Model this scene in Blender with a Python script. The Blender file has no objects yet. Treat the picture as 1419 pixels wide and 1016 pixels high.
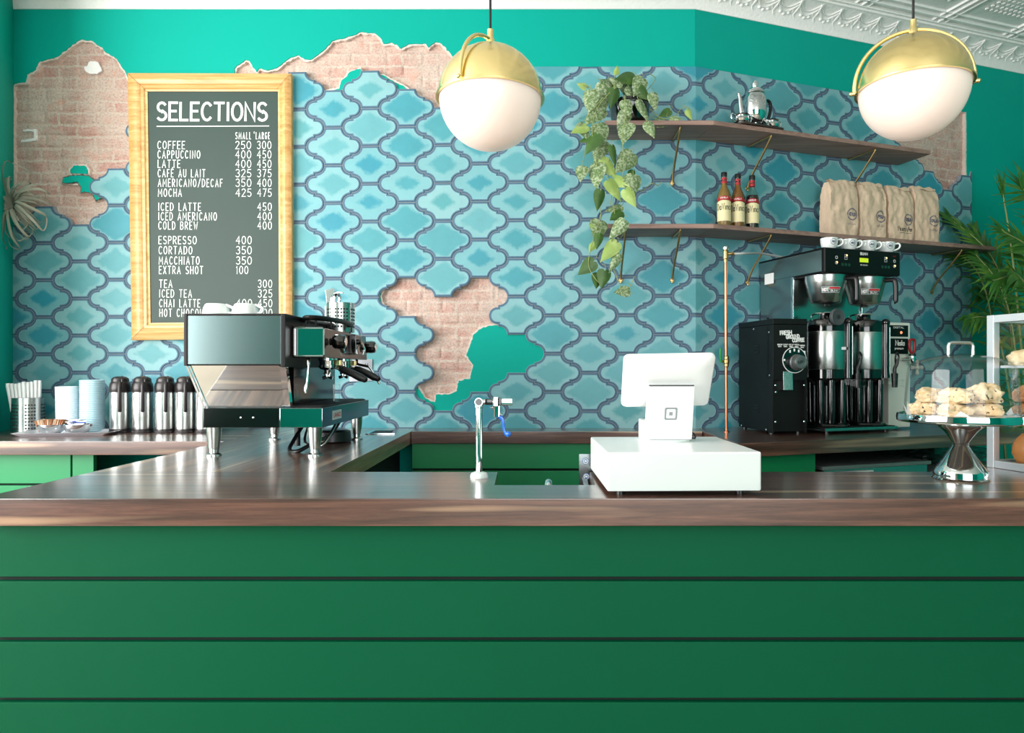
import bpy, bmesh, math, random
from mathutils import Vector, Matrix, noise
C = bpy.context.scene
COL = C.collection
PI = math.pi
# ------------------------------------------------------------------ camera, world, light, exposure
F, U0, V0, CZ = 946.0, 743.0, 512.0, 1.28
cam_d = bpy.data.cameras.new('camera')
cam_d.sensor_width = 36.0
cam_d.lens = 36.0 * F / 1419.0
cam_d.shift_x = (709.5 - U0) / 1419.0
cam_d.shift_y = (V0 - 508.0) / 1419.0
cam_d.clip_start = 0.02
cam = bpy.data.objects.new('camera', cam_d)
cam.location = (0, 0, CZ)
cam.rotation_euler = (PI / 2, 0, 0)
COL.objects.link(cam)
C.camera = cam
C.view_settings.view_transform = 'Standard'
C.view_settings.look = 'None'
C.view_settings.gamma = 1.0
C.view_settings.exposure = 0.05
C.view_settings.use_curve_mapping = False
C.cycles.use_denoising = True
C.cycles.max_bounces = 10
C.cycles.transparent_max_bounces = 16
C.cycles.caustics_reflective = False
C.cycles.caustics_refractive = False
wd = bpy.data.worlds.new('daylight')
wd.use_nodes = True
wd.node_tree.nodes['Background'].inputs['Color'].default_value = (0.93, 0.97, 1.0, 1)
wd.node_tree.nodes['Background'].inputs['Strength'].default_value = 0.85
C.world = wd


def area(name, loc, aim, sx, sy, power, col=(1, 1, 1)):
    d = bpy.data.lights.new(name, 'AREA')
    d.shape = 'RECTANGLE'
    d.size, d.size_y, d.energy, d.color = sx, sy, power, col
    o = bpy.data.objects.new(name, d)
    o.location = loc
    o.rotation_euler = (Vector(aim) - Vector(loc)).to_track_quat('-Z', 'Y').to_euler()
    COL.objects.link(o)
    return o


# daylight coming in through the shop windows on the left and behind the camera
area('window_daylight_left', (-4.38, 0.6, 1.95), (0.5, 3.4, 1.75), 4.2, 2.3, 400, (1.0, 0.985, 0.96))
area('window_daylight_front', (1.0, -3.85, 1.9), (0.9, 3.6, 1.5), 4.0, 2.6, 165, (0.97, 0.99, 1.0))
# ------------------------------------------------------------------ helpers


def lin(c):
    c /= 255.0
    return c / 12.92 if c <= 0.04045 else ((c + 0.055) / 1.055) ** 2.4


def rgb(r, g, b):
    return (lin(r), lin(g), lin(b), 1.0)


def PX(u, v, Y):
    """point seen at photo position (u, v) at distance Y in front of the camera"""
    return Vector(((u - U0) * Y / F, Y, CZ - (v - V0) * Y / F))


BX, BY = 0.896, 3.854          # the vertical line where the back wall bends
PHI = math.radians(19.0)
CP, SP = math.cos(PHI), math.sin(PHI)


def WF(s, t, z):
    """s metres along the angled wall, t metres out from it"""
    return Vector((BX + CP * s + SP * t, BY + SP * s - CP * t, z))


def NT(name):
    m = bpy.data.materials.new(name)
    m.use_nodes = True
    nt = m.node_tree
    b = nt.nodes['Principled BSDF']
    return m, nt, b


def nd(nt, typ, **kw):
    n = nt.nodes.new(typ)
    for k, v in kw.items():
        if k in n.inputs:
            n.inputs[k].default_value = v
        else:
            setattr(n, k, v)
    return n


def mat(name, col, rough=0.5, metal=0.0, var=0.0, vscale=8.0, bump=0.0, bscale=60.0, coat=0.0, emit=0.0, spec=None, stretch=None):
    m, nt, b = NT(name)
    L = nt.links
    b.inputs['Base Color'].default_value = col
    b.inputs['Roughness'].default_value = rough
    b.inputs['Metallic'].default_value = metal
    b.inputs['Coat Weight'].default_value = coat
    if spec is not None:
        b.inputs['Specular IOR Level'].default_value = spec
    if emit:
        b.inputs['Emission Color'].default_value = col
        b.inputs['Emission Strength'].default_value = emit
    tc = nd(nt, 'ShaderNodeTexCoord')
    src = tc.outputs['Object']
    if stretch:
        mp = nd(nt, 'ShaderNodeMapping')
        mp.inputs['Scale'].default_value = stretch
        L.new(src, mp.inputs['Vector'])
        src = mp.outputs['Vector']
    n1 = nd(nt, 'ShaderNodeTexNoise', Scale=vscale, Detail=4.0)
    L.new(src, n1.inputs['Vector'])
    v = max(var, 0.03)
    mr = nd(nt, 'ShaderNodeMapRange')
    mr.inputs['To Min'].default_value = 1.0 - v
    mr.inputs['To Max'].default_value = 1.0 + v
    L.new(n1.outputs['Fac'], mr.inputs['Value'])
    mx = nd(nt, 'ShaderNodeMix', data_type='RGBA', blend_type='MULTIPLY')
    mx.inputs[0].default_value = 1.0
    mx.inputs[6].default_value = col
    L.new(mr.outputs['Result'], mx.inputs[7])
    L.new(mx.outputs[2], b.inputs['Base Color'])
    if bump:
        n2 = nd(nt, 'ShaderNodeTexNoise', Scale=bscale, Detail=5.0)
        L.new(src, n2.inputs['Vector'])
        bp = nd(nt, 'ShaderNodeBump', Strength=bump, Distance=0.01)
        L.new(n2.outputs['Fac'], bp.inputs['Height'])
        L.new(bp.outputs['Normal'], b.inputs['Normal'])
    return m


def wood(name, dark, mid, light, axis=0, plank=0.15, rough=0.32, coat=1.0, sap=0.57):
    m, nt, b = NT(name)
    L = nt.links
    tc = nd(nt, 'ShaderNodeTexCoord')
    sx = nd(nt, 'ShaderNodeSeparateXYZ')
    L.new(tc.outputs['Object'], sx.inputs[0])
    cross = sx.outputs[1 - axis]
    along = sx.outputs[axis]
    dv = nd(nt, 'ShaderNodeMath', operation='DIVIDE')
    dv.inputs[1].default_value = plank
    L.new(cross, dv.inputs[0])
    fl = nd(nt, 'ShaderNodeMath', operation='FLOOR')
    L.new(dv.outputs[0], fl.inputs[0])
    wn = nd(nt, 'ShaderNodeTexWhiteNoise', noise_dimensions='1D')
    L.new(fl.outputs[0], wn.inputs['W'])
    # grain, offset per plank
    mul = nd(nt, 'ShaderNodeMath', operation='MULTIPLY')
    mul.inputs[1].default_value = 7.3
    L.new(wn.outputs['Value'], mul.inputs[0])
    al = nd(nt, 'ShaderNodeMath', operation='MULTIPLY_ADD')
    al.inputs[1].default_value = 1.1
    L.new(along, al.inputs[0])
    L.new(mul.outputs[0], al.inputs[2])
    cb = nd(nt, 'ShaderNodeCombineXYZ')
    L.new(al.outputs[0], cb.inputs[0])
    c8 = nd(nt, 'ShaderNodeMath', operation='MULTIPLY')
    c8.inputs[1].default_value = 22.0
    L.new(cross, c8.inputs[0])
    z8 = nd(nt, 'ShaderNodeMath', operation='MULTIPLY')
    z8.inputs[1].default_value = 22.0
    L.new(sx.outputs[2], z8.inputs[0])
    L.new(c8.outputs[0], cb.inputs[1])
    L.new(z8.outputs[0], cb.inputs[2])
    n1 = nd(nt, 'ShaderNodeTexNoise', Scale=1.6, Detail=7.0, Roughness=0.6, Distortion=0.7)
    L.new(cb.outputs[0], n1.inputs['Vector'])
    n2 = nd(nt, 'ShaderNodeTexNoise', Scale=9.0, Detail=5.0, Roughness=0.7)
    L.new(cb.outputs[0], n2.inputs['Vector'])
    ad = nd(nt, 'ShaderNodeMath', operation='MULTIPLY_ADD')
    ad.inputs[1].default_value = 0.35
    L.new(n2.outputs['Fac'], ad.inputs[0])
    L.new(n1.outputs['Fac'], ad.inputs[2])
    pv = nd(nt, 'ShaderNodeMath', operation='MULTIPLY_ADD')
    pv.inputs[1].default_value = 0.22
    L.new(wn.outputs['Value'], pv.inputs[0])
    L.new(ad.outputs[0], pv.inputs[2])
    cr = nd(nt, 'ShaderNodeValToRGB')
    e = cr.color_ramp.elements
    e[0].position, e[0].color = 0.48, dark
    e[1].position, e[1].color = 0.98, light
    k = e.new(0.70)
    k.color = mid
    L.new(pv.outputs[0], cr.inputs[0])
    # pale sapwood streaks
    n3 = nd(nt, 'ShaderNodeTexNoise', Scale=0.55, Detail=2.0)
    L.new(cb.outputs[0], n3.inputs['Vector'])
    mr = nd(nt, 'ShaderNodeMapRange')
    mr.inputs['From Min'].default_value = sap
    mr.inputs['From Max'].default_value = sap + 0.07
    mr.inputs['To Max'].default_value = 0.6
    L.new(n3.outputs['Fac'], mr.inputs['Value'])
    mx = nd(nt, 'ShaderNodeMix', data_type='RGBA')
    L.new(mr.outputs['Result'], mx.inputs[0])
    L.new(cr.outputs[0], mx.inputs[6])
    mx.inputs[7].default_value = rgb(205, 170, 135)
    L.new(mx.outputs[2], b.inputs['Base Color'])
    b.inputs['Roughness'].default_value = rough
    b.inputs['Coat Weight'].default_value = coat
    b.inputs['Coat Roughness'].default_value = 0.2
    b.inputs['Coat IOR'].default_value = 1.62
    bp = nd(nt, 'ShaderNodeBump', Strength=0.06, Distance=0.004)
    L.new(n2.outputs['Fac'], bp.inputs['Height'])
    L.new(bp.outputs['Normal'], b.inputs['Normal'])
    return m


def glass(name, tint=(1, 1, 1, 1), refl=1.0, rough=0.02):
    m, nt, b = NT(name)
    nt.nodes.remove(b)
    out = nt.nodes['Material Output']
    tr = nd(nt, 'ShaderNodeBsdfTransparent')
    tr.inputs['Color'].default_value = tint
    gl = nd(nt, 'ShaderNodeBsdfGlossy')
    gl.inputs['Roughness'].default_value = rough
    fr = nd(nt, 'ShaderNodeLayerWeight')
    fr.inputs['Blend'].default_value = 0.5
    pw = nd(nt, 'ShaderNodeMath', operation='POWER')
    pw.inputs[1].default_value = 4.5
    nt.links.new(fr.outputs['Facing'], pw.inputs[0])
    ml = nd(nt, 'ShaderNodeMath', operation='MULTIPLY_ADD')
    ml.inputs[1].default_value = 0.6 * refl
    ml.inputs[2].default_value = 0.022 * refl
    nt.links.new(pw.outputs[0], ml.inputs[0])
    mx = nd(nt, 'ShaderNodeMixShader')
    nt.links.new(ml.outputs[0], mx.inputs[0])
    nt.links.new(tr.outputs[0], mx.inputs[1])
    nt.links.new(gl.outputs[0], mx.inputs[2])
    nt.links.new(mx.outputs[0], out.inputs['Surface'])
    return m


class MB:
    """collects shapes in world (or local) metres and links them as one mesh object"""

    def __init__(self):
        self.bm = bmesh.new()
        self.mi = 0
        self.bev = False
        self.M = Matrix.Identity(4)

    def V(self, p):
        return self.bm.verts.new(self.M @ Vector(p))

    def face(self, vs):
        try:
            f = self.bm.faces.new(vs)
            f.material_index = self.mi
            return f
        except ValueError:
            return None

    def poly(self, pts):
        return self.face([self.V(p) for p in pts])

    def box(self, lo, hi, bev=0.0, seg=2, rotz=0.0, about=None):
        x0, y0, z0 = lo
        x1, y1, z1 = hi
        c = Vector(about) if about else Vector(((x0 + x1) / 2, (y0 + y1) / 2, (z0 + z1) / 2))
        R = Matrix.Translation(c) @ Matrix.Rotation(rotz, 4, 'Z') @ Matrix.Translation(-c)
        P = [(x0, y0, z0), (x1, y0, z0), (x1, y1, z0), (x0, y1, z0), (x0, y0, z1), (x1, y0, z1), (x1, y1, z1), (x0, y1, z1)]
        return self.hexa([R @ Vector(p) for p in P], bev, seg)

    def hexa(self, P, bev=0.0, seg=2):
        v = [self.V(p) for p in P]
        fs = [self.face([v[i] for i in q]) for q in ((3, 2, 1, 0), (4, 5, 6, 7), (0, 1, 5, 4), (1, 2, 6, 5), (2, 3, 7, 6), (3, 0, 4, 7))]
        if bev:
            self.bev = True
            es = list({e for f in fs if f for e in f.edges})
            r = bmesh.ops.bevel(self.bm, geom=es, offset=bev, segments=seg, profile=0.5, affect='EDGES', clamp_overlap=True)
            for f in r['faces']:
                f.material_index = self.mi
        return self

    def prism(self, pts, z0, z1, bev=0.0):
        """polygon in XY extruded in z"""
        lo = [self.V((p[0], p[1], z0)) for p in pts]
        hi = [self.V((p[0], p[1], z1)) for p in pts]
        n = len(pts)
        fs = [self.face(hi), self.face(lo[::-1])]
        for i in range(n):
            fs.append(self.face([lo[i], lo[(i + 1) % n], hi[(i + 1) % n], hi[i]]))
        if bev:
            self.bev = True
            es = list({e for f in fs if f for e in f.edges})
            bmesh.ops.bevel(self.bm, geom=es, offset=bev, segments=2, profile=0.5, affect='EDGES', clamp_overlap=True)
        return self

    def frame(self, d):
        d = Vector(d).normalized()
        a = Vector((0, 0, 1)) if abs(d.z) < 0.9 else Vector((1, 0, 0))
        x = d.cross(a).normalized()
        return x, d.cross(x).normalized()

    def tube(self, pts, r, n=10, cap=True, smooth=0):
        pts = [Vector(p) for p in pts]
        if smooth:
            pts = catmull(pts, smooth)
        rs = r if isinstance(r, (list, tuple)) else [r] * len(pts)
        if len(rs) != len(pts):
            rs = [rs[0] + (rs[-1] - rs[0]) * i / (len(pts) - 1) for i in range(len(pts))]
        rings = []
        px = None
        for i, p in enumerate(pts):
            d = (pts[min(i + 1, len(pts) - 1)] - pts[max(i - 1, 0)])
            if d.length < 1e-9:
                d = Vector((0, 0, 1))
            d.normalize()
            if px is None:
                x, y = self.frame(d)
            else:
                x = (px - d * px.dot(d))
                x = x.normalized() if x.length > 1e-6 else self.frame(d)[0]
                y = d.cross(x)
            px = x
            rings.append([self.V(p + (x * math.cos(2 * PI * k / n) + y * math.sin(2 * PI * k / n)) * rs[i]) for k in range(n)])
        for a, b in zip(rings, rings[1:]):
            for k in range(n):
                self.face([a[k], a[(k + 1) % n], b[(k + 1) % n], b[k]])
        if cap:
            self.face(rings[0][::-1])
            self.face(rings[-1])
        return self

    def cyl(self, p0, p1, r0, r1=None, n=20):
        return self.tube([p0, p1], [r0, r1 if r1 is not None else r0], n)

    def lathe(self, prof, c=(0, 0, 0), n=32, axis=None, closed=False):
        """profile of (radius, height) turned about an axis through c"""
        c = Vector(c)
        ax = Vector(axis).normalized() if axis else Vector((0, 0, 1))
        x, y = self.frame(ax) if axis else (Vector((1, 0, 0)), Vector((0, 1, 0)))
        rings = []
        for r, h in prof:
            if r < 1e-6:
                rings.append([self.V(c + ax * h)])
            else:
                rings.append([self.V(c + ax * h + (x * math.cos(2 * PI * k / n) + y * math.sin(2 * PI * k / n)) * r) for k in range(n)])
        prs = list(zip(rings, rings[1:]))
        if closed:
            prs.append((rings[-1], rings[0]))
        for a, b in prs:
            for k in range(n):
                q = [a[k % len(a)], a[(k + 1) % len(a)], b[(k + 1) % len(b)], b[k % len(b)]]
                u = []
                for w in q:
                    if w not in u:
                        u.append(w)
                if len(u) >= 3:
                    self.face(u)
        return self

    def ball(self, c, r, n=16, sq=(1, 1, 1)):
        pr = [(math.sin(PI * i / (n // 2)), -math.cos(PI * i / (n // 2))) for i in range(n // 2 + 1)]
        old = self.M
        self.M = old @ Matrix.Translation(Vector(c)) @ Matrix.Diagonal((r * sq[0], r * sq[1], r * sq[2], 1))
        self.lathe(pr, n=n)
        self.M = old
        return self

    def ribbon(self, pts, w, nrm, taper=None):
        """flat strip following pts"""
        pts = [Vector(p) for p in pts]
        L_, R_ = [], []
        n = len(pts)
        for i, p in enumerate(pts):
            d = (pts[min(i + 1, n - 1)] - pts[max(i - 1, 0)]).normalized()
            s = d.cross(Vector(nrm)).normalized()
            ww = w * (taper(i / (n - 1)) if taper else 1.0) / 2
            L_.append(self.V(p - s * ww))
            R_.append(self.V(p + s * ww))
        for i in range(n - 1):
            self.face([L_[i], R_[i], R_[i + 1], L_[i + 1]])
        return self

    def build(self, name, mats, parent=None, smooth=28.0, rec=True):
        bm = self.bm
        if rec:
            bmesh.ops.recalc_face_normals(bm, faces=bm.faces[:])
        root = parent
        while root is not None and root.parent is not None:
            root = root.parent
        if root is not None:
            inv = (Matrix.Translation(root.location) @ root.rotation_euler.to_matrix().to_4x4()).inverted()
            bm.transform(inv)
        me = bpy.data.meshes.new(name)
        bm.to_mesh(me)
        bm.free()
        for m in (mats if isinstance(mats, (list, tuple)) else [mats]):
            me.materials.append(m)
        if smooth:
            me.shade_smooth()
            me.set_sharp_from_angle(angle=math.radians(smooth))
        o = bpy.data.objects.new(name, me)
        COL.objects.link(o)
        if parent is not None:
            o.parent = parent
        if self.bev and smooth:
            w = o.modifiers.new('weighted_normals', 'WEIGHTED_NORMAL')
            w.keep_sharp = True
        return o


def catmull(P, k):
    out = []
    n = len(P)
    for i in range(n - 1):
        p0, p1, p2, p3 = P[max(i - 1, 0)], P[i], P[i + 1], P[min(i + 2, n - 1)]
        for j in range(k):
            t = j / k
            out.append(0.5 * ((2 * p1) + (p2 - p0) * t + (2 * p0 - 5 * p1 + 4 * p2 - p3) * t * t + (3 * p1 - p0 - 3 * p2 + p3) * t ** 3))
    out.append(P[-1])
    return out


def thing(name, label, cat, loc=(0, 0, 0), rotz=0.0, group=None):
    o = bpy.data.objects.new(name, None)
    o.empty_display_size = 0.05
    COL.objects.link(o)
    o.location = loc
    o.rotation_euler = (0, 0, rotz)
    return tag(o, label, cat, group)


def tag(o, label, cat, group=None):
    o['label'] = label
    o['category'] = cat
    if group:
        o['group'] = group
    return o


def struct(o):
    o['kind'] = 'structure'
    return o


def dup(root, loc, rotz=None, label=None):
    r = root.copy()
    COL.objects.link(r)
    r.location = loc
    if rotz is not None:
        r.rotation_euler = (0, 0, rotz)
    if label:
        r['label'] = label
    for ch in list(root.children):
        c = ch.copy()
        COL.objects.link(c)
        c.parent = r
        for g in list(ch.children):
            d = g.copy()
            COL.objects.link(d)
            d.parent = c
    return r


# ---- hand lettering: every glyph is a few pen strokes in a box one unit high
def arc(cx, cy, rx, ry, a0, a1, n=10):
    return [(cx + rx * math.cos(math.radians(a0 + (a1 - a0) * i / n)), cy + ry * math.sin(math.radians(a0 + (a1 - a0) * i / n))) for i in range(n + 1)]


GL = {
    'A': (0.52, [[(0, 0), (0.26, 1), (0.52, 0)], [(0.09, 0.33), (0.43, 0.33)]]),
    'B': (0.44, [[(0, 0), (0, 1)], [(0, 1)] + arc(0.18, 0.76, 0.22, 0.24, 90, -90) + [(0, 0.52)], [(0, 0.52)] + arc(0.2, 0.26, 0.24, 0.26, 90, -90) + [(0, 0)]]),
    'C': (0.46, [arc(0.25, 0.5, 0.25, 0.5, 45, 315, 14)]),
    'D': (0.46, [[(0, 0), (0, 1)] + arc(0.14, 0.5, 0.32, 0.5, 90, -90) + [(0, 0)]]),
    'E': (0.38, [[(0.38, 0), (0, 0), (0, 1), (0.38, 1)], [(0, 0.52), (0.32, 0.52)]]),
    'F': (0.36, [[(0, 0), (0, 1), (0.36, 1)], [(0, 0.52), (0.3, 0.52)]]),
    'G': (0.48, [arc(0.25, 0.5, 0.25, 0.5, 45, 350, 14) + [(0.5, 0.45), (0.3, 0.45)]]),
    'H': (0.46, [[(0, 0), (0, 1)], [(0.46, 0), (0.46, 1)], [(0, 0.5), (0.46, 0.5)]]),
    'I': (0.08, [[(0.04, 0), (0.04, 1)]]),
    'K': (0.46, [[(0, 0), (0, 1)], [(0.44, 1), (0.02, 0.45)], [(0.14, 0.6), (0.46, 0)]]),
    'L': (0.36, [[(0, 1), (0, 0), (0.36, 0)]]),
    'M': (0.60, [[(0, 0), (0.02, 1), (0.30, 0.32), (0.58, 1), (0.60, 0)]]),
    'N': (0.46, [[(0, 0), (0, 1), (0.46, 0), (0.46, 1)]]),
    'O': (0.5, [arc(0.25, 0.5, 0.25, 0.5, 0, 360, 18)]),
    'P': (0.42, [[(0, 0), (0, 1)], [(0, 1)] + arc(0.16, 0.73, 0.26, 0.27, 90, -90) + [(0, 0.46)]]),
    'R': (0.44, [[(0, 0), (0, 1)], [(0, 1)] + arc(0.16, 0.74, 0.26, 0.26, 90, -90) + [(0, 0.48)], [(0.16, 0.48), (0.44, 0)]]),
    'S': (0.44, [arc(0.22, 0.75, 0.2, 0.25, 35, 270, 9) + arc(0.22, 0.25, 0.22, 0.25, 90, -145, 9)]),
    'T': (0.46, [[(0, 1), (0.46, 1)], [(0.23, 1), (0.23, 0)]]),
    'U': (0.44, [[(0, 1)] + arc(0.22, 0.25, 0.22, 0.25, 180, 360) + [(0.44, 1)]]),
    'V': (0.46, [[(0, 1), (0.23, 0), (0.46, 1)]]),
    'W': (0.6, [[(0, 1), (0.14, 0), (0.3, 0.7), (0.46, 0), (0.6, 1)]]),
    'X': (0.44, [[(0, 1), (0.44, 0)], [(0, 0), (0.44, 1)]]),
    'Z': (0.42, [[(0, 1), (0.42, 1), (0, 0), (0.42, 0)]]),
    '0': (0.46, [arc(0.23, 0.5, 0.23, 0.5, 0, 360, 16)]),
    '1': (0.16, [[(0.0, 0.82), (0.1, 1), (0.1, 0)]]),
    '2': (0.42, [arc(0.2, 0.76, 0.2, 0.24, 165, -30, 8) + [(0, 0), (0.42, 0)]]),
    '3': (0.42, [arc(0.2, 0.76, 0.2, 0.24, 150, -85, 9), arc(0.2, 0.27, 0.22, 0.27, 85, -150, 9)]),
    '4': (0.46, [[(0.34, 0), (0.34, 1), (0, 0.35), (0.46, 0.35)]]),
    '5': (0.42, [[(0.4, 1), (0.06, 1), (0.03, 0.56)] + arc(0.2, 0.3, 0.22, 0.3, 110, -140, 9)]),
    '7': (0.42, [[(0, 1), (0.42, 1), (0.14, 0)]]),
    '/': (0.4, [[(0, -0.05), (0.4, 1.05)]]),
    "'": (0.06, [[(0.03, 1.1), (0.03, 0.85)]]),
    'i': (0.06, [[(0.03, 0), (0.03, 0.6)]]),
    'a': (0.36, [arc(0.17, 0.3, 0.17, 0.3, 0, 360, 10), [(0.35, 0.6), (0.36, 0)]]),
    'n': (0.34, [[(0, 0), (0, 0.6)], [(0, 0.4)] + arc(0.17, 0.4, 0.17, 0.2, 160, 0, 6) + [(0.34, 0)]]),
    'e': (0.36, [[(0, 0.32), (0.36, 0.32)] + arc(0.18, 0.3, 0.18, 0.3, 0, 310, 10)]),
    'r': (0.24, [[(0, 0), (0, 0.6)], [(0, 0.4), (0.1, 0.58), (0.24, 0.58)]]),
    'o': (0.36, [arc(0.18, 0.3, 0.18, 0.3, 0, 360, 12)]),
    'c': (0.34, [arc(0.18, 0.3, 0.18, 0.3, 45, 315, 10)]),
    'v': (0.34, [[(0, 0.6), (0.17, 0), (0.34, 0.6)]]),
    'u': (0.34, [[(0, 0.6)] + arc(0.17, 0.2, 0.17, 0.2, 180, 360, 6) + [(0.34, 0.6)]]),
    'x': (0.34, [[(0, 0.6), (0.34, 0)], [(0, 0), (0.34, 0.6)]]),
    't': (0.26, [[(0.12, 0.9), (0.12, 0), (0.26, 0)], [(0, 0.6), (0.26, 0.6)]]),
    'l': (0.06, [[(0.03, 0), (0.03, 1)]]),
    's': (0.32, [[(0.32, 0.52), (0.16, 0.6), (0.02, 0.46), (0.3, 0.16), (0.16, 0), (0, 0.08)]]),
    'p': (0.36, [[(0, 0.6), (0, -0.3)], arc(0.18, 0.3, 0.18, 0.3, 0, 360, 10)]),
    'm': (0.5, [[(0, 0), (0, 0.6)], arc(0.125, 0.4, 0.125, 0.2, 180, 0, 6) + [(0.25, 0)], arc(0.375, 0.4, 0.125, 0.2, 180, 0, 6) + [(0.5, 0)]]),
    ' ': (0.26, []),
}
GL['\u00c9'] = (0.38, GL['E'][1] + [[(0.14, 1.1), (0.28, 1.28)]])


def text_width(s, h, sp=0.16, wx=1.0):
    return sum((GL[ch][0] * wx + sp) * h for ch in s) - sp * h


def lettering(mb, s, O, ex, ey, h, sw, sp=0.16, wx=1.0, width=None):
    """writes s from the point O along ex, upright along ey; sw = stroke width"""
    O, ex, ey = Vector(O), Vector(ex).normalized(), Vector(ey).normalized()
    nrm = ex.cross(ey)
    if width:
        w0 = sum(GL[ch][0] for ch in s) * h
        wx = (width - sp * h * (len(s) - 1)) / w0
    x = 0.0
    for ch in s:
        g = GL[ch]
        for si, st in enumerate(g[1]):
            pts = [O + nrm * (0.00004 * si) + ex * (x + p[0] * h * wx) + ey * (p[1] * h) for p in st]
            stroke(mb, pts, sw, nrm)
        x += (g[0] * wx + sp) * h
    return x


def stroke(mb, pts, sw, nrm):
    n = len(pts)
    closed = (pts[0] - pts[-1]).length < 1e-5 and n > 3
    L_, R_ = [], []
    if not closed:
        pts = list(pts)
        pts[0] = pts[0] + (pts[0] - pts[1]).normalized() * sw * 0.35
        pts[-1] = pts[-1] + (pts[-1] - pts[-2]).normalized() * sw * 0.35
    for i in range(n):
        a = pts[i - 1] if i > 0 else (pts[-2] if closed else None)
        b = pts[i + 1] if i < n - 1 else (pts[1] if closed else None)
        d1 = (pts[i] - a).normalized() if a is not None else (b - pts[i]).normalized()
        d2 = (b - pts[i]).normalized() if b is not None else d1
        t = d1 + d2
        t = t.normalized() if t.length > 0.2 else d1
        s = t.cross(nrm).normalized()
        m = 1.0 / max(0.55, abs(s.dot(d1.cross(nrm).normalized())))
        L_.append(mb.V(pts[i] - s * sw * 0.5 * m))
        R_.append(mb.V(pts[i] + s * sw * 0.5 * m))
    for i in range(n - 1):
        mb.face([L_[i], R_[i], R_[i + 1], L_[i + 1]])


# ------------------------------------------------------------------ materials
TEAL = mat('teal_wall_paint', rgb(0, 164, 148), 0.62, spec=0.15, var=0.05, vscale=1.5, bump=0.12, bscale=25)
PLASTER = mat('broken_plaster', rgb(232, 214, 204), 0.9, var=0.12, vscale=60, bump=0.8, bscale=120)
GREEN = mat('green_board_paint', rgb(0, 80, 52), 0.55, var=0.06, vscale=2.0, bump=0.10, bscale=18, spec=0.12)
GREEN_IN = mat('green_cabinet_paint', rgb(10, 128, 76), 0.45, var=0.05, vscale=3)
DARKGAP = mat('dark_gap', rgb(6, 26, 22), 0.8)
WHITE_TIN = mat('white_painted_tin', rgb(244, 244, 242), 0.5, var=0.04, vscale=6, bump=0.35, bscale=45)
CORNICE = mat('white_cornice_paint', rgb(240, 239, 236), 0.55, var=0.04, vscale=20, bump=0.3, bscale=60)
FLOOR = mat('pale_wood_floor', rgb(176, 160, 142), 0.6, var=0.2, vscale=3)  # floor tone lightened to bounce more light onto the ceiling and shelf undersides
WALLW = mat('white_wall_paint', rgb(200, 198, 192), 0.7)
BLACK = mat('black_plastic', rgb(16, 16, 17), 0.35)
BLACKG = mat('black_gloss', rgb(8, 8, 9), 0.12, coat=0.5)
BLACKM = mat('black_powder_coat', rgb(6, 6, 7), 0.45, spec=0.3)
BROWNBK = mat('dark_brown_plastic', rgb(38, 32, 34), 0.33)
CHROME = mat('chrome', rgb(225, 228, 230), 0.06, 1.0)
STEEL = mat('brushed_steel', rgb(190, 192, 190), 0.26, 1.0, var=0.10, vscale=30, stretch=(1, 1, 14))
STEELH = mat('brushed_steel_sheet', rgb(160, 170, 170), 0.24, 1.0, var=0.06, vscale=20, stretch=(14, 14, 1))
MIRROR = mat('polished_steel', rgb(205, 210, 210), 0.03, 1.0)
ALU = mat('satin_aluminium', rgb(205, 208, 214), 0.32, 1.0, var=0.05)
BRASS = mat('polished_brass', rgb(248, 224, 158), 0.24, 1.0, var=0.04, vscale=6)
BRASSD = mat('aged_brass', rgb(190, 160, 108), 0.36, 1.0, var=0.15, vscale=40)
COPPER = mat('copper', rgb(206, 132, 98), 0.28, 1.0, var=0.18, vscale=25)
WHITEP = mat('white_plastic', rgb(238, 240, 239), 0.28)
WHITED = mat('pale_grey_plastic', rgb(208, 218, 215), 0.35)
WHITEC = mat('white_glazed_ceramic', rgb(236, 240, 238), 0.15, coat=0.5)
PAPER = mat('white_paper', rgb(240, 242, 242), 0.8)
INK = mat('grey_print', rgb(140, 146, 148), 0.5)
BLUEINK = mat('navy_print', rgb(58, 70, 108), 0.6)
REDP = mat('red_print', rgb(196, 36, 44), 0.5)
WHITEINK = mat('white_print', rgb(238, 238, 235), 0.6)
CHALK = mat('white_chalk_paint', rgb(240, 243, 240), 0.85, var=0.06, vscale=50)
WALNUT = wood('walnut_along', rgb(44, 26, 21), rgb(82, 52, 43), rgb(122, 84, 68), 0, 0.152, sap=0.63)
WALNUTY = wood('walnut_across', rgb(56, 35, 28), rgb(100, 68, 54), rgb(154, 114, 92), 1, 0.19)
SHELFW = wood('walnut_shelf', rgb(104, 78, 70), rgb(140, 110, 100), rgb(170, 140, 126), 0, 0.4, rough=0.5, coat=0.0, sap=0.8)
PINE = wood('pine_frame', rgb(186, 128, 66), rgb(216, 164, 98), rgb(236, 200, 142), 0, 0.5, rough=0.4, coat=0.1, sap=0.9)
GLASS = glass('clear_glass')
ACRYL = glass('clear_acrylic', refl=0.8)
# ------------------------------------------------------------------ room shell
WPX = 245.5                      # photo pixels per metre on the back wall


def wall_pt(p, d, z):
    """p = metres along the back wall from the bend (negative to the left), d = out from the plaster face"""
    if abs(p) < 1e-6:
        return Vector((BX + d * math.tan(PHI / 2), BY - d, z))
    if p < 0:
        return Vector((BX + p, BY - d, z))
    return WF(p, d, z)


def pz(u, v):
    return ((u - 963.0) / WPX, CZ - (v - 512.0) / WPX)


PL = (16.0 - 963.0) / WPX        # left end of the back wall
ZTILE = CZ + (512 - 93.5) / WPX  # top of the tiled field
ZTOP = CZ + 500 / WPX            # top of the teal band
ZCEIL = 3.455
PR = 2.105                       # right end of tile along the angled wall

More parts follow.
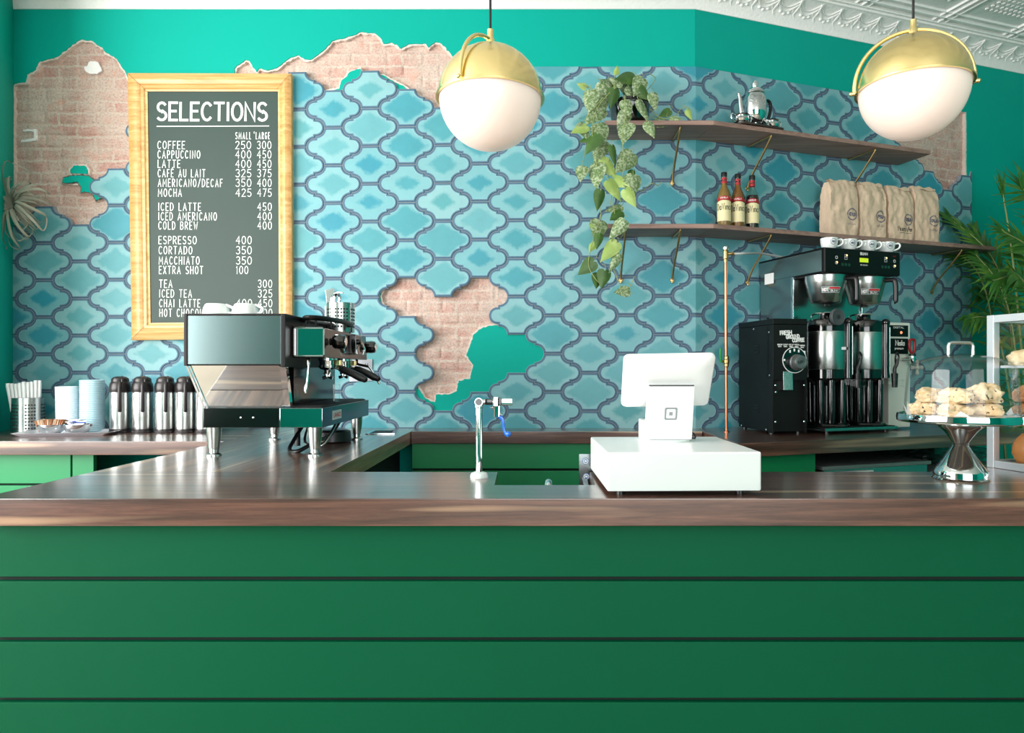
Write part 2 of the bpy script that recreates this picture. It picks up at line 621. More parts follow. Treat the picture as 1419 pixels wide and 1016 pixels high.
mb = MB()
mb.poly([(-5, -4.2, 0), (6, -4.2, 0), (6, 7, 0), (-5, 7, 0)])
struct(mb.build('floor', FLOOR))

# left wall: a splayed teal return beside the counter, then the window wall further out
mb = MB()
xl = BX + PL
mb.prism([(xl, BY + 0.02), (xl + 0.235, BY - 0.44), (xl + 0.235, BY - 0.6), (-4.6, BY - 0.6), (-4.6, BY + 0.02)], 0, ZCEIL)
struct(mb.build('wall_left', TEAL))
mb = MB()
for y0, y1 in ((-4.0, -1.75), (2.8, 3.3)):
    mb.box((-4.6, y0, 0), (-4.45, y1, ZCEIL))
mb.box((-4.6, -1.75, 0), (-4.45, 2.8, 0.75))
mb.box((-4.6, -1.75, 3.2), (-4.45, 2.8, ZCEIL))
struct(mb.build('wall_window_left', WALLW))
mb = MB()
mb.box((-4.6, -4.1, 0), (-1.1, -3.95, ZCEIL))
mb.box((3.1, -4.1, 0), (6.0, -3.95, ZCEIL))
mb.box((-1.1, -4.1, 0), (3.1, -3.95, 0.55))
mb.box((-1.1, -4.1, 3.25), (3.1, -3.95, ZCEIL))
struct(mb.build('wall_front', TEAL))
for i, (a, b) in enumerate((((-4.5, -1.75), (-4.5, 2.8)), ((-1.1, -4.02), (3.1, -4.02)))):
    mb = MB()
    z0, z1 = (0.75, 3.2) if i == 0 else (0.55, 3.25)
    for k in range(5):
        x = a[0] + (b[0] - a[0]) * k / 4
        y = a[1] + (b[1] - a[1]) * k / 4
        mb.box((x - 0.03, y - 0.03, z0), (x + 0.03, y + 0.03, z1))
    for z in (z0 + 0.03, 2.35, z1 - 0.03):
        mb.box((min(a[0], b[0]) - 0.03, min(a[1], b[1]) - 0.03, z - 0.03), (max(a[0], b[0]) + 0.03, max(a[1], b[1]) + 0.03, z + 0.03))
    struct(mb.build('window_%d' % (i + 1), BLACKM))
mb = MB()
mb.box((5.6, -4.1, 0), (5.75, 6.5, ZCEIL))
struct(mb.build('wall_right', TEAL))

# ---- exposed brick behind the broken plaster
BRH, BRL = 0.067, 0.205


def brick_height(p, z):
    row = math.floor(z / BRH)
    fz = z / BRH - row
    x = p / BRL + (0.5 if row % 2 else 0.0) + 0.13 * noise.noise((row * 3.1, 0, 0))
    fx = x - math.floor(x)
    ez = min(fz, 1 - fz) * BRH
    ex = min(fx, 1 - fx) * BRL
    e = min(ez, ex)
    h = -0.006 * max(0.0, 1 - e / 0.010)
    bid = noise.noise((math.floor(x) * 1.7, row * 2.3, 5.0))
    h += 0.004 * bid
    q = Vector((p * 9, z * 9, 0))
    h += 0.010 * noise.fractal(q, 1.0, 2.0, 5) * (0.6 + 0.4 * noise.noise((p * 2, z * 2, 9)))
    return h


def brick_mat():
    m, nt, b = NT('old_pink_brick')
    L = nt.links
    at = nd(nt, 'ShaderNodeAttribute', attribute_name='wallpos')
    bt = nd(nt, 'ShaderNodeTexBrick', offset=0.5)
    bt.inputs['Scale'].default_value = 1.0
    bt.inputs['Brick Width'].default_value = BRL
    bt.inputs['Row Height'].default_value = BRH
    bt.inputs['Mortar Size'].default_value = 0.008
    bt.inputs['Mortar Smooth'].default_value = 0.3
    bt.inputs['Color1'].default_value = rgb(204, 152, 140)
    bt.inputs['Color2'].default_value = rgb(206, 166, 152)
    bt.inputs['Mortar'].default_value = rgb(214, 196, 182)
    nz = nd(nt, 'ShaderNodeTexNoise', Scale=14.0, Detail=3.0)
    L.new(at.outputs['Vector'], nz.inputs['Vector'])
    ds = nd(nt, 'ShaderNodeVectorMath', operation='MULTIPLY_ADD')
    ds.inputs[1].default_value = (0.036, 0.03, 0)
    L.new(nz.outputs['Color'], ds.inputs[0])
    L.new(at.outputs['Vector'], ds.inputs[2])
    L.new(ds.outputs[0], bt.inputs['Vector'])
    n1 = nd(nt, 'ShaderNodeTexNoise', Scale=5.5, Detail=8.0, Roughness=0.68)
    L.new(at.outputs['Vector'], n1.inputs['Vector'])
    r1 = nd(nt, 'ShaderNodeMapRange')
    r1.inputs['From Min'].default_value = 0.36
    r1.inputs['From Max'].default_value = 0.58
    L.new(n1.outputs['Fac'], r1.inputs['Value'])
    mx = nd(nt, 'ShaderNodeMix', data_type='RGBA')
    L.new(r1.outputs['Result'], mx.inputs[0])
    L.new(bt.outputs['Color'], mx.inputs[6])
    mx.inputs[7].default_value = rgb(214, 192, 179)
    n2 = nd(nt, 'ShaderNodeTexNoise', Scale=90.0, Detail=4.0, Roughness=0.75)
    L.new(at.outputs['Vector'], n2.inputs['Vector'])
    r2 = nd(nt, 'ShaderNodeMapRange')
    r2.inputs['From Min'].default_value = 0.28
    r2.inputs['From Max'].default_value = 0.55
    r2.inputs['To Min'].default_value = 0.55
    r2.inputs['To Max'].default_value = 1.0
    L.new(n2.outputs['Fac'], r2.inputs['Value'])
    m2 = nd(nt, 'ShaderNodeMix', data_type='RGBA', blend_type='MULTIPLY')
    m2.inputs[0].default_value = 1.0
    L.new(mx.outputs[2], m2.inputs[6])
    L.new(r2.outputs['Result'], m2.inputs[7])
    n3 = nd(nt, 'ShaderNodeTexNoise', Scale=11.0, Detail=3.0)
    L.new(at.outputs['Vector'], n3.inputs['Vector'])
    r3 = nd(nt, 'ShaderNodeMapRange')
    r3.inputs['From Min'].default_value = 0.58
    r3.inputs['From Max'].default_value = 0.70
    r3.inputs['To Max'].default_value = 0.4
    L.new(n3.outputs['Fac'], r3.inputs['Value'])
    m3 = nd(nt, 'ShaderNodeMix', data_type='RGBA')
    L.new(r3.outputs['Result'], m3.inputs[0])
    L.new(m2.outputs[2], m3.inputs[6])
    m3.inputs[7].default_value = rgb(212, 128, 102)
    L.new(m3.outputs[2], b.inputs['Base Color'])
    b.inputs['Roughness'].default_value = 0.95
    bp = nd(nt, 'ShaderNodeBump', Strength=0.7, Distance=0.006)
    L.new(n2.outputs['Fac'], bp.inputs['Height'])
    L.new(bp.outputs['Normal'], b.inputs['Normal'])
    return m


BRICK = brick_mat()


def brick_sheet(mb, lay, p0, p1, z0, z1, res):
    nx, nz_ = max(1, int((p1 - p0) / res)), max(1, int((z1 - z0) / res))
    rows = []
    for j in range(nz_ + 1):
        r = []
        for i in range(nx + 1):
            p = p0 + (p1 - p0) * i / nx
            z = z0 + (z1 - z0) * j / nz_
            edge = i in (0, nx) or j in (0, nz_)
            d = -0.026 if edge else -0.024 + brick_height(p, z)
            v = mb.bm.verts.new(wall_pt(p, d, z))
            v[lay] = Vector((p, z, 0))
            r.append(v)
        rows.append(r)
    for j in range(nz_):
        for i in range(nx):
            mb.face([rows[j][i], rows[j][i + 1], rows[j + 1][i + 1], rows[j + 1][i]])


mb = MB()
lay = mb.bm.verts.layers.float_vector.new('wallpos')
for (u0, v0, u1, v1) in ((14, 48, 210, 340), (318, 38, 660, 182), (520, 372, 725, 572)):
    a, b_ = pz(u0, v1), pz(u1, v0)
    brick_sheet(mb, lay, a[0], b_[0], a[1], b_[1], 0.0075)
brick_sheet(mb, lay, 1.30, 2.12, 2.36, 3.02, 0.0085)
struct(mb.build('wall_back_brick', BRICK, smooth=60))
mb = MB()
mb.prism([(xl - 0.05, BY + 0.05), (BX, BY + 0.05), WF(4.9, -0.05, 0)[:2], WF(4.9, -0.2, 0)[:2], (BX, BY + 0.25), (xl - 0.05, BY + 0.25)], 0, ZCEIL)
struct(mb.build('wall_back', PLASTER))


def jag(poly, amp, seg, seed):
    out = []
    n = len(poly)
    for i in range(n):
        a, b = Vector(poly[i]), Vector(poly[(i + 1) % n])
        k = max(1, int((b - a).length / seg))
        nn = Vector((-(b - a).y, (b - a).x)).normalized()
        for j in range(k):
            p = a.lerp(b, j / k)
            d = amp * noise.fractal(Vector((p.x * 55 + seed, p.y * 55, seed)), 1.0, 2.0, 4)
            out.append(p + nn * d)
    return out


def plate(name, polys, d0, d1, mats):
    """flat sheet on the wall between depths d0 and d1, with holes and islands (even-odd)"""
    cu = bpy.data.curves.new(name, 'CURVE')
    cu.dimensions = '2D'
    cu.fill_mode = 'BOTH'
    cu.extrude = (d1 - d0) / 2
    for poly in polys:
        sp = cu.splines.new('POLY')
        sp.points.add(len(poly) - 1)
        for q, p in zip(sp.points, poly):
            q.co = (p[0], p[1], 0, 1)
        sp.use_cyclic_u = True
    ob = bpy.data.objects.new(name, cu)
    COL.objects.link(ob)
    dg = bpy.context.evaluated_depsgraph_get()
    me = bpy.data.meshes.new_from_object(ob.evaluated_get(dg))
    bpy.data.objects.remove(ob)
    bpy.data.curves.remove(cu)
    me.name = name
    dm = (d0 + d1) / 2
    for f in me.polygons:
        f.material_index = 1 if len(mats) > 1 and abs(f.normal.z) < 0.6 else 0
    for v in me.vertices:
        v.co = wall_pt(v.co.x, dm + v.co.z, v.co.y)
    me.materials.clear()
    for m in mats:
        me.materials.append(m)
    o = bpy.data.objects.new(name, me)
    COL.objects.link(o)
    return struct(o)


H_LEFT = [(16.5, 122.6), (19, 116), (34.7, 114), (37, 103.5), (48.7, 96), (53, 85.8), (65, 82), (78, 79), (90, 69.5), (102, 60), (113, 54), (118, 56), (127, 55.5), (134, 62),
          (143, 66.6), (146, 72.5), (162, 81), (167.5, 91.7), (175.6, 102), (178, 111), (204, 118), (204, 262), (168, 292), (140, 325), (98, 325), (62, 302), (20, 308), (17, 250), (16, 200)]
F_A = [(97.4, 234.6), (102, 230), (118, 229.4), (121.8, 236), (121, 240), (99, 240.5)]
F_B = [(85.6, 253), (87, 247), (100, 243.5), (122.5, 243.5), (130, 251), (142, 262), (146, 272), (139.5, 274.5), (133, 277.4), (128.4, 268.6), (118, 265.6), (112, 267), (113, 259.7), (107.7, 252), (94.5, 253)]
H_MID = [(324.7, 106), (324.7, 95), (328, 90.8), (334, 88), (340, 82), (345, 84), (353, 97), (355.4, 99.7), (359, 94), (367, 97), (371, 97), (384, 94), (390, 89), (402.6, 79.6), (413, 76), (421.5, 82), (430, 82.5),
         (438, 77), (449, 69), (460.5, 56), (480, 52), (485, 50), (499, 44), (521, 46), (527.5, 54), (531.4, 60.7), (541.6, 59.4), (549, 62), (555.7, 67), (564.6, 62), (578.7, 60), (590, 60.7), (594, 65.8), (603, 58),
         (612, 60), (621, 71), (628.6, 78.6), (640, 92), (648, 120), (650, 160), (626, 168), (590, 140), (556, 118), (530, 104), (503, 103), (499, 95), (484, 99.7), (479, 107), (472.6, 113), (470, 122), (460, 125),
         (440, 128), (420, 112), (395, 106)]
H_LOW = [(691, 449.7), (678, 452), (665.5, 455.6), (655.7, 464.5), (651, 480), (646, 493), (656, 505.8), (651.7, 524.5), (636, 527.5), (633, 542), (622, 547), (604.5, 547), (602.5, 558), (588, 552),
         (548, 480), (526, 410), (540, 380), (702, 380), (718, 410), (706, 446)]
KX = 1.0 / WPX


def to_pz(poly):
    return [pz(*q) for q in poly]


outer_l = [(PL, 0), (0, 0), (0, 3.44), (PL, 3.44)]
sets = [H_LEFT, F_A, F_B, H_MID, H_LOW]
plate('wall_back_plaster', [outer_l] + [jag(to_pz(h), 0.006, 0.010, 11 + i) for i, h in enumerate(sets)], -0.005, 0.0, [TEAL, PLASTER])


def grow(poly, dist, inward):
    c = Vector((sum(p[0] for p in poly) / len(poly), sum(p[1] for p in poly) / len(poly)))
    n = len(poly)
    area2 = sum(poly[i][0] * poly[(i + 1) % n][1] - poly[(i + 1) % n][0] * poly[i][1] for i in range(n))
    sg = (1 if area2 > 0 else -1) * (1 if inward else -1)
    out = []
    for i in range(n):
        a, b, d = Vector(poly[i - 1]), Vector(poly[i]), Vector(poly[(i + 1) % n])
        t = ((b - a).normalized() + (d - b).normalized())
        t = t.normalized() if t.length > 1e-4 else (d - b).normalized()
        out.append(b + Vector((-t.y, t.x)) * sg * dist)
    return out


base = []
for i, h in enumerate(sets):
    isl = h in (F_A, F_B)
    base.append(jag(grow(to_pz(h), 0.0095, not isl), 0.006, 0.008, 40 + i))
plate('wall_back_plaster_base', [outer_l] + base, -0.028, -0.0052, [PLASTER])

dab = [(127 + 11 * math.cos(a) * (1 + 0.2 * math.sin(3 * a)), 92 + 9 * math.sin(a)) for a in [2 * PI * i / 14 for i in range(14)]]
tape = [(30, 178), (48, 178), (48, 193), (27, 196.5), (27, 193), (44.5, 190), (44.5, 181), (30, 181)]
plate('wall_back_plaster_dabs', [jag(to_pz(dab), 0.012, 0.008, 91), jag(to_pz(tape), 0.004, 0.008, 92)], -0.024, -0.012, [mat('white_filler', rgb(246, 242, 240), 0.8, bump=0.6, bscale=70)])

# angled wall: plaster with the tall brick strip at its right edge
h_r = [(1.30, 2.40), (1.28, 2.98), (2.075, 2.99), (2.078, 2.52), (2.05, 2.38)]
o_r = [(0, 0), (4.85, 0), (4.85, 3.44), (0, 3.44)]
plate('wall_right_plaster', [o_r, jag(h_r, 0.004, 0.012, 71)], -0.005, 0.0, [TEAL, PLASTER])
plate('wall_right_plaster_base', [o_r, jag(grow(h_r, 0.010, True), 0.004, 0.009, 75)], -0.028, -0.0052, [PLASTER])

# ---- arabesque tiles
KS = [-0.004, 0.189, 0.384, 0.5786, 0.7745, 0.9665, 1.1516, 1.352, 1.557, 1.735, 1.891, 2.053, 2.22]


def grid_pt(gx, r):
    if gx <= 10:
        u = 462.6 + (50.6 if gx >= 0 else 50.0) * gx
        p = (u - 963.0) / WPX
    else:
        k = min(int(gx) - 10, len(KS) - 2)
        f = gx - 10 - k
        p = KS[k] + (KS[k + 1] - KS[k]) * f
        u = 963.0
    v = 177.9 + 52.1 * r
    v += (512 - v) * 0.0138 * (463 - u) / 303.0
    return (p, CZ - (v - 512.0) / WPX)


Q = [(38, 0), (37.7, 2.6), (36.6, 5.6), (34.6, 8.3), (32.0, 10.2), (29.0, 11.3), (25.4, 11.6), (25.2, 14.6)]
Q = Q + [(50.6 - x, 26.15 - y) for x, y in Q[::-1][2:]]
OUT = Q + [(-x, y) for x, y in Q[::-1]] + [(-x, -y) for x, y in Q[1:]] + [(x, -y) for x, y in Q[::-1]][:-1]
OUT = [OUT[0]] + [b for a, b in zip(OUT, OUT[1:]) if (a[0] - b[0]) ** 2 + (a[1] - b[1]) ** 2 > 1e-6]


def inset(poly, dist):
    """mitred inset of a counter-clockwise outline"""
    n = len(poly)
    out = []
    for i in range(n):
        a, b, c = Vector(poly[i - 1]), Vector(poly[i]), Vector(poly[(i + 1) % n])
        d1, d2 = (b - a).normalized(), (c - b).normalized()
        n1, n2 = Vector((-d1.y, d1.x)), Vector((-d2.y, d2.x))
        m = n1 + n2
        k = m.length_squared / 2
        m = m / max(k, 0.5)
        out.append(tuple(b + m * dist))
    return out


RINGS = [(0.0, -0.022), (0.0, 0.0085), (0.55, 0.0085), (0.55, 0.0105), (1.5, 0.0125), (3.3, 0.0125), (3.75, 0.0118)]
RP = [inset(OUT, a) for a, b in RINGS]
MISSING = {(2, 4.5), (3, 5), (3, 6), (3, 7), (4, 4.5), (4, 5.5), (4, 6.5), (5, 6)}
FIRST = {-9: 3, -8: 2.5, -7: 3, -6: 1.5, -5: 0, -4: -0.5, -3: -1, -2: -0.5, -1: -1, 0: -0.5, 1: -1, 2: -0.5, 3: 0, 4: 0.5, 17: 0, 18: 0.5, 19: 1, 20: 1.5, 21: 1, 22: 0.5}


def tile_mats():
    m, nt, b = NT('glazed_blue_tile')
    L = nt.links
    at = nd(nt, 'ShaderNodeAttribute', attribute_name='tilepos')
    sx = nd(nt, 'ShaderNodeSeparateXYZ')
    L.new(at.outputs['Vector'], sx.inputs[0])
    ax = nd(nt, 'ShaderNodeMath', operation='ABSOLUTE')
    ay = nd(nt, 'ShaderNodeMath', operation='ABSOLUTE')
    L.new(sx.outputs[0], ax.inputs[0])
    L.new(sx.outputs[1], ay.inputs[0])
    px = nd(nt, 'ShaderNodeMath', operation='POWER')
    py = nd(nt, 'ShaderNodeMath', operation='POWER')
    px.inputs[1].default_value = 1.12
    py.inputs[1].default_value = 1.12
    L.new(ax.outputs[0], px.inputs[0])
    L.new(ay.outputs[0], py.inputs[0])
    sm = nd(nt, 'ShaderNodeMath', operation='ADD')
    L.new(px.outputs[0], sm.inputs[0])
    L.new(py.outputs[0], sm.inputs[1])
    tc = nd(nt, 'ShaderNodeTexCoord')
    nz = nd(nt, 'ShaderNodeTexNoise', Scale=22.0, Detail=4.0, Roughness=0.6)
    L.new(tc.outputs['Object'], nz.inputs['Vector'])
    ma = nd(nt, 'ShaderNodeMath', operation='MULTIPLY_ADD')
    ma.inputs[1].default_value = 0.7
    L.new(nz.outputs['Fac'], ma.inputs[0])
    L.new(sm.outputs[0], ma.inputs[2])
    # size of the darker diamond differs from tile to tile
    fr = nd(nt, 'ShaderNodeMath', operation='FRACT')
    m9 = nd(nt, 'ShaderNodeMath', operation='MULTIPLY')
    m9.inputs[1].default_value = 7.31
    L.new(sx.outputs[2], m9.inputs[0])
    L.new(m9.outputs[0], fr.inputs[0])
    th = nd(nt, 'ShaderNodeMapRange')
    th.inputs['To Min'].default_value = 0.80
    th.inputs['To Max'].default_value = 1.42
    L.new(fr.outputs[0], th.inputs['Value'])
    sb = nd(nt, 'ShaderNodeMath', operation='SUBTRACT')
    L.new(ma.outputs[0], sb.inputs[0])
    L.new(th.outputs['Result'], sb.inputs[1])
    fc = nd(nt, 'ShaderNodeMapRange', interpolation_type='SMOOTHSTEP')
    fc.inputs['From Min'].default_value = -0.20
    fc.inputs['From Max'].default_value = 0.14
    L.new(sb.outputs[0], fc.inputs['Value'])
    core = nd(nt, 'ShaderNodeValToRGB')
    e = core.color_ramp.elements
    e[0].position, e[0].color = 0.0, rgb(82, 156, 162)
    e[1].position, e[1].color = 1.0, rgb(46, 142, 162)
    k = e.new(0.35)
    k.color = rgb(98, 164, 172)
    k = e.new(0.65)
    k.color = rgb(72, 152, 162)
    L.new(sx.outputs[2], core.inputs[0])
    pale = nd(nt, 'ShaderNodeValToRGB')
    e = pale.color_ramp.elements
    e[0].position, e[0].color = 0.0, rgb(134, 182, 186)
    e[1].position, e[1].color = 1.0, rgb(112, 172, 180)
    L.new(sx.outputs[2], pale.inputs[0])
    mx = nd(nt, 'ShaderNodeMix', data_type='RGBA')
    L.new(fc.outputs['Result'], mx.inputs[0])
    L.new(core.outputs[0], mx.inputs[6])
    L.new(pale.outputs[0], mx.inputs[7])
    n2 = nd(nt, 'ShaderNodeTexNoise', Scale=9.0, Detail=6.0, Roughness=0.7)
    L.new(tc.outputs['Object'], n2.inputs['Vector'])
    r2 = nd(nt, 'ShaderNodeMapRange')
    r2.inputs['To Min'].default_value = 0.86
    r2.inputs['To Max'].default_value = 1.14
    L.new(n2.outputs['Fac'], r2.inputs['Value'])
    m2 = nd(nt, 'ShaderNodeMix', data_type='RGBA', blend_type='MULTIPLY')
    m2.inputs[0].default_value = 1.0
    L.new(mx.outputs[2], m2.inputs[6])
    L.new(r2.outputs['Result'], m2.inputs[7])
    L.new(m2.outputs[2], b.inputs['Base Color'])
    b.inputs['Roughness'].default_value = 0.5
    bd = mat('tile_border_blue', rgb(80, 116, 138), 0.6, var=0.22, vscale=60)
    ed = mat('tile_edge_blue', rgb(58, 88, 112), 0.65, var=0.2, vscale=60)
    gr = mat('tile_grout', rgb(140, 152, 160), 0.9, var=0.15, vscale=90)
    pr = mat('tile_pale_rim', rgb(150, 192, 198), 0.55, var=0.08, vscale=30)
    return [gr, ed, bd, pr, m]


TM = tile_mats()


def build_tiles():
    rnd = random.Random(5)
    bm = bmesh.new()
    lay = bm.verts.layers.float_vector.new('tilepos')
    ring_mat = [0, 0, 1, 1, 2, 3]
    for k in range(-10, 23):
        r = -2.0 if k % 2 else -1.5
        while r < 10:
            rr = rnd.random()
            if (k, r) not in MISSING and r >= FIRST.get(k, -9):
                rings = []
                for poly, (ins, d) in zip(RP, RINGS):
                    ring = []
                    for x, y in poly:
                        g = grid_pt(k + x / 50.6, r - y / 52.3)
                        v = bm.verts.new((g[0], d, g[1]))
                        v[lay] = Vector((x / 34.0, y / 22.5, rr))
                        ring.append(v)
                    rings.append(ring)
                n = len(OUT)
                for i, (a, b) in enumerate(zip(rings, rings[1:])):
                    for j in range(n):
                        f = bm.faces.new((a[j], a[(j + 1) % n], b[(j + 1) % n], b[j]))
                        f.material_index = ring_mat[i]
                # glaze: a fan round the centre so that the tile coordinates blend evenly
                g = grid_pt(k, r)
                cv = bm.verts.new((g[0], RINGS[-1][1] + 0.0006, g[1]))
                cv[lay] = Vector((0, 0, rr))
                for j in range(n):
                    f = bm.faces.new((rings[-1][j], rings[-1][(j + 1) % n], cv))
                    f.material_index = 4
            r += 1.0

    def cut(b, co, no, outer):
        bmesh.ops.bisect_plane(b, geom=b.verts[:] + b.edges[:] + b.faces[:], plane_co=co, plane_no=no, clear_outer=outer, dist=1e-6)

    cut(bm, (PL, 0, 0), (-1, 0, 0), True)
    cut(bm, (PR, 0, 0), (1, 0, 0), True)
    cut(bm, (0, 0, ZTILE), (0, 0, 1), True)
    cut(bm, (0, 0, 0.85), (0, 0, -1), True)
    cut(bm, (0, 0, 0), (1, 0, 0), False)
    for side in (0, 1):
        b = bm.copy()
        cut(b, (0, 0, 0), (1, 0, 0) if side == 0 else (-1, 0, 0), True)
        for v in b.verts:
            p = v.co.x
            v.co = wall_pt(0.0 if abs(p) < 1e-4 else p, v.co.y, v.co.z)
        bmesh.ops.recalc_face_normals(b, faces=b.faces[:])
        me = bpy.data.meshes.new('wall_tiles')
        b.to_mesh(me)
        b.free()
        for m in TM:
            me.materials.append(m)
        o = bpy.data.objects.new(['wall_back_tiles', 'wall_right_tiles'][side], me)
        COL.objects.link(o)
        struct(o)
    bm.free()


build_tiles()

# ---- cornice and tin ceiling
CPROF = [(-0.03, ZTOP - 0.004), (0.006, ZTOP - 0.004), (0.010, ZTOP + 0.012), (0.016, ZTOP + 0.03), (0.03, ZTOP + 0.05), (0.055, ZTOP + 0.078), (0.09, ZTOP + 0.1), (0.125, ZTOP + 0.11), (0.125, ZTOP + 0.118), (0.15, ZTOP + 0.12), (0.15, ZTOP + 0.138)]
mb = MB()
half = math.tan(PHI / 2)
path = []
for t, z in CPROF:
    path.append([Vector((xl - 0.2, BY - t, z)), Vector((BX + half * t, BY - t, z)), WF(4.85, t, z)])
cols = [[mb.V(p[i]) for p in path] for i in range(3)]
for a, b in zip(cols, cols[1:]):
    for j in range(len(CPROF) - 1):
        mb.face([a[j], b[j], b[j + 1], a[j + 1]])


def cove(p, k):
    """point on the cove of the cornice, k from 0 (low) to 1 (high)"""
    t = 0.014 + 0.10 * k ** 1.35
    z = ZTOP + 0.028 + 0.082 * k ** 0.8
    return wall_pt(p, t + 0.003, z)


p = -3.7
rn = random.Random(3)
while p < 4.6:
    w = 0.145
    for a, b, s in ((0.75, 0.35, 0.0055), (0.9, 0.55, 0.004)):
        mb.tube([cove(p + w * i / 8, a - (a - b) * math.sin(PI * i / 8)) for i in range(9)], s, n=6)
    mb.tube([cove(p, 0.95), cove(p + 0.006, 0.6), cove(p - 0.006, 0.3), cove(p + 0.012, 0.08)], [0.008, 0.007, 0.006, 0.002], n=6)
    for q in (0.3, 0.5, 0.7):
        mb.ball(cove(p + w * q, 0.66 - 0.4 * math.sin(PI * q)), 0.012, n=8, sq=(1, 0.7, 1))
    for q in (0.2, 0.8):
        mb.tube([cove(p + w * q, 0.55), cove(p + w * q + 0.012, 0.4), cove(p + w * q + 0.03, 0.36)], [0.006, 0.005, 0.002], n=6)
    p += w
mb.tube([wall_pt(-4.05, 0.128, ZTOP + 0.116), Vector((BX + half * 0.128, BY - 0.128, ZTOP + 0.116)), WF(4.85, 0.128, ZTOP + 0.116)], 0.008, n=8)
struct(mb.build('trim_1', CORNICE, smooth=50))
mb = MB()
mb.poly([(-5, -4.2, ZCEIL), (6, -4.2, ZCEIL), (6, 7, ZCEIL), (-5, 7, ZCEIL)])
S0, T0, PW = 1.05, 0.20, 0.60


def rail(s0, s1, t0, t1, h):
    P = [WF(s0, t0, ZCEIL + 0.002), WF(s1, t0, ZCEIL + 0.002), WF(s1, t1, ZCEIL + 0.002), WF(s0, t1, ZCEIL + 0.002)]
    k = 0.3 * min(abs(s1 - s0), abs(t1 - t0))
    Qp = [WF(s0 + k, t0 + k, ZCEIL - h), WF(s1 - k, t0 + k, ZCEIL - h), WF(s1 - k, t1 - k, ZCEIL - h), WF(s0 + k, t1 - k, ZCEIL - h)]
    mb.hexa(Qp + P)


for i in range(-4, 7):
    s = S0 + PW * i
    for o_, w, h in ((0, 0.028, 0.016), (-0.05, 0.014, 0.012), (0.05, 0.014, 0.012)):
        rail(s + o_ - w / 2, s + o_ + w / 2, 0.14, 3.4, h)
for j in range(0, 6):
    t = T0 + PW * j
    for o_, w, h in ((0, 0.028, 0.016), (-0.05, 0.014, 0.012), (0.05, 0.014, 0.012)):
        rail(S0 - 4 * PW, S0 + 6 * PW, t + o_ - w / 2, t + o_ + w / 2, h)
for i in range(-4, 6):
    for j in range(0, 5):
        s0, t0 = S0 + PW * i, T0 + PW * j
        rail(s0 + 0.11, s0 + PW - 0.11, t0 + 0.11, t0 + PW - 0.11, 0.007)
        if -2 <= i <= 3 and j < 3:
            for a in range(9):
                for b in range(9):
                    q = WF(s0 + 0.15 + 0.3 * a / 8, t0 + 0.15 + 0.3 * b / 8, ZCEIL - 0.006)
                    mb.ball(q, 0.013, n=6, sq=(1, 1, 0.5))
struct(mb.build('ceiling', WHITE_TIN, smooth=40))
# ------------------------------------------------------------------ counters
ZC = 0.95                        # countertop height
YF = 1.744                       # front edge of the bar top
PXL, PXR = -1.43, -0.668         # left and right edge of the espresso counter
bar = thing('bar_counter', 'long front bar counter with dark walnut top and green horizontal boards', 'counter', (0.2, 1.95, 0))
mb = MB()
pts = [(PXL, YF), (2.9, YF), (2.9, 2.37), (1.47, 2.37), (1.47, 2.198), (0.172, 2.198), (0.172, 1.944), (-0.122, 1.944), (-0.122, 2.198), (PXR - 0.005, 2.198), (PXL, 2.198 - 0.0)]
mb.prism(pts, ZC - 0.071, ZC, bev=0.003)
mb.build('countertop', WALNUT, bar)
mb = MB()
yb = 1.782
zs = [0.878, 0.738, 0.5795, 0.4215, 0.263, 0.105, 0.0]
for a, b in zip(zs, zs[1:]):
    z1 = a - (0.0115 if a < 0.87 else 0.0)
    mb.hexa([Vector(q) for q in ((PXL + 0.004, yb, b), (2.88, yb, b), (2.88, yb + 0.02, b), (PXL + 0.004, yb + 0.02, b), (PXL + 0.004, yb, z1), (2.88, yb, z1), (2.88, yb + 0.02, z1), (PXL + 0.004, yb + 0.02, z1))], bev=0.0025, seg=2)
mb.build('board_panel', GREEN, bar)
mb = MB()
mb.box((PXL + 0.006, yb + 0.016, 0), (2.86, yb + 0.05, 0.872))
mb.build('backing_panel', DARKGAP, bar)
mb = MB()
mb.box((PXL + 0.03, yb + 0.05, 0.0), (-0.4, 2.17, 0.877))
mb.build('cabinet', GREEN_IN, bar)
mb = MB()
mb.box((0.9, yb + 0.05, 0.0), (2.86, 2.17, 0.877))
mb.box((1.5, 2.17, 0.0), (2.86, 2.34, 0.877))
mb.build('cabinet', GREEN_IN, bar)

esp_c = thing('side_counter', 'walnut side counter running from the bar to the tiled wall under the espresso machine', 'counter', (-1.05, 3.0, 0))
mb = MB()
mb.prism([(PXL, 2.199), (PXR, 2.199), (PXR, BY - 0.002), (PXL, BY - 0.002)], ZC - 0.068, ZC, bev=0.003)
mb.build('countertop', WALNUTY, esp_c)
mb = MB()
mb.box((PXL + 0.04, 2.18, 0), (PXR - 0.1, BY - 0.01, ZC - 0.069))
mb.build('cabinet', DARKGAP, esp_c)

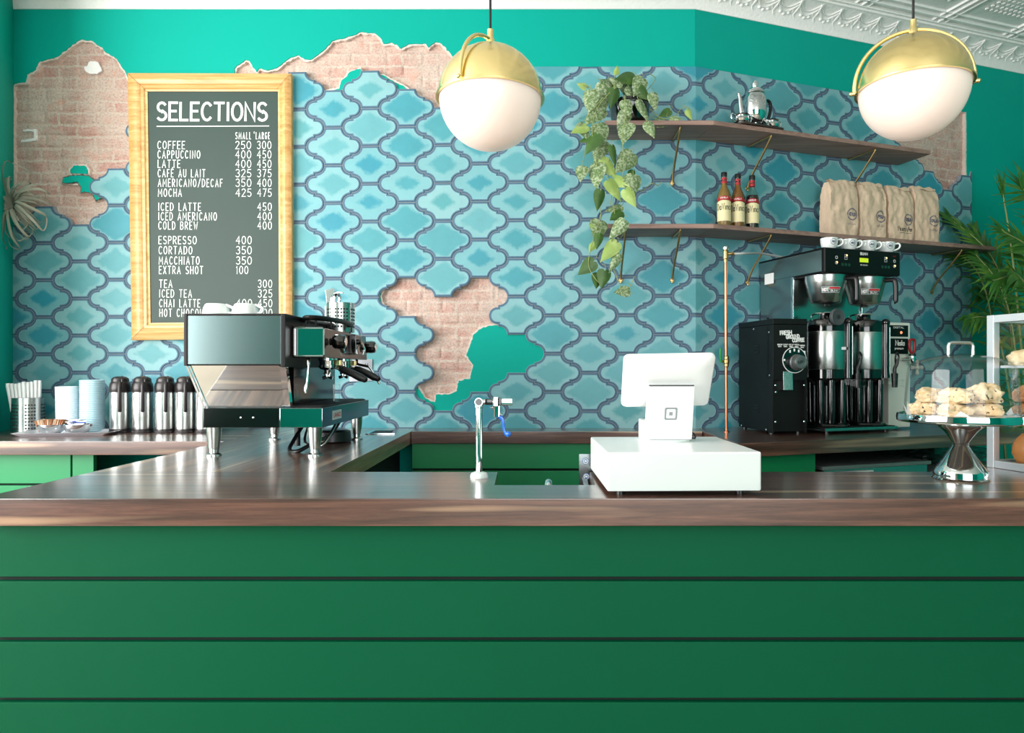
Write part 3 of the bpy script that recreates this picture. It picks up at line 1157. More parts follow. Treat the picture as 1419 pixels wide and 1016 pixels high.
left_c = thing('back_counter', 'walnut back counter with green cabinet fronts holding the thermal jugs', 'counter', (-2.2, 3.5, 0))
ZL = 0.95
mb = MB()
mb.prism([(-3.4, 3.137), (PXL - 0.003, 3.137), (PXL - 0.003, BY - 0.002), (-2.955, BY - 0.002), (-2.722, 3.405), (-2.722, 3.248), (-3.4, 3.248)], ZL - 0.064, ZL, bev=0.003)
mb.build('countertop', WALNUT, left_c)
mb = MB()
mb.box((-3.4, 3.20, 0.745), (-2.183, 3.225, 0.885), bev=0.002)
mb.box((-3.4, 3.20, 0.1), (-2.183, 3.225, 0.735), bev=0.002)
mb.build('drawer_front', GREEN_IN, left_c)
mb = MB()
mb.box((-2.174, 3.20, 0.0), (-2.075, 3.225, 0.885), bev=0.002)
mb.build('side_panel', GREEN_IN, left_c)
mb = MB()
mb.box((-3.39, 3.226, 0.0), (-2.08, 3.248, 0.884))
mb.box((-2.08, BY - 0.04, 0.0), (PXL - 0.01, BY - 0.02, 0.884))
mb.build('carcass', DARKGAP, left_c)

ledge = thing('wall_ledge', 'narrow walnut ledge along the back wall above green boards behind the tap', 'counter', (0.1, 3.74, 0))
mb = MB()
YL = 3.632
mb.prism([(PXR + 0.002, YL), (0.885, YL), (0.915, BY - 0.012), (0.88, BY - 0.002), (PXR + 0.002, BY - 0.002)], ZC - 0.065, ZC, bev=0.003)
mb.build('ledge_top', WALNUT, ledge)
mb = MB()
mb.box((PXR + 0.002, YL + 0.03, 0.748), (0.95, YL + 0.05, ZC - 0.066), bev=0.002)
mb.box((PXR + 0.002, YL + 0.03, 0.1), (0.95, YL + 0.05, 0.735), bev=0.002)
mb.build('board_panel', GREEN_IN, ledge)
mb = MB()
mb.box((PXR + 0.002, YL + 0.051, 0.0), (0.95, YL + 0.08, ZC - 0.066))
mb.build('backing_panel', DARKGAP, ledge)

right_c = thing('machine_counter', 'walnut counter along the angled wall carrying the coffee brewer and grinder', 'counter', WF(1.0, 0.4, 0), PHI)
mb = MB()


def wf2(s, t):
    return tuple(WF(s, t, 0)[:2])


mb.prism([(0.888, YL), (0.90, 3.042), wf2(1.73, 0.771), wf2(1.73, 0.016), (0.918, BY - 0.012)], ZC - 0.064, ZC - 0.0005, bev=0.003)
mb.build('countertop', WALNUT, right_c)
mb = MB()
R0 = [wf2(-0.13, 0.72), wf2(0.205, 0.72), wf2(0.205, 0.05), wf2(0.14, 0.05)]
mb.prism(R0, 0, ZC - 0.065)
mb.build('cabinet', GREEN_IN, right_c)
mb = MB()
mb.prism([wf2(0.206, 0.06), wf2(1.72, 0.06), wf2(1.72, 0.02), wf2(0.206, 0.02)], 0, ZC - 0.065)
mb.build('back_panel', DARKGAP, right_c)

# under-counter steel unit and the plastic bag beside it
t = thing('steel_undercounter_fridge', 'low stainless steel unit standing under the machine counter', 'fridge', WF(0.6, 0.45, 0), PHI)
mb = MB()
a = [wf2(0.27, 0.70), wf2(0.93, 0.70), wf2(0.93, 0.10), wf2(0.27, 0.10)]
mb.prism(a, 0.0, 0.795, bev=0.004)
mb.build('body', STEELH, t)
mb = MB()
a = [wf2(0.255, 0.715), wf2(0.94, 0.715), wf2(0.94, 0.09), wf2(0.255, 0.09)]
mb.prism(a, 0.796, 0.814, bev=0.003)
mb.build('top_panel', mat('dull_steel_top', rgb(150, 152, 152), 0.45, 0.6), t)
mb = MB()
mb.prism([wf2(0.36, 0.722), wf2(0.56, 0.722), wf2(0.56, 0.701), wf2(0.36, 0.701)], 0.76, 0.785, bev=0.004)
mb.build('handle', WHITED, t)
t2 = thing('storage_bin', 'grey storage bin under the counter beneath the plastic bag', 'bin', WF(1.3, 0.4, 0), PHI)
mb = MB()
mb.prism([wf2(0.98, 0.68), wf2(1.62, 0.68), wf2(1.62, 0.12), wf2(0.98, 0.12)], 0, 0.755, bev=0.01)
mb.build('body', mat('grey_bin_plastic', rgb(140, 146, 146), 0.4), t2)
mb.bm = bmesh.new()
bmesh.ops.create_icosphere(mb.bm, subdivisions=5, radius=1.0)
for v in mb.bm.verts:
    q = v.co.copy()
    h = noise.fractal(q * 2.6, 0.7, 2.2, 5) * 0.35 + abs(noise.noise(q * 4.0)) * 0.25
    w = q * (1 + h)
    v.co = WF(1.3, 0.40, 0.81) + Vector((CP * w.x * 0.30 + SP * w.y * 0.2, SP * w.x * 0.30 - CP * w.y * 0.2, max(w.z, -0.9) * 0.058))
bag = glass('thin_clear_plastic', (0.86, 0.9, 0.9, 1), 2.2, 0.18)
o = mb.build('plastic_bag', bag, None, smooth=20)
tag(o, 'crumpled clear plastic bag lying on the bin under the machine counter', 'bag')

# ------------------------------------------------------------------ sink corner, water tap
t = thing('sink_splash_guard', 'bent stainless sink guard with blue stickers beside the counter notch', 'sink guard', (0.16, 2.23, 0.5))
mb = MB()
mb.box((0.14, 2.232, 0.62), (0.52, 2.238, 1.003), bev=0.001)
mb.hexa([Vector(q) for q in ((0.146, 1.97, 0.62), (0.166, 1.97, 0.62), (0.166, 2.231, 0.62), (0.146, 2.231, 0.62), (0.150, 1.97, 0.895), (0.166, 1.97, 0.895), (0.166, 2.231, 0.925), (0.150, 2.231, 0.925))], bev=0.001)
mb.build('steel_sheet', STEELH, t)
blue = mat('blue_sticker', rgb(50, 120, 186), 0.4)
for i, q in enumerate((PX(811.5, 639, 2.2305), PX(812.5, 660.5, 2.2305))):
    mb = MB()
    mb.lathe([(0.0, 0.0015), (0.0105, 0.0015), (0.0105, 0.0)], q, n=24, axis=(0, -1, 0))
    mb.mi = 1
    mb.lathe([(0.0065, 0.0018), (0.009, 0.0018)], q, n=24, axis=(0, -1, 0))
    mb.mi = 1
    mb.box(q + Vector((-0.004, -0.0019, -0.003)), q + Vector((0.004, -0.0015, 0.003)))
    mb.build('sticker', [blue, WHITEINK], t)
t = thing('sink_faucet', 'small chrome sink faucet showing through the notch in the bar top', 'faucet', (0.03, 2.16, 0.70))
mb = MB()
fx = PX(760, 665, 2.12)
mb.tube([(fx.x, 2.17, 0.70), (fx.x, 2.17, 0.88), (fx.x, 2.155, 0.915), (fx.x, 2.12, 0.927), (fx.x, 2.08, 0.91), (fx.x, 2.065, 0.875)], 0.0125, n=14, smooth=4)
mb.build('spout', CHROME, t)
mb = MB()
mb.box((-0.35, 1.86, 0.55), (0.14, 2.225, 0.70), bev=0.01)
sk = mb.build('sink_basin', STEEL, None)
tag(sk, 'stainless sink basin set low behind the bar below the faucet', 'sink')

t = thing('water_tap', 'tall chrome water tap with blue lever standing on the bar top', 'tap', (PX(664, 0, 2.085).x, 2.085, ZC))
tx, ty = t.location.x, 2.085
mb = MB()
mb.lathe([(0, 0), (0.0275, 0), (0.0275, 0.006), (0.024, 0.014), (0.013, 0.018), (0, 0.018)], (tx, ty, ZC), n=32)
mb.build('base', WHITED, t)
mb = MB()
mb.lathe([(0.0105, 0.016), (0.0105, 0.03), (0.0105, 0.212), (0.0125, 0.214), (0.0125, 0.222), (0.0105, 0.224), (0.0105, 0.232)], (tx, ty, ZC), n=24)
mb.build('pole', CHROME, t)
zt = PX(0, 557, ty).z
mb = MB()
mb.lathe([(0, -0.016), (0.0125, -0.016), (0.0135, -0.013), (0.0135, 0.013), (0.0125, 0.016), (0, 0.016)], (tx, ty, zt), n=28, axis=(0, -1, 0))
mb.cyl((tx + 0.012, ty, zt), (tx + 0.05, ty, zt), 0.0085)
mb.box((tx + 0.044, ty - 0.012, zt - 0.014), (tx + 0.058, ty + 0.012, zt + 0.016), bev=0.002)
mb.box((tx + 0.068, ty - 0.010, zt - 0.010), (tx + 0.102, ty + 0.012, zt + 0.011), bev=0.003)
mb.cyl((tx + 0.051, ty, zt - 0.010), (tx + 0.051, ty, zt - 0.046), 0.0088, 0.0078)
mb.cyl((tx + 0.062, ty - 0.006, zt - 0.012), (tx + 0.062, ty - 0.006, zt - 0.044), 0.0035)
mb.ball((tx + 0.066, ty - 0.008, zt - 0.038), 0.005, n=12)
mb.ball((tx + 0.040, ty - 0.006, zt - 0.017), 0.005, n=12)
mb.build('head', MIRROR, t)
mb = MB()
mb.lathe([(0, 0.0165), (0.0105, 0.0165), (0.0105, 0.0)], (tx, ty, zt), n=24, axis=(0, -1, 0))
mb.box((tx + 0.018, ty - 0.012, zt - 0.009), (tx + 0.042, ty + 0.012, zt + 0.010), bev=0.004)
mb.box((tx + 0.0585, ty - 0.011, zt - 0.012), (tx + 0.0675, ty + 0.011, zt + 0.013), bev=0.002)
mb.build('black_collar', BLACKG, t)
mb = MB()
L0 = [PX(u, v, ty - 0.008) for u, v in ((692, 577), (696, 580), (698, 588), (698.5, 596), (701, 602), (705, 604))]
mb.tube(L0, [0.006, 0.0065, 0.0045, 0.0045, 0.005, 0.006], n=12)
mb.ball(PX(704.5, 601.5, ty - 0.008), 0.0085, n=14)
lv = mb.build('lever', mat('blue_lever_plastic', rgb(22, 104, 206), 0.2, coat=0.6), t)

# ------------------------------------------------------------------ register on its cash drawer
t = thing('cash_drawer', 'wide white cash drawer box standing on the bar top', 'cash drawer', (0.385, 1.98, ZC), math.radians(1.6))
R = Matrix.Translation(Vector((0.1855, 1.774, 0))) @ Matrix.Rotation(math.radians(1.6), 4, 'Z')
mb = MB()
mb.M = R
mb.box((0, 0.004, ZC + 0.012), (0.405, 0.41, ZC + 0.114), bev=0.004)
mb.build('body', WHITEP, t)
mb = MB()
mb.M = R
mb.box((0.004, -0.001, ZC + 0.013), (0.400, 0.0045, ZC + 0.1095), bev=0.0015)
mb.build('front_panel', WHITED, t)
for x in (0.04, 0.36):
    for y in (0.04, 0.37):
        mb = MB()
        mb.M = R
        mb.cyl((x, y, ZC), (x, y, ZC + 0.013), 0.012)
        mb.build('foot', BLACK, t)
ZD = ZC + 0.114
t = thing('register_stand', 'white register stand with the back of a tablet screen on the white cash drawer', 'register', (0.385, 2.04, ZD))
mb = MB()
# screen shell: tilted slab whose upper edge leans towards the bar front
TL, TR, BR, BL = PX(865.4, 493, 1.95), PX(993.4, 490.6, 1.95), PX(978.7, 562, 2.07), PX(861.3, 563.4, 2.07)
ex = (TR - TL).normalized()
ey = (TL - BL).normalized()
en = ex.cross(ey).normalized()
if en.y > 0:
    en = -en
cen = (TL + TR + BR + BL) / 4
W2, H2 = (TR - TL).length / 2, (TL - BL).length / 2


def rrect(w, h, r, n=5):
    out = []
    for cx_, cy_, a in ((w - r, h - r, 0), (-w + r, h - r, 90), (-w + r, -h + r, 180), (w - r, -h + r, 270)):
        for i in range(n + 1):
            an = math.radians(a + 90 * i / n)
            out.append((cx_ + r * math.cos(an), cy_ + r * math.sin(an)))
    return out


layers = []
for w, h, r, d in ((W2 - 0.004, H2 - 0.004, 0.014, -0.012), (W2, H2, 0.016, -0.008), (W2, H2, 0.016, 0.0), (W2 - 0.003, H2 - 0.003, 0.015, 0.005), (W2 - 0.022, H2 - 0.02, 0.02, 0.012), (W2 - 0.05, H2 - 0.05, 0.02, 0.0135)):
    layers.append([mb.V(cen + ex * x + ey * y + en * d) for x, y in rrect(w, h, r)])
for a, b in zip(layers, layers[1:]):
    for i in range(len(a)):
        mb.face([a[i], a[(i + 1) % len(a)], b[(i + 1) % len(a)], b[i]])
mb.face(layers[0][::-1])
mb.face(layers[-1])
mb.build('screen_shell', WHITEP, t)
mb = MB()
a = [cen + ex * x + ey * y - en * 0.0125 for x, y in rrect(W2 - 0.012, H2 - 0.012, 0.01)]
mb.poly(a)
mb.build('screen', BLACKG, t)
mb = MB()
x0, x1 = PX(896, 0, 2.02).x, PX(960.7, 0, 2.02).x
zn = 1.232
mb.hexa([Vector(q) for q in ((x0, 2.035, ZD + 0.006), (x1, 2.035, ZD + 0.006), (x1, 2.075, ZD + 0.006), (x0, 2.075, ZD + 0.006), (x0 + 0.001, 1.985, zn), (x1 - 0.002, 1.985, zn), (x1 - 0.002, 2.02, zn), (x0 + 0.001, 2.02, zn))], bev=0.004)
nk = mb.build('neck', WHITEP, t)
mb = MB()
mb.box((x0 + 0.002, 1.982, zn - 0.0005), (x1 - 0.006, 1.99, zn + 0.003))
mb.build('slot', BLACK, t)
mb = MB()
mb.lathe([(0, 0), (0.07, 0), (0.07, 0.006), (0, 0.006)], ((x0 + x1) / 2, 2.07, ZD), n=40)
mb.build('swivel_base', WHITED, t)
mb = MB()
qc = Vector(((x0 + x1) / 2 + 0.001, 0, PX(0, 573.5, 2.01).z))


def neck_pt(x, z):
    f = (qc.z + z - ZD - 0.006) / (zn - ZD - 0.006)
    return Vector((qc.x + x, 2.035 + (1.985 - 2.035) * f - 0.0008, qc.z + z))


def ring2(w0, r0, w1, r1):
    a = [mb.V(neck_pt(x, z)) for x, z in rrect(w0, w0, r0)]
    b = [mb.V(neck_pt(x, z)) for x, z in rrect(w1, w1, r1)]
    for i in range(len(a)):
        mb.face([a[i], a[(i + 1) % len(a)], b[(i + 1) % len(a)], b[i]])


ring2(0.0188, 0.005, 0.0135, 0.003)
mb.face([mb.V(neck_pt(x, z)) for x, z in rrect(0.0052, 0.0052, 0.0008)])
mb.build('emblem', INK, t)
mb = MB()
mb.box((PX(888, 0, 2.1).x, 2.08, ZD), (PX(899, 0, 2.1).x, 2.15, ZD + 0.062), bev=0.004)
cr_ = mb.build('card_reader', WHITEP, None)
tag(cr_, 'small white card reader block behind the register stand on the cash drawer', 'card reader')
mb = MB()
xx = x1 + 0.004
mb.tube([(xx - 0.02, 2.08, ZD + 0.03), (xx + 0.012, 2.09, ZD + 0.02), (xx + 0.022, 2.11, ZD + 0.004), (xx + 0.01, 2.15, ZD + 0.003)], 0.003, n=8, smooth=4)
mb.build('cable', BLACK, t)
# ------------------------------------------------------------------ chalkboard menu
YB = BY - 0.045
kb = YB / F
t = thing('menu_board', 'tall green chalkboard menu in a pale pine frame on the tiled wall', 'menu board', (PX(294, 470, YB).x, YB, PX(0, 470, YB).z))
oc = [PX(u, v, YB) for u, v in ((182.5, 471.5), (405, 468.5), (403.5, 102), (177, 101.3))]      # outer corners from bottom left
ic = [PX(u, v, YB) for u, v in ((207.5, 447.5), (386, 445.5), (384.5, 125.7), (203.2, 125.7))]
mb = MB()
prof = [(0.0, 0.040), (0.0, -0.0), (0.10, -0.006), (0.42, -0.012), (0.62, -0.006), (0.68, 0.0), (0.84, -0.001), (0.9, 0.006), (1.0, 0.008), (1.0, 0.03)]
for i in range(4):
    o0, o1, i0, i1 = oc[i], oc[(i + 1) % 4], ic[i], ic[(i + 1) % 4]
    ra = [mb.V(o0.lerp(i0, f) + Vector((0, d, 0))) for f, d in prof]
    rb = [mb.V(o1.lerp(i1, f) + Vector((0, d, 0))) for f, d in prof]
    for j in range(len(prof) - 1):
        mb.face([ra[j], ra[j + 1], rb[j + 1], rb[j]])
    mb.face([ra[0], rb[0], rb[-1], ra[-1]])
    mb.face(ra)
    mb.face(rb[::-1])
PINEV = wood('pine_frame_upright', rgb(186, 128, 66), rgb(216, 164, 98), rgb(236, 200, 142), 0, 0.5, rough=0.4, coat=0.1, sap=0.9)
mb.build('frame', PINE, t)
JNT = mat('dark_joint', rgb(120, 78, 40), 0.8)
for o_, i_ in zip(oc, ic):
    mb = MB()
    stroke(mb, [o_ + Vector((0, -0.0135, 0)), i_ + Vector((0, -0.0135, 0))], 0.0016, Vector((0, -1, 0)))
    mb.build('mitre_joint', JNT, t)
mb = MB()
SL = mat('green_chalkboard', rgb(42, 64, 58), 0.55, var=0.12, vscale=4)
P4 = [p + Vector((0, 0.012, 0)) for p in ic]
c4 = sum(P4, Vector()) / 4
P4 = [c4 + (p - c4) * 1.02 for p in P4]
mb.hexa(P4 + [p + Vector((0, 0.012, 0)) for p in P4])
mb.build('slate', SL, t)


def bpt(u, v):
    return PX(u, v, YB + 0.0112)


def line_of(mb, s, u0, u1, vc, hpx, swpx, w=None):
    O = bpt(u0, vc + hpx / 2)
    k = (YB + 0.0112) / F
    lettering(mb, s, O, (1, 0, -0.004), (0.012, 0, 1), hpx * k, swpx * k * (0.86 if hpx > 15 else 0.76), sp=0.2 if hpx > 15 else 0.27, width=(u1 - u0) * k if u1 else None)


mb = MB()
line_of(mb, 'SELECTIONS', 218, 369.5, 154.3, 24, 4.0)
mb.build('heading_lettering', CHALK, t)
mb = MB()
mb.hexa([bpt(*q) + Vector((0, d, 0)) for d in (0, -0.0003) for q in ((217, 175.8), (373, 175.2), (373, 174), (217, 174.6))])
mb.build('heading_rule', CHALK, t)
rows = [('COFFEE', 256, 201, '250', '300'), ('CAPPUCCINO', 277, 214, '400', '450'), ('LATTE', 249.5, 227, '400', '450'), ('CAF\u00c9 AU LAIT', 284, 240, '325', '375'),
        ('AMERICANO/DECAF', 308, 253.3, '350', '400'), ('MOCHA', 251.5, 267, '425', '475'), ('ICED LATTE', 278, 286.5, None, '450'), ('ICED AMERICANO', 300, 299.7, None, '400'),
        ('COLD BREW', 273.5, 312.5, None, '400'), ('ESPRESSO', 272, 332.7, '400', None), ('CORTADO', 266, 346.7, '350', None), ('MACCHIATO', 276, 361, '350', None),
        ('EXTRA SHOT', 281, 374.2, '100', None), ('TEA', 238.5, 393.3, None, '300'), ('ICED TEA', 265.5, 406.7, None, '325'), ('CHAI LATTE', 277, 420.2, '400', '450'),
        ('HOT CHOCOLATE', 299, 433.5, None, '400')]
mb = MB()
line_of(mb, 'SMALL', 326.5, 347.5, 188, 9, 1.3)
line_of(mb, "'LARGE", 352, 373.5, 188, 9, 1.3)
mb.build('size_lettering', CHALK, t)
for s, u1, v, a, b in rows:
    u0 = 218.5 + (v - 200) * 0.012
    dx = (v - 200) * 0.006
    mb = MB()
    line_of(mb, s, u0, u1, v, 10.5, 1.45)
    mb.build('menu_item_lettering', CHALK, t)
    for pr_, ua, ub in ((a, 326.5, 347.5 - (5 if a == '100' else 0)), (b, 356.5, 375.5)):
        if pr_:
            mb = MB()
            line_of(mb, pr_, ua + dx, ub + dx, v, 10.5, 1.35)
            mb.build('price_lettering', CHALK, t)

# ------------------------------------------------------------------ pendant lamps
OPAL = mat('opal_glass', rgb(244, 224, 212), 0.3, coat=0.3, emit=0.22)


def lamp(label, u, v, Y, yaw, group):
    c = PX(u, v, Y)
    r = 0.1455
    t = thing('pendant_lamp', label, 'lamp', (c.x, c.y, c.z), 0, group)
    mb = MB()
    mb.ball(c, r, n=48)
    mb.build('glass_globe', OPAL, t)
    mb = MB()
    R = r + 0.0035
    pr = [(R * math.sin(a), R * math.cos(a)) for a in [math.radians(x) for x in (0, 4, 8, 14, 20, 28, 36, 44, 52, 60, 68, 76, 83, 88)]]
    pr[0] = (0.0, R)
    pr += [(R + 0.001, 0.004), (R + 0.006, 0.002), (R + 0.006, -0.003), (R - 0.001, -0.003), (R - 0.002, 0.0)]
    mb.lathe(pr, c, n=64)
    mb.build('brass_dome', BRASS, t)
    mb = MB()
    d = Vector((math.cos(yaw), math.sin(yaw), 0))
    Ra = R + 0.0075
    top = R + 0.017
    pts = []
    for i in range(33):
        a = PI * i / 32
        pts.append(c + d * (-Ra * math.cos(a)) + Vector((0, 0, 0.002 + top * math.sin(a) ** 0.9)))
    mb.tube(pts, 0.0055, n=12)
    for s in (-1, 1):
        mb.cyl(c + d * s * (R - 0.004) + Vector((0, 0, 0.002)), c + d * s * (Ra + 0.006) + Vector((0, 0, 0.002)), 0.006)
        mb.ball(c + d * s * (Ra + 0.008) + Vector((0, 0, 0.002)), 0.0065, n=14)
    mb.build('bracket_arm', BRASS, t)
    mb = MB()
    mb.lathe([(0, R), (0.012, R), (0.012, R + 0.02), (0.009, R + 0.026), (0.009, R + 0.048), (0.006, R + 0.05), (0, R + 0.05)], c, n=24)
    mb.build('socket_cap', BRASS, t)
    mb = MB()
    mb.tube([c + Vector((0, 0, R + 0.048)), Vector((c.x, c.y, ZCEIL - 0.02))], 0.0036, n=10)
    mb.build('cord', BLACK, t)
    mb = MB()
    mb.lathe([(0, -0.03), (0.055, -0.03), (0.06, -0.02), (0.06, 0), (0, 0)], (c.x, c.y, ZCEIL), n=32)
    mb.build('ceiling_cup', BRASS, t)


lamp('brass domed globe pendant lamp hanging above the tap, beside the brick patch', 679.5, 137, 1.95, math.radians(63), 'globe pendant lamps')
lamp('brass domed globe pendant lamp hanging before the shelf with the coffee bags', 1265.5, 122.5, 1.97, math.radians(-17), 'globe pendant lamps')

# ------------------------------------------------------------------ shelves with brass brackets
TH2 = 0.024


def shelf(label, zu, x0, s1, brks_l, brks_r):
    t = thing('wall_shelf', label, 'shelf', (BX, BY - 0.1, zu), 0, 'walnut wall shelves')
    dp = 0.25
    m = Vector((BX + half * (dp), BY - dp, 0))
    m2 = Vector((BX + half * 0.001, BY - 0.014, 0))
    mb = MB()
    mb.prism([(x0, BY - dp), tuple(m[:2]), tuple(m2[:2]), (x0 + 0.0, BY - 0.014)], zu, zu + TH2, bev=0.0015)
    mb.build('left_board', SHELFW, t)
    mb = MB()
    mb.prism([(m.x + 0.0012, m.y), wf2(s1, dp), wf2(s1, 0.014), (m2.x + 0.0012, m2.y)], zu, zu + TH2, bev=0.0015)
    mb.M = Matrix.Identity(4)
    mb.build('right_board', SHELFW, t)

    def bracket(base, out):
        mb = MB()
        base = Vector(base)
        out = Vector(out)
        z0 = zu - 0.006
        pts = [base + out * 0.016 + Vector((0, 0, z0)), base + out * (dp - 0.02) + Vector((0, 0, z0))]
        mb.tube(pts, 0.0045, n=8)
        q = [base + out * (dp - 0.02) + Vector((0, 0, z0)), base + out * (dp - 0.035) + Vector((0, 0, z0 - 0.02)), base + out * 0.15 + Vector((0, 0, z0 - 0.085)), base + out * 0.07 + Vector((0, 0, z0 - 0.16)), base + out * 0.03 + Vector((0, 0, z0 - 0.215)), base + out * 0.02 + Vector((0, 0, z0 - 0.235))]
        mb.tube(q, 0.0058, n=10, smooth=5)
        mb.lathe([(0.013, 0), (0.011, 0.006), (0.0, 0.008)], base + out * 0.013 + Vector((0, 0, z0 - 0.237)), n=14, axis=out)
        mb.ball(base + out * 0.019 + Vector((0, 0, z0 - 0.25)), 0.006, n=10)
        mb.build('bracket', BRASSD, t)

    for x in brks_l:
        bracket((x, BY, 0), (0, -1, 0))
    for s in brks_r:
        bracket(WF(s, 0, 0), (SP, -CP, 0))


ZS1, ZS2 = 2.571, 2.025
shelf('upper walnut wall shelf holding the trailing plant and silver tea set', ZS1, 0.362, 1.469, [0.765], [0.34, 1.07])
shelf('lower walnut wall shelf holding the syrup bottles and coffee bags', ZS2, 0.352, 2.02, [0.475, 0.765], [0.34, 1.07, 1.75])
# ------------------------------------------------------------------ things on the left back counter
PERF = mat('perforation_dark', rgb(24, 28, 30), 0.7)


def perforated_cup(mb, c, r, z0, z1, rows, n, hole, wall=0.001, keep=lambda a, j: True):
    """steel cup with rows of holes shown as dark discs sunk in the wall"""
    mb.mi = 0
    mb.lathe([(0, z0), (r, z0), (r, z1), (r + 0.001, z1 + 0.001), (r - 0.002, z1 + 0.001), (r - 0.002, z0 + 0.003), (0, z0 + 0.003)], c, n=48)
    mb.mi = 1
    for j in range(rows):
        z = z0 + (z1 - z0) * (0.14 + 0.66 * j / (rows - 1))
        for i in range(n):
            a = 2 * PI * i / n
            if not keep(i, j):
                continue
            d = Vector((math.cos(a), math.sin(a), 0))
            mb.lathe([(0, 0.0006), (hole, 0.0006), (hole, -0.001)], Vector(c) + d * r + Vector((0, 0, z)), n=8, axis=d)
    mb.mi = 0


YS = 3.57
cS = Vector((PX(38.5, 0, YS).x, YS, ZL))
t = thing('straw_holder', 'perforated stainless steel holder full of wrapped straws in the left corner', 'holder', cS)
mb = MB()
perforated_cup(mb, cS, 0.073, 0.0, 0.182, 8, 36, 0.0042, keep=lambda i, j: i % 6 < 4)
mb.build('cup', [STEEL, PERF], t)
rn = random.Random(8)
first = None
for j in range(-6, 7):
    for i in range(-6, 7):
        x, y = (i + 0.5 * (j % 2)) * 0.0136, j * 0.0120
        if x * x + y * y > 0.0565 ** 2:
            continue
        b0 = cS + Vector((x, y, 0.006))
        k = 1.14 + 0.05 * rn.random()
        top = cS + Vector((x * k - 0.022 * (1 - x / 0.06), y * k, 0.268 + rn.uniform(-0.008, 0.008) - 0.012 * (1 - x / 0.06)))
        mb = MB()
        mb.tube([b0, top], [0.0065, 0.0086], n=6)
        tag(mb.build('drinking_straw', PAPER), 'white paper-wrapped drinking straw standing in the perforated steel holder', 'straw', 'wrapped straws in the steel holder')

YT = 3.47
mb = MB()
tcx = PX(97, 0, YT).x
mb.M = Matrix.Translation(Vector((tcx + 0.005, YT + 0.0, ZL))) @ Matrix.Rotation(math.radians(10), 4, 'Z')
w, d = 0.215, 0.105
rr_ = rrect(w, d, 0.02)
r2 = [(x * 1.05, y * 1.1) for x, y in rr_]
rings = [[mb.V((x * 0.93, y * 0.88, 0.0)) for x, y in rr_], [mb.V((x, y, 0.016)) for x, y in r2], [mb.V((x * 0.985, y * 0.975, 0.0165)) for x, y in r2], [mb.V((x * 0.92, y * 0.87, 0.004)) for x, y in rr_]]
for a, b in zip(rings, rings[1:]):
    for i in range(len(a)):
        mb.face([a[i], a[(i + 1) % len(a)], b[(i + 1) % len(a)], b[i]])
mb.face(rings[0][::-1])
mb.face(rings[-1])
o = mb.build('serving_tray', mat('pale_lacquer_tray', rgb(214, 214, 222), 0.18, coat=0.5))
tag(o, 'pale rectangular tray under the sugar bowls on the back counter', 'tray')


def stack(u0, u1, v0, v1, Y, mt, label, z0, tilt=0.0):
    c = PX((u0 + u1) / 2, v1, Y)
    r = (u1 - u0) / 2 * Y / F
    h = (v1 - v0) * Y / F
    n = 26
    mb = MB()
    pr = [(0, 0), (r * 0.9, 0)]
    for i in range(n):
        z = h * i / n
        pr += [(r * 0.965, z + 0.001), (r, z + h / n * 0.35), (r, z + h / n * 0.8), (r * 0.97, z + h / n * 0.98)]
    pr += [(r * 0.93, h), (r * 0.9, h - 0.004), (0, h - 0.004)]
    mb.M = Matrix.Translation(Vector((c.x, Y, z0))) @ Matrix.Rotation(tilt, 4, 'Y')
    mb.lathe(pr, n=40)
    tag(mb.build('lid_stack', mt), label, 'cup lids', 'stacks of cup lids')


LIDW = mat('white_lid_plastic', rgb(240, 244, 248), 0.4)
LIDC = mat('translucent_lid_plastic', rgb(186, 222, 234), 0.3)
stack(80, 107.5, 529, 591, 3.60, LIDW, 'shorter stack of opaque white cup lids behind the packet bowls', ZL + 0.0045, math.radians(-1.2))
stack(112.5, 143, 522, 593, 3.60, LIDC, 'taller stack of translucent cup lids beside the thermal jugs', ZL + 0.0045)


def bowl(u, label):
    Y = 3.43
    c = Vector((PX(u, 0, Y).x, Y, ZL + 0.0045))
    mb = MB()
    mb.lathe([(0, 0), (0.03, 0), (0.034, 0.003), (0.052, 0.018), (0.0615, 0.038), (0.064, 0.05), (0.0625, 0.05), (0.059, 0.037), (0.049, 0.018), (0.03, 0.006), (0, 0.006)], c, n=40)
    tag(mb.build('steel_bowl', CHROME), label, 'bowl', 'steel bowls on the tray')
    return c


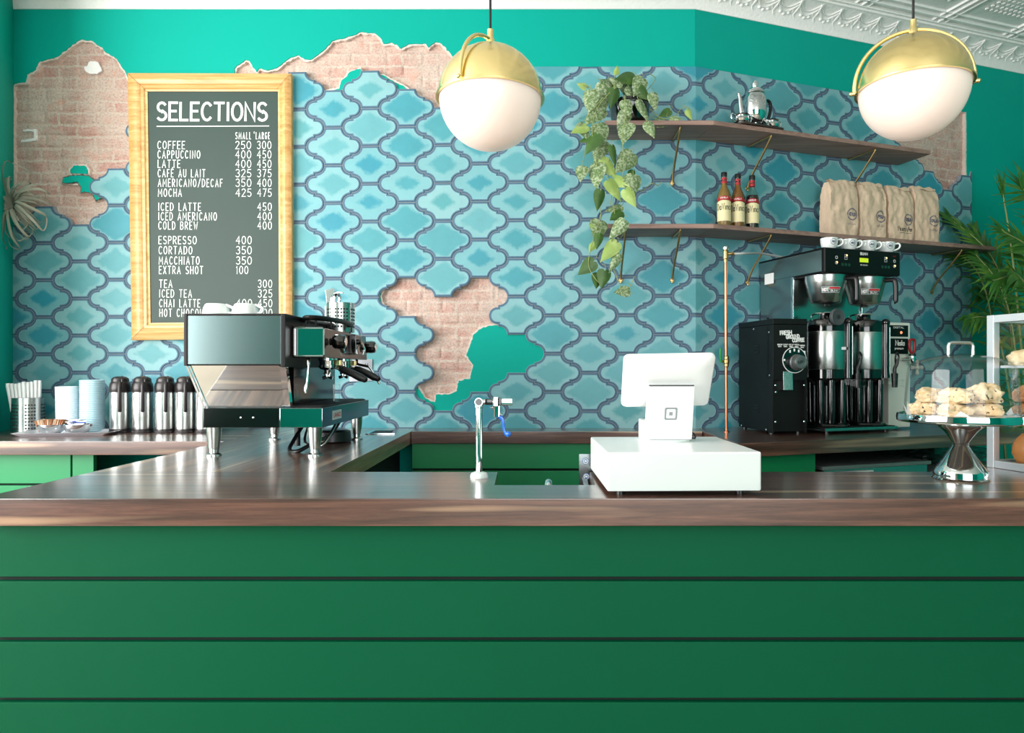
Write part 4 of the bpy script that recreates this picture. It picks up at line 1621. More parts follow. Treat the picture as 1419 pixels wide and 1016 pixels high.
b1 = bowl(72, 'small steel bowl of brown sugar packets on the pale tray')
b2 = bowl(108, 'small steel bowl of blue and white sweetener packets on the pale tray')
BRP = mat('brown_sugar_paper', rgb(186, 128, 92), 0.7, var=0.25, vscale=40)
CRP = mat('cream_sugar_paper', rgb(232, 214, 190), 0.7)
for i in range(16):
    x = b1.x - 0.042 + 0.084 * i / 15
    a = math.radians(rn.uniform(-14, 14) + (i - 7.5) * 3.4)
    mb = MB()
    mb.M = Matrix.Translation(Vector((x, b1.y + rn.uniform(-0.006, 0.006), b1.z + 0.016))) @ Matrix.Rotation(a, 4, 'Y') @ Matrix.Rotation(rn.uniform(-0.3, 0.3) + 1.2, 4, 'Z')
    mb.hexa([Vector(q) for q in ((-0.017, -0.0005, 0), (0.017, -0.0005, 0), (0.017, 0.0005, 0), (-0.017, 0.0005, 0), (-0.017, -0.002, 0.03), (0.017, -0.002, 0.03), (0.017, 0.002, 0.03), (-0.017, 0.002, 0.03))])
    mb.hexa([Vector(q) for q in ((-0.017, -0.002, 0.0301), (0.017, -0.002, 0.0301), (0.017, 0.002, 0.0301), (-0.017, 0.002, 0.0301), (-0.017, -0.0004, 0.06), (0.017, -0.0004, 0.06), (0.017, 0.0004, 0.06), (-0.017, 0.0004, 0.06))])
    tag(mb.build('sugar_packet', [BRP, CRP][i % 3 == 1]), ['brown paper sugar packet standing in the steel bowl', 'cream paper sugar packet standing in the steel bowl'][i % 3 == 1], 'sugar packet', ['brown sugar packets in the bowl', 'cream sugar packets in the bowl'][i % 3 == 1])
for i in range(9):
    mb = MB()
    mb.M = Matrix.Translation(b2 + Vector((rn.uniform(-0.034, 0.034), rn.uniform(-0.03, 0.03), 0.042 + 0.003 * i))) @ Matrix.Rotation(rn.uniform(0, PI), 4, 'Z') @ Matrix.Rotation(rn.uniform(-0.7, 0.7), 4, 'X')
    mb.box((-0.02, -0.028, -0.0015), (0.02, 0.028, 0.0015), bev=0.001)
    mb.mi = 1
    mb.box((-0.0202, -0.006, -0.0018), (0.0202, 0.010, 0.0018))
    tag(mb.build('sweetener_packet', [PAPER, mat('blue_packet_print', rgb(70, 96, 190), 0.6)]), 'blue and white sweetener packet piled in the steel bowl', 'sweetener packet', 'sweetener packets in the bowl')

# ---- five thermal jugs
YJ = 3.58


def jug():
    c = Vector((PX(166.5, 0, YJ).x, YJ, ZL))
    t = thing('thermal_jug', 'leftmost steel thermal jug, beside the stack of translucent lids', 'thermal jug', c, 0, 'steel thermal jugs on the back counter')
    mb = MB()
    mb.lathe([(0, 0), (0.0535, 0), (0.054, 0.004), (0.0505, 0.010), (0.0505, 0.020), (0, 0.020)], c, n=36)
    mb.build('base', BROWNBK, t)
    mb = MB()
    mb.lathe([(0.0485, 0.018), (0.049, 0.021), (0.049, 0.211), (0.0485, 0.214)], c, n=40)
    mb.build('body', STEEL, t)
    mb = MB()
    mb.lathe([(0.0495, 0.211), (0.051, 0.214), (0.051, 0.240), (0.049, 0.246), (0.0485, 0.252), (0.044, 0.262), (0.0415, 0.266), (0.0415, 0.276), (0.038, 0.284), (0.028, 0.291), (0.012, 0.294), (0, 0.294)], c, n=36)
    mb.build('collar', BROWNBK, t)
    mb = MB()
    d = Vector((0.5, -0.866, 0))
    q = [c + d * 0.036 + Vector((0, 0, 0.272)), c + d * 0.058 + Vector((0, 0, 0.268)), c + d * 0.074 + Vector((0, 0, 0.245)), c + d * 0.078 + Vector((0, 0, 0.20)), c + d * 0.074 + Vector((0, 0, 0.15)), c + d * 0.068 + Vector((0, 0, 0.118))]
    mb.tube(q, [0.008, 0.0095], n=12, smooth=5)
    mb.ball(q[-1], 0.0098, n=12)
    mb.build('handle', BROWNBK, t)
    mb = MB()
    mb.tube([c + d * 0.02 + Vector((0.012, 0, 0.290)), c + d * 0.05 + Vector((0.012, 0, 0.283)), c + d * 0.060 + Vector((0.012, 0, 0.262))], [0.007, 0.005], n=10, smooth=4)
    mb.build('thumb_lever', BROWNBK, t)
    mb = MB()
    mb.tube([c - d * 0.03 + Vector((0, 0, 0.262)), c - d * 0.058 + Vector((0, 0, 0.268))], [0.014, 0.008], n=12)
    mb.build('spout', BROWNBK, t)
    return t


j0 = jug()
for u, lb in ((197.5, 'second steel thermal jug from the left, with a pointed lid top'), (229, 'middle one of the five steel thermal jugs'), (257, 'fourth steel thermal jug from the left'), (285, 'fifth steel thermal jug, half hidden by the espresso machine')):
    dup(j0, (PX(u, 0, YJ).x, YJ, ZL), random.Random(u).uniform(-0.12, 0.12), lb)

# ------------------------------------------------------------------ espresso machine
t = thing('espresso_machine', 'steel and black espresso machine on the walnut side counter', 'espresso machine', (-1.04, 2.9, ZC))
Y0, Y1 = 2.56, 3.26
mb = MB()
mb.box((-1.25, Y0, 1.061), (-0.962, Y1, 1.135), bev=0.003)
mb.build('base_box', BLACKG, t)
mb = MB()
for x in (-1.107, -1.060):
    mb.lathe([(0, 0.003), (0.003, 0.002), (0.004, 0)], (x, Y0, 1.099), n=12, axis=(0, -1, 0))
mb.build('screw', CHROME, t)
mb = MB()
mb.box((-0.961, Y0 + 0.002, 1.061), (-0.80, Y1, 1.135), bev=0.002)
tb = mb.build('drip_tray_box', mat('dark_blue_steel', rgb(30, 58, 72), 0.18, 0.85), t)
mb = MB()
mb.box((-0.9605, Y0 - 0.003, 1.062), (-0.801, Y0 + 0.0015, 1.1345), bev=0.0015)
mb.build('mirror_end_plate', MIRROR, t)
mb = MB()
mb.box((-0.955, Y0 + 0.02, 1.1355), (-0.81, Y1 - 0.02, 1.139))
for i in range(22):
    y = Y0 + 0.035 + (Y1 - Y0 - 0.07) * i / 21
    mb.box((-0.95, y - 0.004, 1.1395), (-0.815, y + 0.004, 1.142))
mb.build('drip_grate', BLACKM, t)
mb = MB()
mb.box((-0.7995, 2.68, 1.081), (-0.7985, 2.80, 1.117))
bd = mb.build('badge', WHITED, t)
mb = MB()
lettering(mb, 'LAMACO', (-0.7980, 2.692, 1.091), (0, 1, 0), (0, 0, 1), 0.016, 0.0035, width=0.096)
mb.build('badge_lettering', REDP, bd)
mb = MB()
mb.box((-1.292, Y0 - 0.036, 1.2945), (-0.944, Y1, 1.482), bev=0.003)
mb.build('boiler_housing', BLACKM, t)
mb = MB()
mb.box((-1.283, Y0 - 0.044, 1.299), (-0.942, Y0 - 0.036, 1.478), bev=0.001)
mb.build('side_panel', mat('brushed_dark_steel', rgb(116, 134, 136), 0.22, 1.0, var=0.04, vscale=20, stretch=(14, 14, 1)), t)
mb = MB()
mb.box((-1.299, Y0 - 0.046, 1.2935), (-1.2835, Y1, 1.486), bev=0.003)
mb.box((-0.9415, Y0 - 0.046, 1.288), (-0.924, Y1, 1.486), bev=0.003)
mb.box((-1.283, Y0 - 0.046, 1.4785), (-0.942, Y0 - 0.028, 1.486), bev=0.002)
mb.build('black_trim', BLACKM, t)
mb = MB()
mb.hexa([Vector(q) for q in ((-1.235, Y0 + 0.014, 1.1355), (-0.95, Y0 + 0.014, 1.1355), (-0.95, Y0 + 0.03, 1.1355), (-1.235, Y0 + 0.03, 1.1355), (-1.275, Y0 - 0.034, 1.294), (-0.95, Y0 - 0.034, 1.294), (-0.95, Y0 - 0.018, 1.294), (-1.275, Y0 - 0.018, 1.294))])
mb.build('slanted_mirror_panel', MIRROR, t)
mb = MB()
for dx in (0.0, -0.012):
    mb.tube([(-1.281 + dx, Y0 - 0.034, 1.2935), (-1.238 + dx, Y0 + 0.012, 1.1355)], 0.004, n=8)
mb.build('chrome_edge', CHROME, t)
mb = MB()
mb.hexa([Vector(q) for q in ((-0.949, Y0 + 0.012, 1.1355), (-0.926, Y0 + 0.012, 1.1355), (-0.926, Y0 + 0.04, 1.1355), (-0.949, Y0 + 0.04, 1.1355), (-0.949, Y0 - 0.036, 1.290), (-0.926, Y0 - 0.036, 1.290), (-0.926, Y0 - 0.01, 1.290), (-0.949, Y0 - 0.01, 1.290))])
mb.build('chrome_post', CHROME, t)
mb = MB()
mb.box((-1.22, Y0 + 0.13, 1.135), (-0.955, Y1 - 0.02, 1.294))
mb.build('core_panel', mat('dark_mirror_steel', rgb(60, 66, 68), 0.12, 0.9), t)
# brewing head along the barista side
mb = MB()
mb.hexa([Vector(q) for q in ((-0.924, Y0 + 0.028, 1.325), (-0.806, Y0 + 0.028, 1.325), (-0.806, Y1 - 0.005, 1.325), (-0.924, Y1 - 0.005, 1.325), (-0.924, Y0 + 0.028, 1.446), (-0.812, Y0 + 0.028, 1.438), (-0.812, Y1 - 0.005, 1.438), (-0.924, Y1 - 0.005, 1.446))], bev=0.003)
mb.build('head_housing', mat('dark_brown_steel', rgb(72, 62, 58), 0.22, 0.9), t)
mb = MB()
mb.box((-0.914, Y0 + 0.022, 1.332), (-0.803, Y0 + 0.0275, 1.436), bev=0.0015)
hp = mb.build('mirror_head_plate', MIRROR, t)
mb = MB()
for a, b in (((-0.917, 1.329), (-0.800, 1.334)), ((-0.917, 1.434), (-0.800, 1.439)), ((-0.917, 1.329), (-0.912, 1.439)), ((-0.805, 1.329), (-0.800, 1.439))):
    mb.box((a[0], Y0 + 0.018, a[1]), (b[0], Y0 + 0.024, b[1]))
mb.build('plate_edge', STEEL, hp)
for y, xk in ((2.665, 0.0), (3.16, 0.0)):
    mb = MB()
    x0 = -0.805
    pr = [(0, -0.012), (0.014, -0.012), (0.014, 0.0), (0.024, 0.002), (0.0275, 0.008), (0.0285, 0.03), (0.026, 0.046), (0.02, 0.05), (0, 0.05)]
    mb.lathe(pr, (x0 + 0.012, y, 1.388 if y < 3 else 1.383), n=12, axis=(1, 0, 0))
    kb_ = mb.build('steam_knob', BLACKG, t)
    mb = MB()
    mb.lathe([(0, 0.0515), (0.016, 0.0515), (0.016, 0.0495)], (x0 + 0.012, y, 1.388 if y < 3 else 1.383), n=24, axis=(1, 0, 0))
    mb.build('knob_cap', CHROME, kb_)
mb = MB()
mb.lathe([(0, 0.006), (0.028, 0.006), (0.031, 0.010), (0.034, 0.008), (0.034, 0.0)], (-0.809, 2.86, 1.383), n=32, axis=(1, 0, 0))
g_ = mb.build('pressure_gauge', BLACKG, t)
mb = MB()
mb.lathe([(0.0295, 0.0105), (0.034, 0.0085), (0.0345, 0.0)], (-0.809, 2.86, 1.383), n=32, axis=(1, 0, 0))
mb.build('gauge_rim', CHROME, g_)
mb = MB()
mb.box((-0.81, 2.95, 1.345), (-0.778, 3.05, 1.43), bev=0.004)
mb.cyl((-0.778, 2.99, 1.40), (-0.765, 2.99, 1.40), 0.012)
mb.build('switch_block', BLACKG, t)
mb = MB()
mb.tube([(-0.775, 3.015, 1.405), (-0.76, 3.02, 1.37), (-0.765, 3.02, 1.345)], 0.005, n=8, smooth=3)
mb.build('brew_paddle', CHROME, t)
for y in (2.80, 3.03):
    mb = MB()
    mb.lathe([(0, -0.03), (0.032, -0.03), (0.034, -0.012), (0.038, -0.01), (0.038, 0.0)], (-0.855, y, 1.327), n=28)
    gh = mb.build('group_head', CHROME, t)
    mb = MB()
    mb.box((-0.818, y - 0.014, 1.296), (-0.80, y + 0.014, 1.318), bev=0.002)
    mb.build('brass_collar', BRASS, gh)
    mb = MB()
    mb.lathe([(0, -0.065), (0.012, -0.065), (0.015, -0.05), (0.03, -0.045), (0.036, -0.04), (0.037, -0.03), (0.033, -0.0295)], (-0.855, y, 1.327), n=28)
    mb.tube([(-0.855 - 0.012, y, 1.268), (-0.858, y, 1.252), (-0.875, y, 1.244)], 0.007, n=8, smooth=3)
    mb.tube([(-0.855 + 0.012, y, 1.268), (-0.850, y, 1.252), (-0.835, y, 1.244)], 0.007, n=8, smooth=3)
    mb.cyl((-0.825, y, 1.288), (-0.80, y, 1.281), 0.007)
    pf = mb.build('portafilter', CHROME, t)
    mb = MB()
    mb.tube([(-0.806, y, 1.284), (-0.79, y, 1.279), (-0.75, y - 0.004, 1.262), (-0.72, y - 0.006, 1.247), (-0.70, y - 0.008, 1.238)], [0.012, 0.0155, 0.0155, 0.0165, 0.012], n=14)
    mb.ball((-0.702, y - 0.008, 1.239), 0.0135, n=12)
    mb.build('portafilter_handle', BLACK, pf)
mb = MB()
mb.tube([(-0.868, 2.615, 1.335), (-0.868, 2.60, 1.315), (-0.866, 2.595, 1.295)], 0.007, n=10)
mb.tube([(-0.866, 2.595, 1.295), (-0.868, 2.59, 1.25), (-0.872, 2.585, 1.205), (-0.873, 2.585, 1.19)], [0.0055, 0.0062, 0.0065, 0.0045], n=10)
mb.build('steam_wand', CHROME, t)
mb = MB()
w3 = [Vector(q) for q in ((-0.83, 3.16, 1.325), (-0.825, 3.15, 1.305), (-0.79, 3.14, 1.297), (-0.765, 3.13, 1.292))]
mb.tube(w3, 0.006, n=10, smooth=4)
mb.build('wand_grip', BLACK, t)
mb = MB()
mb.tube([(-0.767, 3.13, 1.293), (-0.74, 3.11, 1.262), (-0.712, 3.10, 1.214)], [0.0055, 0.0048], n=10, smooth=4)
mb.build('steam_wand', CHROME, t)
mb = MB()
mb.lathe([(0.0, 0.0), (0.024, 0.0), (0.026, 0.075), (0.0245, 0.075), (0.0225, 0.006), (0, 0.006)], (-0.868, 2.93, 1.142), n=24)
o = mb.build('shot_glass', ACRYL)
tag(o, 'small clear shot glass on the drip tray under the portafilters', 'shot glass')
mb = MB()
ring = [Vector((-0.865 + 0.062 * math.cos(a), 2.86 + 0.25 * math.sin(a), 1.478)) for a in [2 * PI * i / 40 for i in range(41)]]
mb.tube(ring, 0.0105, n=10, cap=False)
for i in range(0, 40, 4):
    mb.cyl(ring[i] - Vector((0, 0, 0.034)), ring[i], 0.004, n=8)
mb.build('cup_rail', BLACKM, t)
for x in (-1.228, -0.843):
    for y in (2.602, 3.205):
        mb = MB()
        mb.lathe([(0, 1.061), (0.0275, 1.061), (0.0255, 1.03), (0.0195, 0.978), (0.0175, 0.976), (0.0175, 0.963), (0.028, 0.957), (0.0285, ZC), (0, ZC)], (x, y, 0), n=28)
        mb.build('leg', STEEL, t)
mb = MB()
HB = [Vector(q) for q in ((-0.98, 2.9, 1.06), (-1.0, 2.82, 0.99), (-0.99, 2.74, 0.957), (-0.94, 2.70, 0.957), (-0.90, 2.78, 0.985), (-0.88, 2.92, 1.0), (-0.86, 3.0, 1.06))]
mb.tube(HB, 0.008, n=10, smooth=6)
mb.tube([(-1.0, 2.86, 1.06), (-1.0, 2.86, 0.96)], 0.012, n=12)
mb.build('hose', BLACK, t)
mb = MB()
mb.tube([Vector(q) for q in ((-0.99, 3.0, 1.06), (-0.97, 2.86, 0.985), (-0.92, 2.80, 0.968), (-0.87, 2.80, 0.975), (-0.845, 2.9, 1.06))], 0.006, n=10, smooth=6)
mb.build('hose', STEEL, t)
mb = MB()
mb.lathe([(0, 0), (0.085, 0), (0.09, 0.008), (0.085, 0.05), (0.07, 0.056), (0, 0.056)], (-0.93, 3.10, ZC), n=36)
tag(mb.build('knock_bowl', BLACK), 'low round black bowl in the shade under the espresso machine', 'bowl')


def cup_mesh(mb, flip=False):
    pr = [(0, 0), (0.034, 0), (0.037, 0.003), (0.043, 0.02), (0.047, 0.045), (0.048, 0.06), (0.0455, 0.06), (0.044, 0.045), (0.039, 0.02), (0.03, 0.006), (0, 0.006)]
    if flip:
        pr = [(r, 0.06 - h) for r, h in pr]
    mb.lathe(pr, n=36)


for u, lb in ((299.5, 'left one of two white cups upside down on the espresso machine'), (340, 'right one of two white cups upside down on the espresso machine')):
    q = Vector((PX(u, 0, 2.62).x, 2.62, 1.483))
    tt = thing('coffee_cup', lb, 'cup', q, 0, 'white cups on the espresso machine')
    mb = MB()
    mb.M = Matrix.Translation(q) @ Matrix.Diagonal((1.06, 1.06, 0.8, 1))
    cup_mesh(mb, True)
    mb.build('cup_body', WHITEC, tt)
    mb = MB()
    mb.tube([q + Vector((0.042, -0.005, 0.012)), q + Vector((0.066, -0.008, 0.014)), q + Vector((0.070, -0.008, 0.03)), q + Vector((0.040, -0.004, 0.044))], 0.0052, n=10, smooth=5)
    mb.build('handle', WHITEC, tt)

q = Vector((PX(474, 0, 3.1).x, 3.08, 1.447))
tt = thing('utensil_holder', 'square-holed steel holder on top of the espresso machine', 'holder', q)
mb = MB()
mb.lathe([(0, 0), (0.0605, 0), (0.0605, 0.13), (0.0615, 0.131), (0.0585, 0.131), (0.0585, 0.003), (0, 0.003)], q, n=40)
mb.mi = 1
for i in range(30):
    if i % 6 in (3,):
        continue
    a = 2 * PI * i / 30
    for j in range(6):
        z = 0.02 + j * 0.0155
        d = Vector((math.cos(a), math.sin(a), 0))
        s = Vector((-math.sin(a), math.cos(a), 0))
        p = q + d * 0.0609 + Vector((0, 0, z))
        mb.poly([p - s * 0.0036, p + s * 0.0036, p + s * 0.0036 + Vector((0, 0, 0.0075)), p - s * 0.0036 + Vector((0, 0, 0.0075))])
mb.build('cup', [STEEL, PERF], tt)
tt = thing('milk_pitcher_tools', 'bundle of steel tools standing up out of the square-holed holder', 'tools', q + Vector((0, 0, 0.1)))
mb = MB()
p = [PX(u, v, 3.09) for u, v in ((453, 420), (451, 402), (463, 399.5), (466, 418))]
mb.hexa([v + Vector((0, -0.004, 0)) for v in p] + [v + Vector((0, 0.004, 0)) for v in p], bev=0.001)
mb.build('flat_blade', STEEL, tt)
mb = MB()
mb.tube([PX(462, 422, 3.06), PX(464, 410, 3.06), PX(468, 405.5, 3.05), PX(475, 406, 3.04)], [0.011, 0.013, 0.008, 0.003], n=10, smooth=3)
mb.tube([PX(468, 422, 3.06), PX(471, 412, 3.06), PX(466, 407, 3.05), PX(460, 412, 3.06), PX(458, 423, 3.06)], 0.006, n=10, smooth=4)
mb.build('tong', CHROME, tt)
mb = MB()
mb.tube([PX(452, 447, 3.15), PX(452, 424, 3.15)], 0.006, n=10)
mb.build('rod', WHITED, tt)

# metal rinse plate let into the counter, wall outlet
mb = MB()
c4 = [PX(u, v, 946 * 0.33 / (v - 512)) for u, v in ((506, 602.2), (547, 601.8), (551, 597.4), (517, 597.6))]
mb.hexa([v + Vector((0, 0, 0.0005)) for v in c4] + [v + Vector((0, 0, 0.005)) for v in c4], bev=0.001)
rp = thing('rinse_plate', 'small steel rinse plate on the side counter near the wall', 'plate', c4[0])
mb.build('plate', CHROME, rp)
mb = MB()
cc = sum(c4, Vector()) / 4
mb.hexa([cc + (v - cc) * 0.72 + Vector((0, 0, 0.0052)) for v in c4] + [cc + (v - cc) * 0.72 + Vector((0, 0, 0.0062)) for v in c4])
mb.build('grate', PERF, rp)
YO = BY - 0.0135
p = [PX(u, v, YO) for u, v in ((485, 529), (516, 528), (516, 498), (485, 497.5))]
op = thing('wall_outlet', 'pale steel outlet plate on the tiles behind the espresso machine', 'outlet', p[0])
mb = MB()
mb.hexa([v + Vector((0, -0.006, 0)) for v in p] + [v + Vector((0, 0.0005, 0)) for v in p], bev=0.0015)
mb.build('cover_plate', ALU, op)
mb = MB()
for u in (493, 508):
    for v in (505, 520):
        q = PX(u, v, YO - 0.0065)
        for dx in (-0.006, 0.006):
            mb.box((q.x + dx - 0.0015, q.y - 0.001, q.z - 0.005), (q.x + dx + 0.0015, q.y, q.z + 0.005))
mb.build('socket_slots', BLACK, op)
# ------------------------------------------------------------------ trailing plant on the upper shelf
def leaf_mat(name, base, spot, amt, scale):
    m, nt, b = NT(name)
    L = nt.links
    tc = nd(nt, 'ShaderNodeTexCoord')
    n = nd(nt, 'ShaderNodeTexNoise', Scale=scale, Detail=3.0, Roughness=0.6)
    L.new(tc.outputs['Object'], n.inputs['Vector'])
    r = nd(nt, 'ShaderNodeMapRange')
    r.inputs['From Min'].default_value = 0.50 - amt
    r.inputs['From Max'].default_value = 0.68 - amt
    L.new(n.outputs['Fac'], r.inputs['Value'])
    mx = nd(nt, 'ShaderNodeMix', data_type='RGBA')
    L.new(r.outputs['Result'], mx.inputs[0])
    mx.inputs[6].default_value = base
    mx.inputs[7].default_value = spot
    L.new(mx.outputs[2], b.inputs['Base Color'])
    b.inputs['Roughness'].default_value = 0.42
    return m


LEAFM = [leaf_mat('silver_mottled_leaf', rgb(92, 118, 68), rgb(168, 182, 148), 0.06, 85.0),
         leaf_mat('pale_green_leaf', rgb(150, 176, 92), rgb(180, 198, 124), 0.0, 20.0),
         leaf_mat('deep_green_leaf', rgb(58, 92, 36), rgb(78, 112, 46), 0.0, 20.0)]
STEM = mat('green_stem', rgb(140, 152, 92), 0.6)


def heart_leaf(mb, base, tip, nrm, wid, fold, curl):
    """heart shaped leaf from its base to its tip with a folded midrib"""
    base, tip = Vector(base), Vector(tip)
    ax = tip - base
    L = ax.length
    ax.normalize()
    side = ax.cross(Vector(nrm)).normalized()
    up = side.cross(ax).normalized()
    prof = [(-0.10, 0.20), (-0.07, 0.40), (0.04, 0.52), (0.2, 0.55), (0.4, 0.48), (0.6, 0.34), (0.8, 0.17), (0.93, 0.05)]
    mid = [mb.V(base + ax * (L * t) - up * (curl * L * t * t)) for t in (0.0, 0.04, 0.12, 0.24, 0.42, 0.6, 0.8, 0.93)]
    end = mb.V(tip - up * (curl * L))
    for s in (-1, 1):
        e = []
        for (t, w) in prof:
            e.append(mb.V(base + ax * (L * t) + side * (s * w * wid * L) + up * (fold * w * L - curl * L * max(t, 0) ** 2)))
        h = [mb.V(base + ax * (L * t) * 0.98 + side * (s * w * wid * L * 0.55) + up * (fold * w * L * 0.62 - curl * L * max(t, 0) ** 2)) for (t, w) in prof]
        for i in range(len(mid) - 1):
            a = [mid[i], mid[i + 1], h[i + 1], h[i]]
            b = [h[i], h[i + 1], e[i + 1], e[i]]
            mb.face(a if s > 0 else a[::-1])
            mb.face(b if s > 0 else b[::-1])
        mb.face([mid[-1], end, h[-1]] if s > 0 else [h[-1], end, mid[-1]])
        mb.face([h[-1], end, e[-1]] if s > 0 else [e[-1], end, h[-1]])


ZT1 = ZS1 + TH2
pc = Vector((PX(873, 0, 3.72).x, 3.73, ZT1))
t = thing('trailing_plant', 'trailing pothos with silver mottled leaves in a black pot on the upper shelf', 'plant', pc)
mb = MB()
mb.lathe([(0, 0), (0.075, 0), (0.085, 0.01), (0.104, 0.06), (0.112, 0.12), (0.116, 0.123), (0.116, 0.135), (0.108, 0.135), (0.105, 0.115), (0, 0.112)], pc, n=48)
mb.build('pot', mat('black_glazed_pot', rgb(18, 22, 22), 0.12, coat=0.7), t)
mb = MB()
mb.lathe([(0, 0.121), (0.105, 0.1125)], pc, n=24)
mb.build('soil', mat('potting_soil', rgb(48, 38, 30), 0.95, bump=1.0, bscale=90), t)
LV = [(855, 96, -80, 13, 1), (805.6, 117.6, 200, 14, 1), (865.7, 107.7, 165, 30, 2), (841, 113.6, 190, 26, 0), (841, 129, 60, 32, 0), (866.6, 123.5, 80, 26, 0), (884, 121.5, 115, 28, 0), (855, 123.5, 90, 16, 1),
      (907, 142, 80, 25, 0), (869.6, 151, 75, 27, 0), (894, 155, 60, 32, 0), (861.7, 168.8, 120, 25, 0), (865.7, 184.5, 105, 33, 0), (902, 179.6, 70, 26, 0), (921.8, 168.8, 20, 26, 0), (920, 157, 150, 18, 2),
      (826, 145, 110, 34, 0), (821, 161, 130, 34, 0), (817, 141, 95, 32, 0), (801.7, 178.6, 150, 26, 1), (812.5, 184.5, 60, 29, 0), (819, 200, 120, 32, 2), (834, 184.5, 75, 32, 0), (808.5, 194, 160, 14, 2),
      (829, 212, 110, 38, 0), (864.7, 226, 130, 38, 0), (826, 243.6, 95, 40, 0), (805.6, 241.6, 100, 25, 0), (851, 216, 80, 28, 2), (845, 233.8, 50, 32, 1), (874.5, 241.6, 100, 16, 2), (853, 265, 55, 32, 1),
      (876.5, 259, 95, 32, 0), (874.5, 275, 60, 28, 1), (862.7, 253.5, 30, 24, 1), (830, 279, 100, 29, 2), (849, 288.4, 160, 26, 0), (853, 299, 140, 24, 2), (828, 320, 105, 32, 0), (854, 319, 130, 32, 0),
      (821, 313, 200, 12, 1), (820, 342.5, 120, 18, 1), (829, 334.7, 100, 22, 2), (843, 350, 130, 35, 1), (851, 366, 120, 30, 0), (811.5, 372, 140, 28, 2), (828, 390, 100, 22, 2), (836, 388, 100, 25, 2),
      (860.7, 403.6, 170, 22, 0), (956, 160, 60, 15, 1), (938, 164, 10, 16, 0), (849, 137, 100, 26, 2), (833, 150, 100, 30, 0), (878, 132, 60, 24, 0), (893, 131, 40, 22, 2), (852, 111, 210, 22, 0), (880, 110, -30, 18, 2)]
rn = random.Random(21)
groups = [MB(), MB(), MB()]
stems = MB()
for i, (u, v, ang, ln, ty_) in enumerate(LV):
    low = v > 172
    Y = (3.50 + rn.uniform(-0.03, 0.045)) if low else (3.59 + rn.uniform(-0.04, 0.06) if v > 128 else 3.64 + rn.uniform(-0.06, 0.06))
    if u > 915 and v < 175:
        Y = 3.60 + rn.uniform(0, 0.06)
    a = math.radians(ang)
    L = ln * Y / F * 1.04
    c = PX(u, v, Y)
    tilt = rn.uniform(-0.45, 0.45)
    d = Vector((math.cos(a), tilt * 0.7 - (0.25 if low else 0.1), -math.sin(a))).normalized()
    n = Vector((rn.uniform(-0.45, 0.45), -1, rn.uniform(0.0, 0.6)))
    wd_ = rn.uniform(0.52, 0.74) * (0.6 if u in (894, 851) else 1)
    heart_leaf(groups[ty_], c - d * L * 0.5, c + d * L * 0.5, n, wd_, rn.uniform(-0.28, -0.1), rn.uniform(0.02, 0.16))
    b0 = c - d * L * 0.5
    stems.tube([b0, b0 - d * 0.02 + Vector((0, 0.012, 0.012)), b0 + Vector((rn.uniform(-0.02, 0.02), 0.03, 0.04))], 0.0014, n=5, smooth=3)
for pts, Y in (([(845, 128), (828, 150), (821, 175), (822, 200), (828, 240), (826, 270), (833, 297), (824, 325), (817, 352), (816, 370), (824, 385), (830, 392)], 3.52),
               ([(866, 132), (866, 165), (862, 190), (864, 215), (862, 250), (850, 275), (852, 300), (848, 330), (847, 352), (850, 372), (858, 392), (862, 402), (872, 398), (879, 384)], 3.52),
               ([(836, 135), (815, 160), (806, 175), (812, 195), (808, 225)], 3.55), ([(846, 210), (842, 235), (848, 262), (846, 285)], 3.53), ([(878, 263), (890, 264), (900, 256), (905, 254), (912, 257), (917, 252)], 3.56),
               ([(900, 150), (915, 163), (935, 166), (939, 172)], 3.62), ([(935, 163), (945, 150), (955, 150), (958, 160)], 3.66), ([(894, 128), (905, 115), (908, 108), (900, 102)], 3.64), ([(826, 130), (818, 122), (808, 118)], 3.62), ([(854, 118), (852, 106), (855, 98)], 3.64)):
    stems.tube([PX(u, v, Y + 0.012 * math.sin(i * 1.7)) for i, (u, v) in enumerate(pts)], 0.0021, n=6, smooth=5)
for g, m, nm in zip(groups, LEAFM, ('mottled_leaves', 'pale_leaves', 'dark_leaves')):
    g.build(nm, m, t, smooth=60, rec=False)
stems.build('stems', STEM, t, smooth=60)

# ------------------------------------------------------------------ silver tea set
TC = WF(0.272, 0.168, ZT1)
mb = MB()
mb.M = Matrix.Translation(TC) @ Matrix.Rotation(PHI + math.radians(3), 4, 'Z')
rr_ = rrect(0.152, 0.082, 0.03)
rings = [[mb.V((x * 0.9, y * 0.85, 0)) for x, y in rr_], [mb.V((x, y, 0.006)) for x, y in rr_], [mb.V((x, y, 0.016)) for x, y in rr_], [mb.V((x * 0.96, y * 0.93, 0.016)) for x, y in rr_], [mb.V((x * 0.9, y * 0.86, 0.008)) for x, y in rr_]]
for a, b in zip(rings, rings[1:]):
    for i in range(len(a)):
        mb.face([a[i], a[(i + 1) % len(a)], b[(i + 1) % len(a)], b[i]])
mb.face(rings[0][::-1])
mb.face(rings[-1])
tag(mb.build('tea_tray', mat('dark_wooden_tray', rgb(54, 40, 36), 0.3, coat=0.4, var=0.3, vscale=30)), 'dark oblong tray under the silver tea set on the upper shelf', 'tray')
SILV = mat('polished_silver', rgb(222, 224, 226), 0.08, 1.0)
pc = TC + Vector((CP * 0.0, 0, 0.008)) + Vector((CP, SP, 0)) * 0.005
t = thing('silver_teapot', 'tall silver coffee pot with black handle on the dark tray', 'teapot', pc, PHI)
mb = MB()
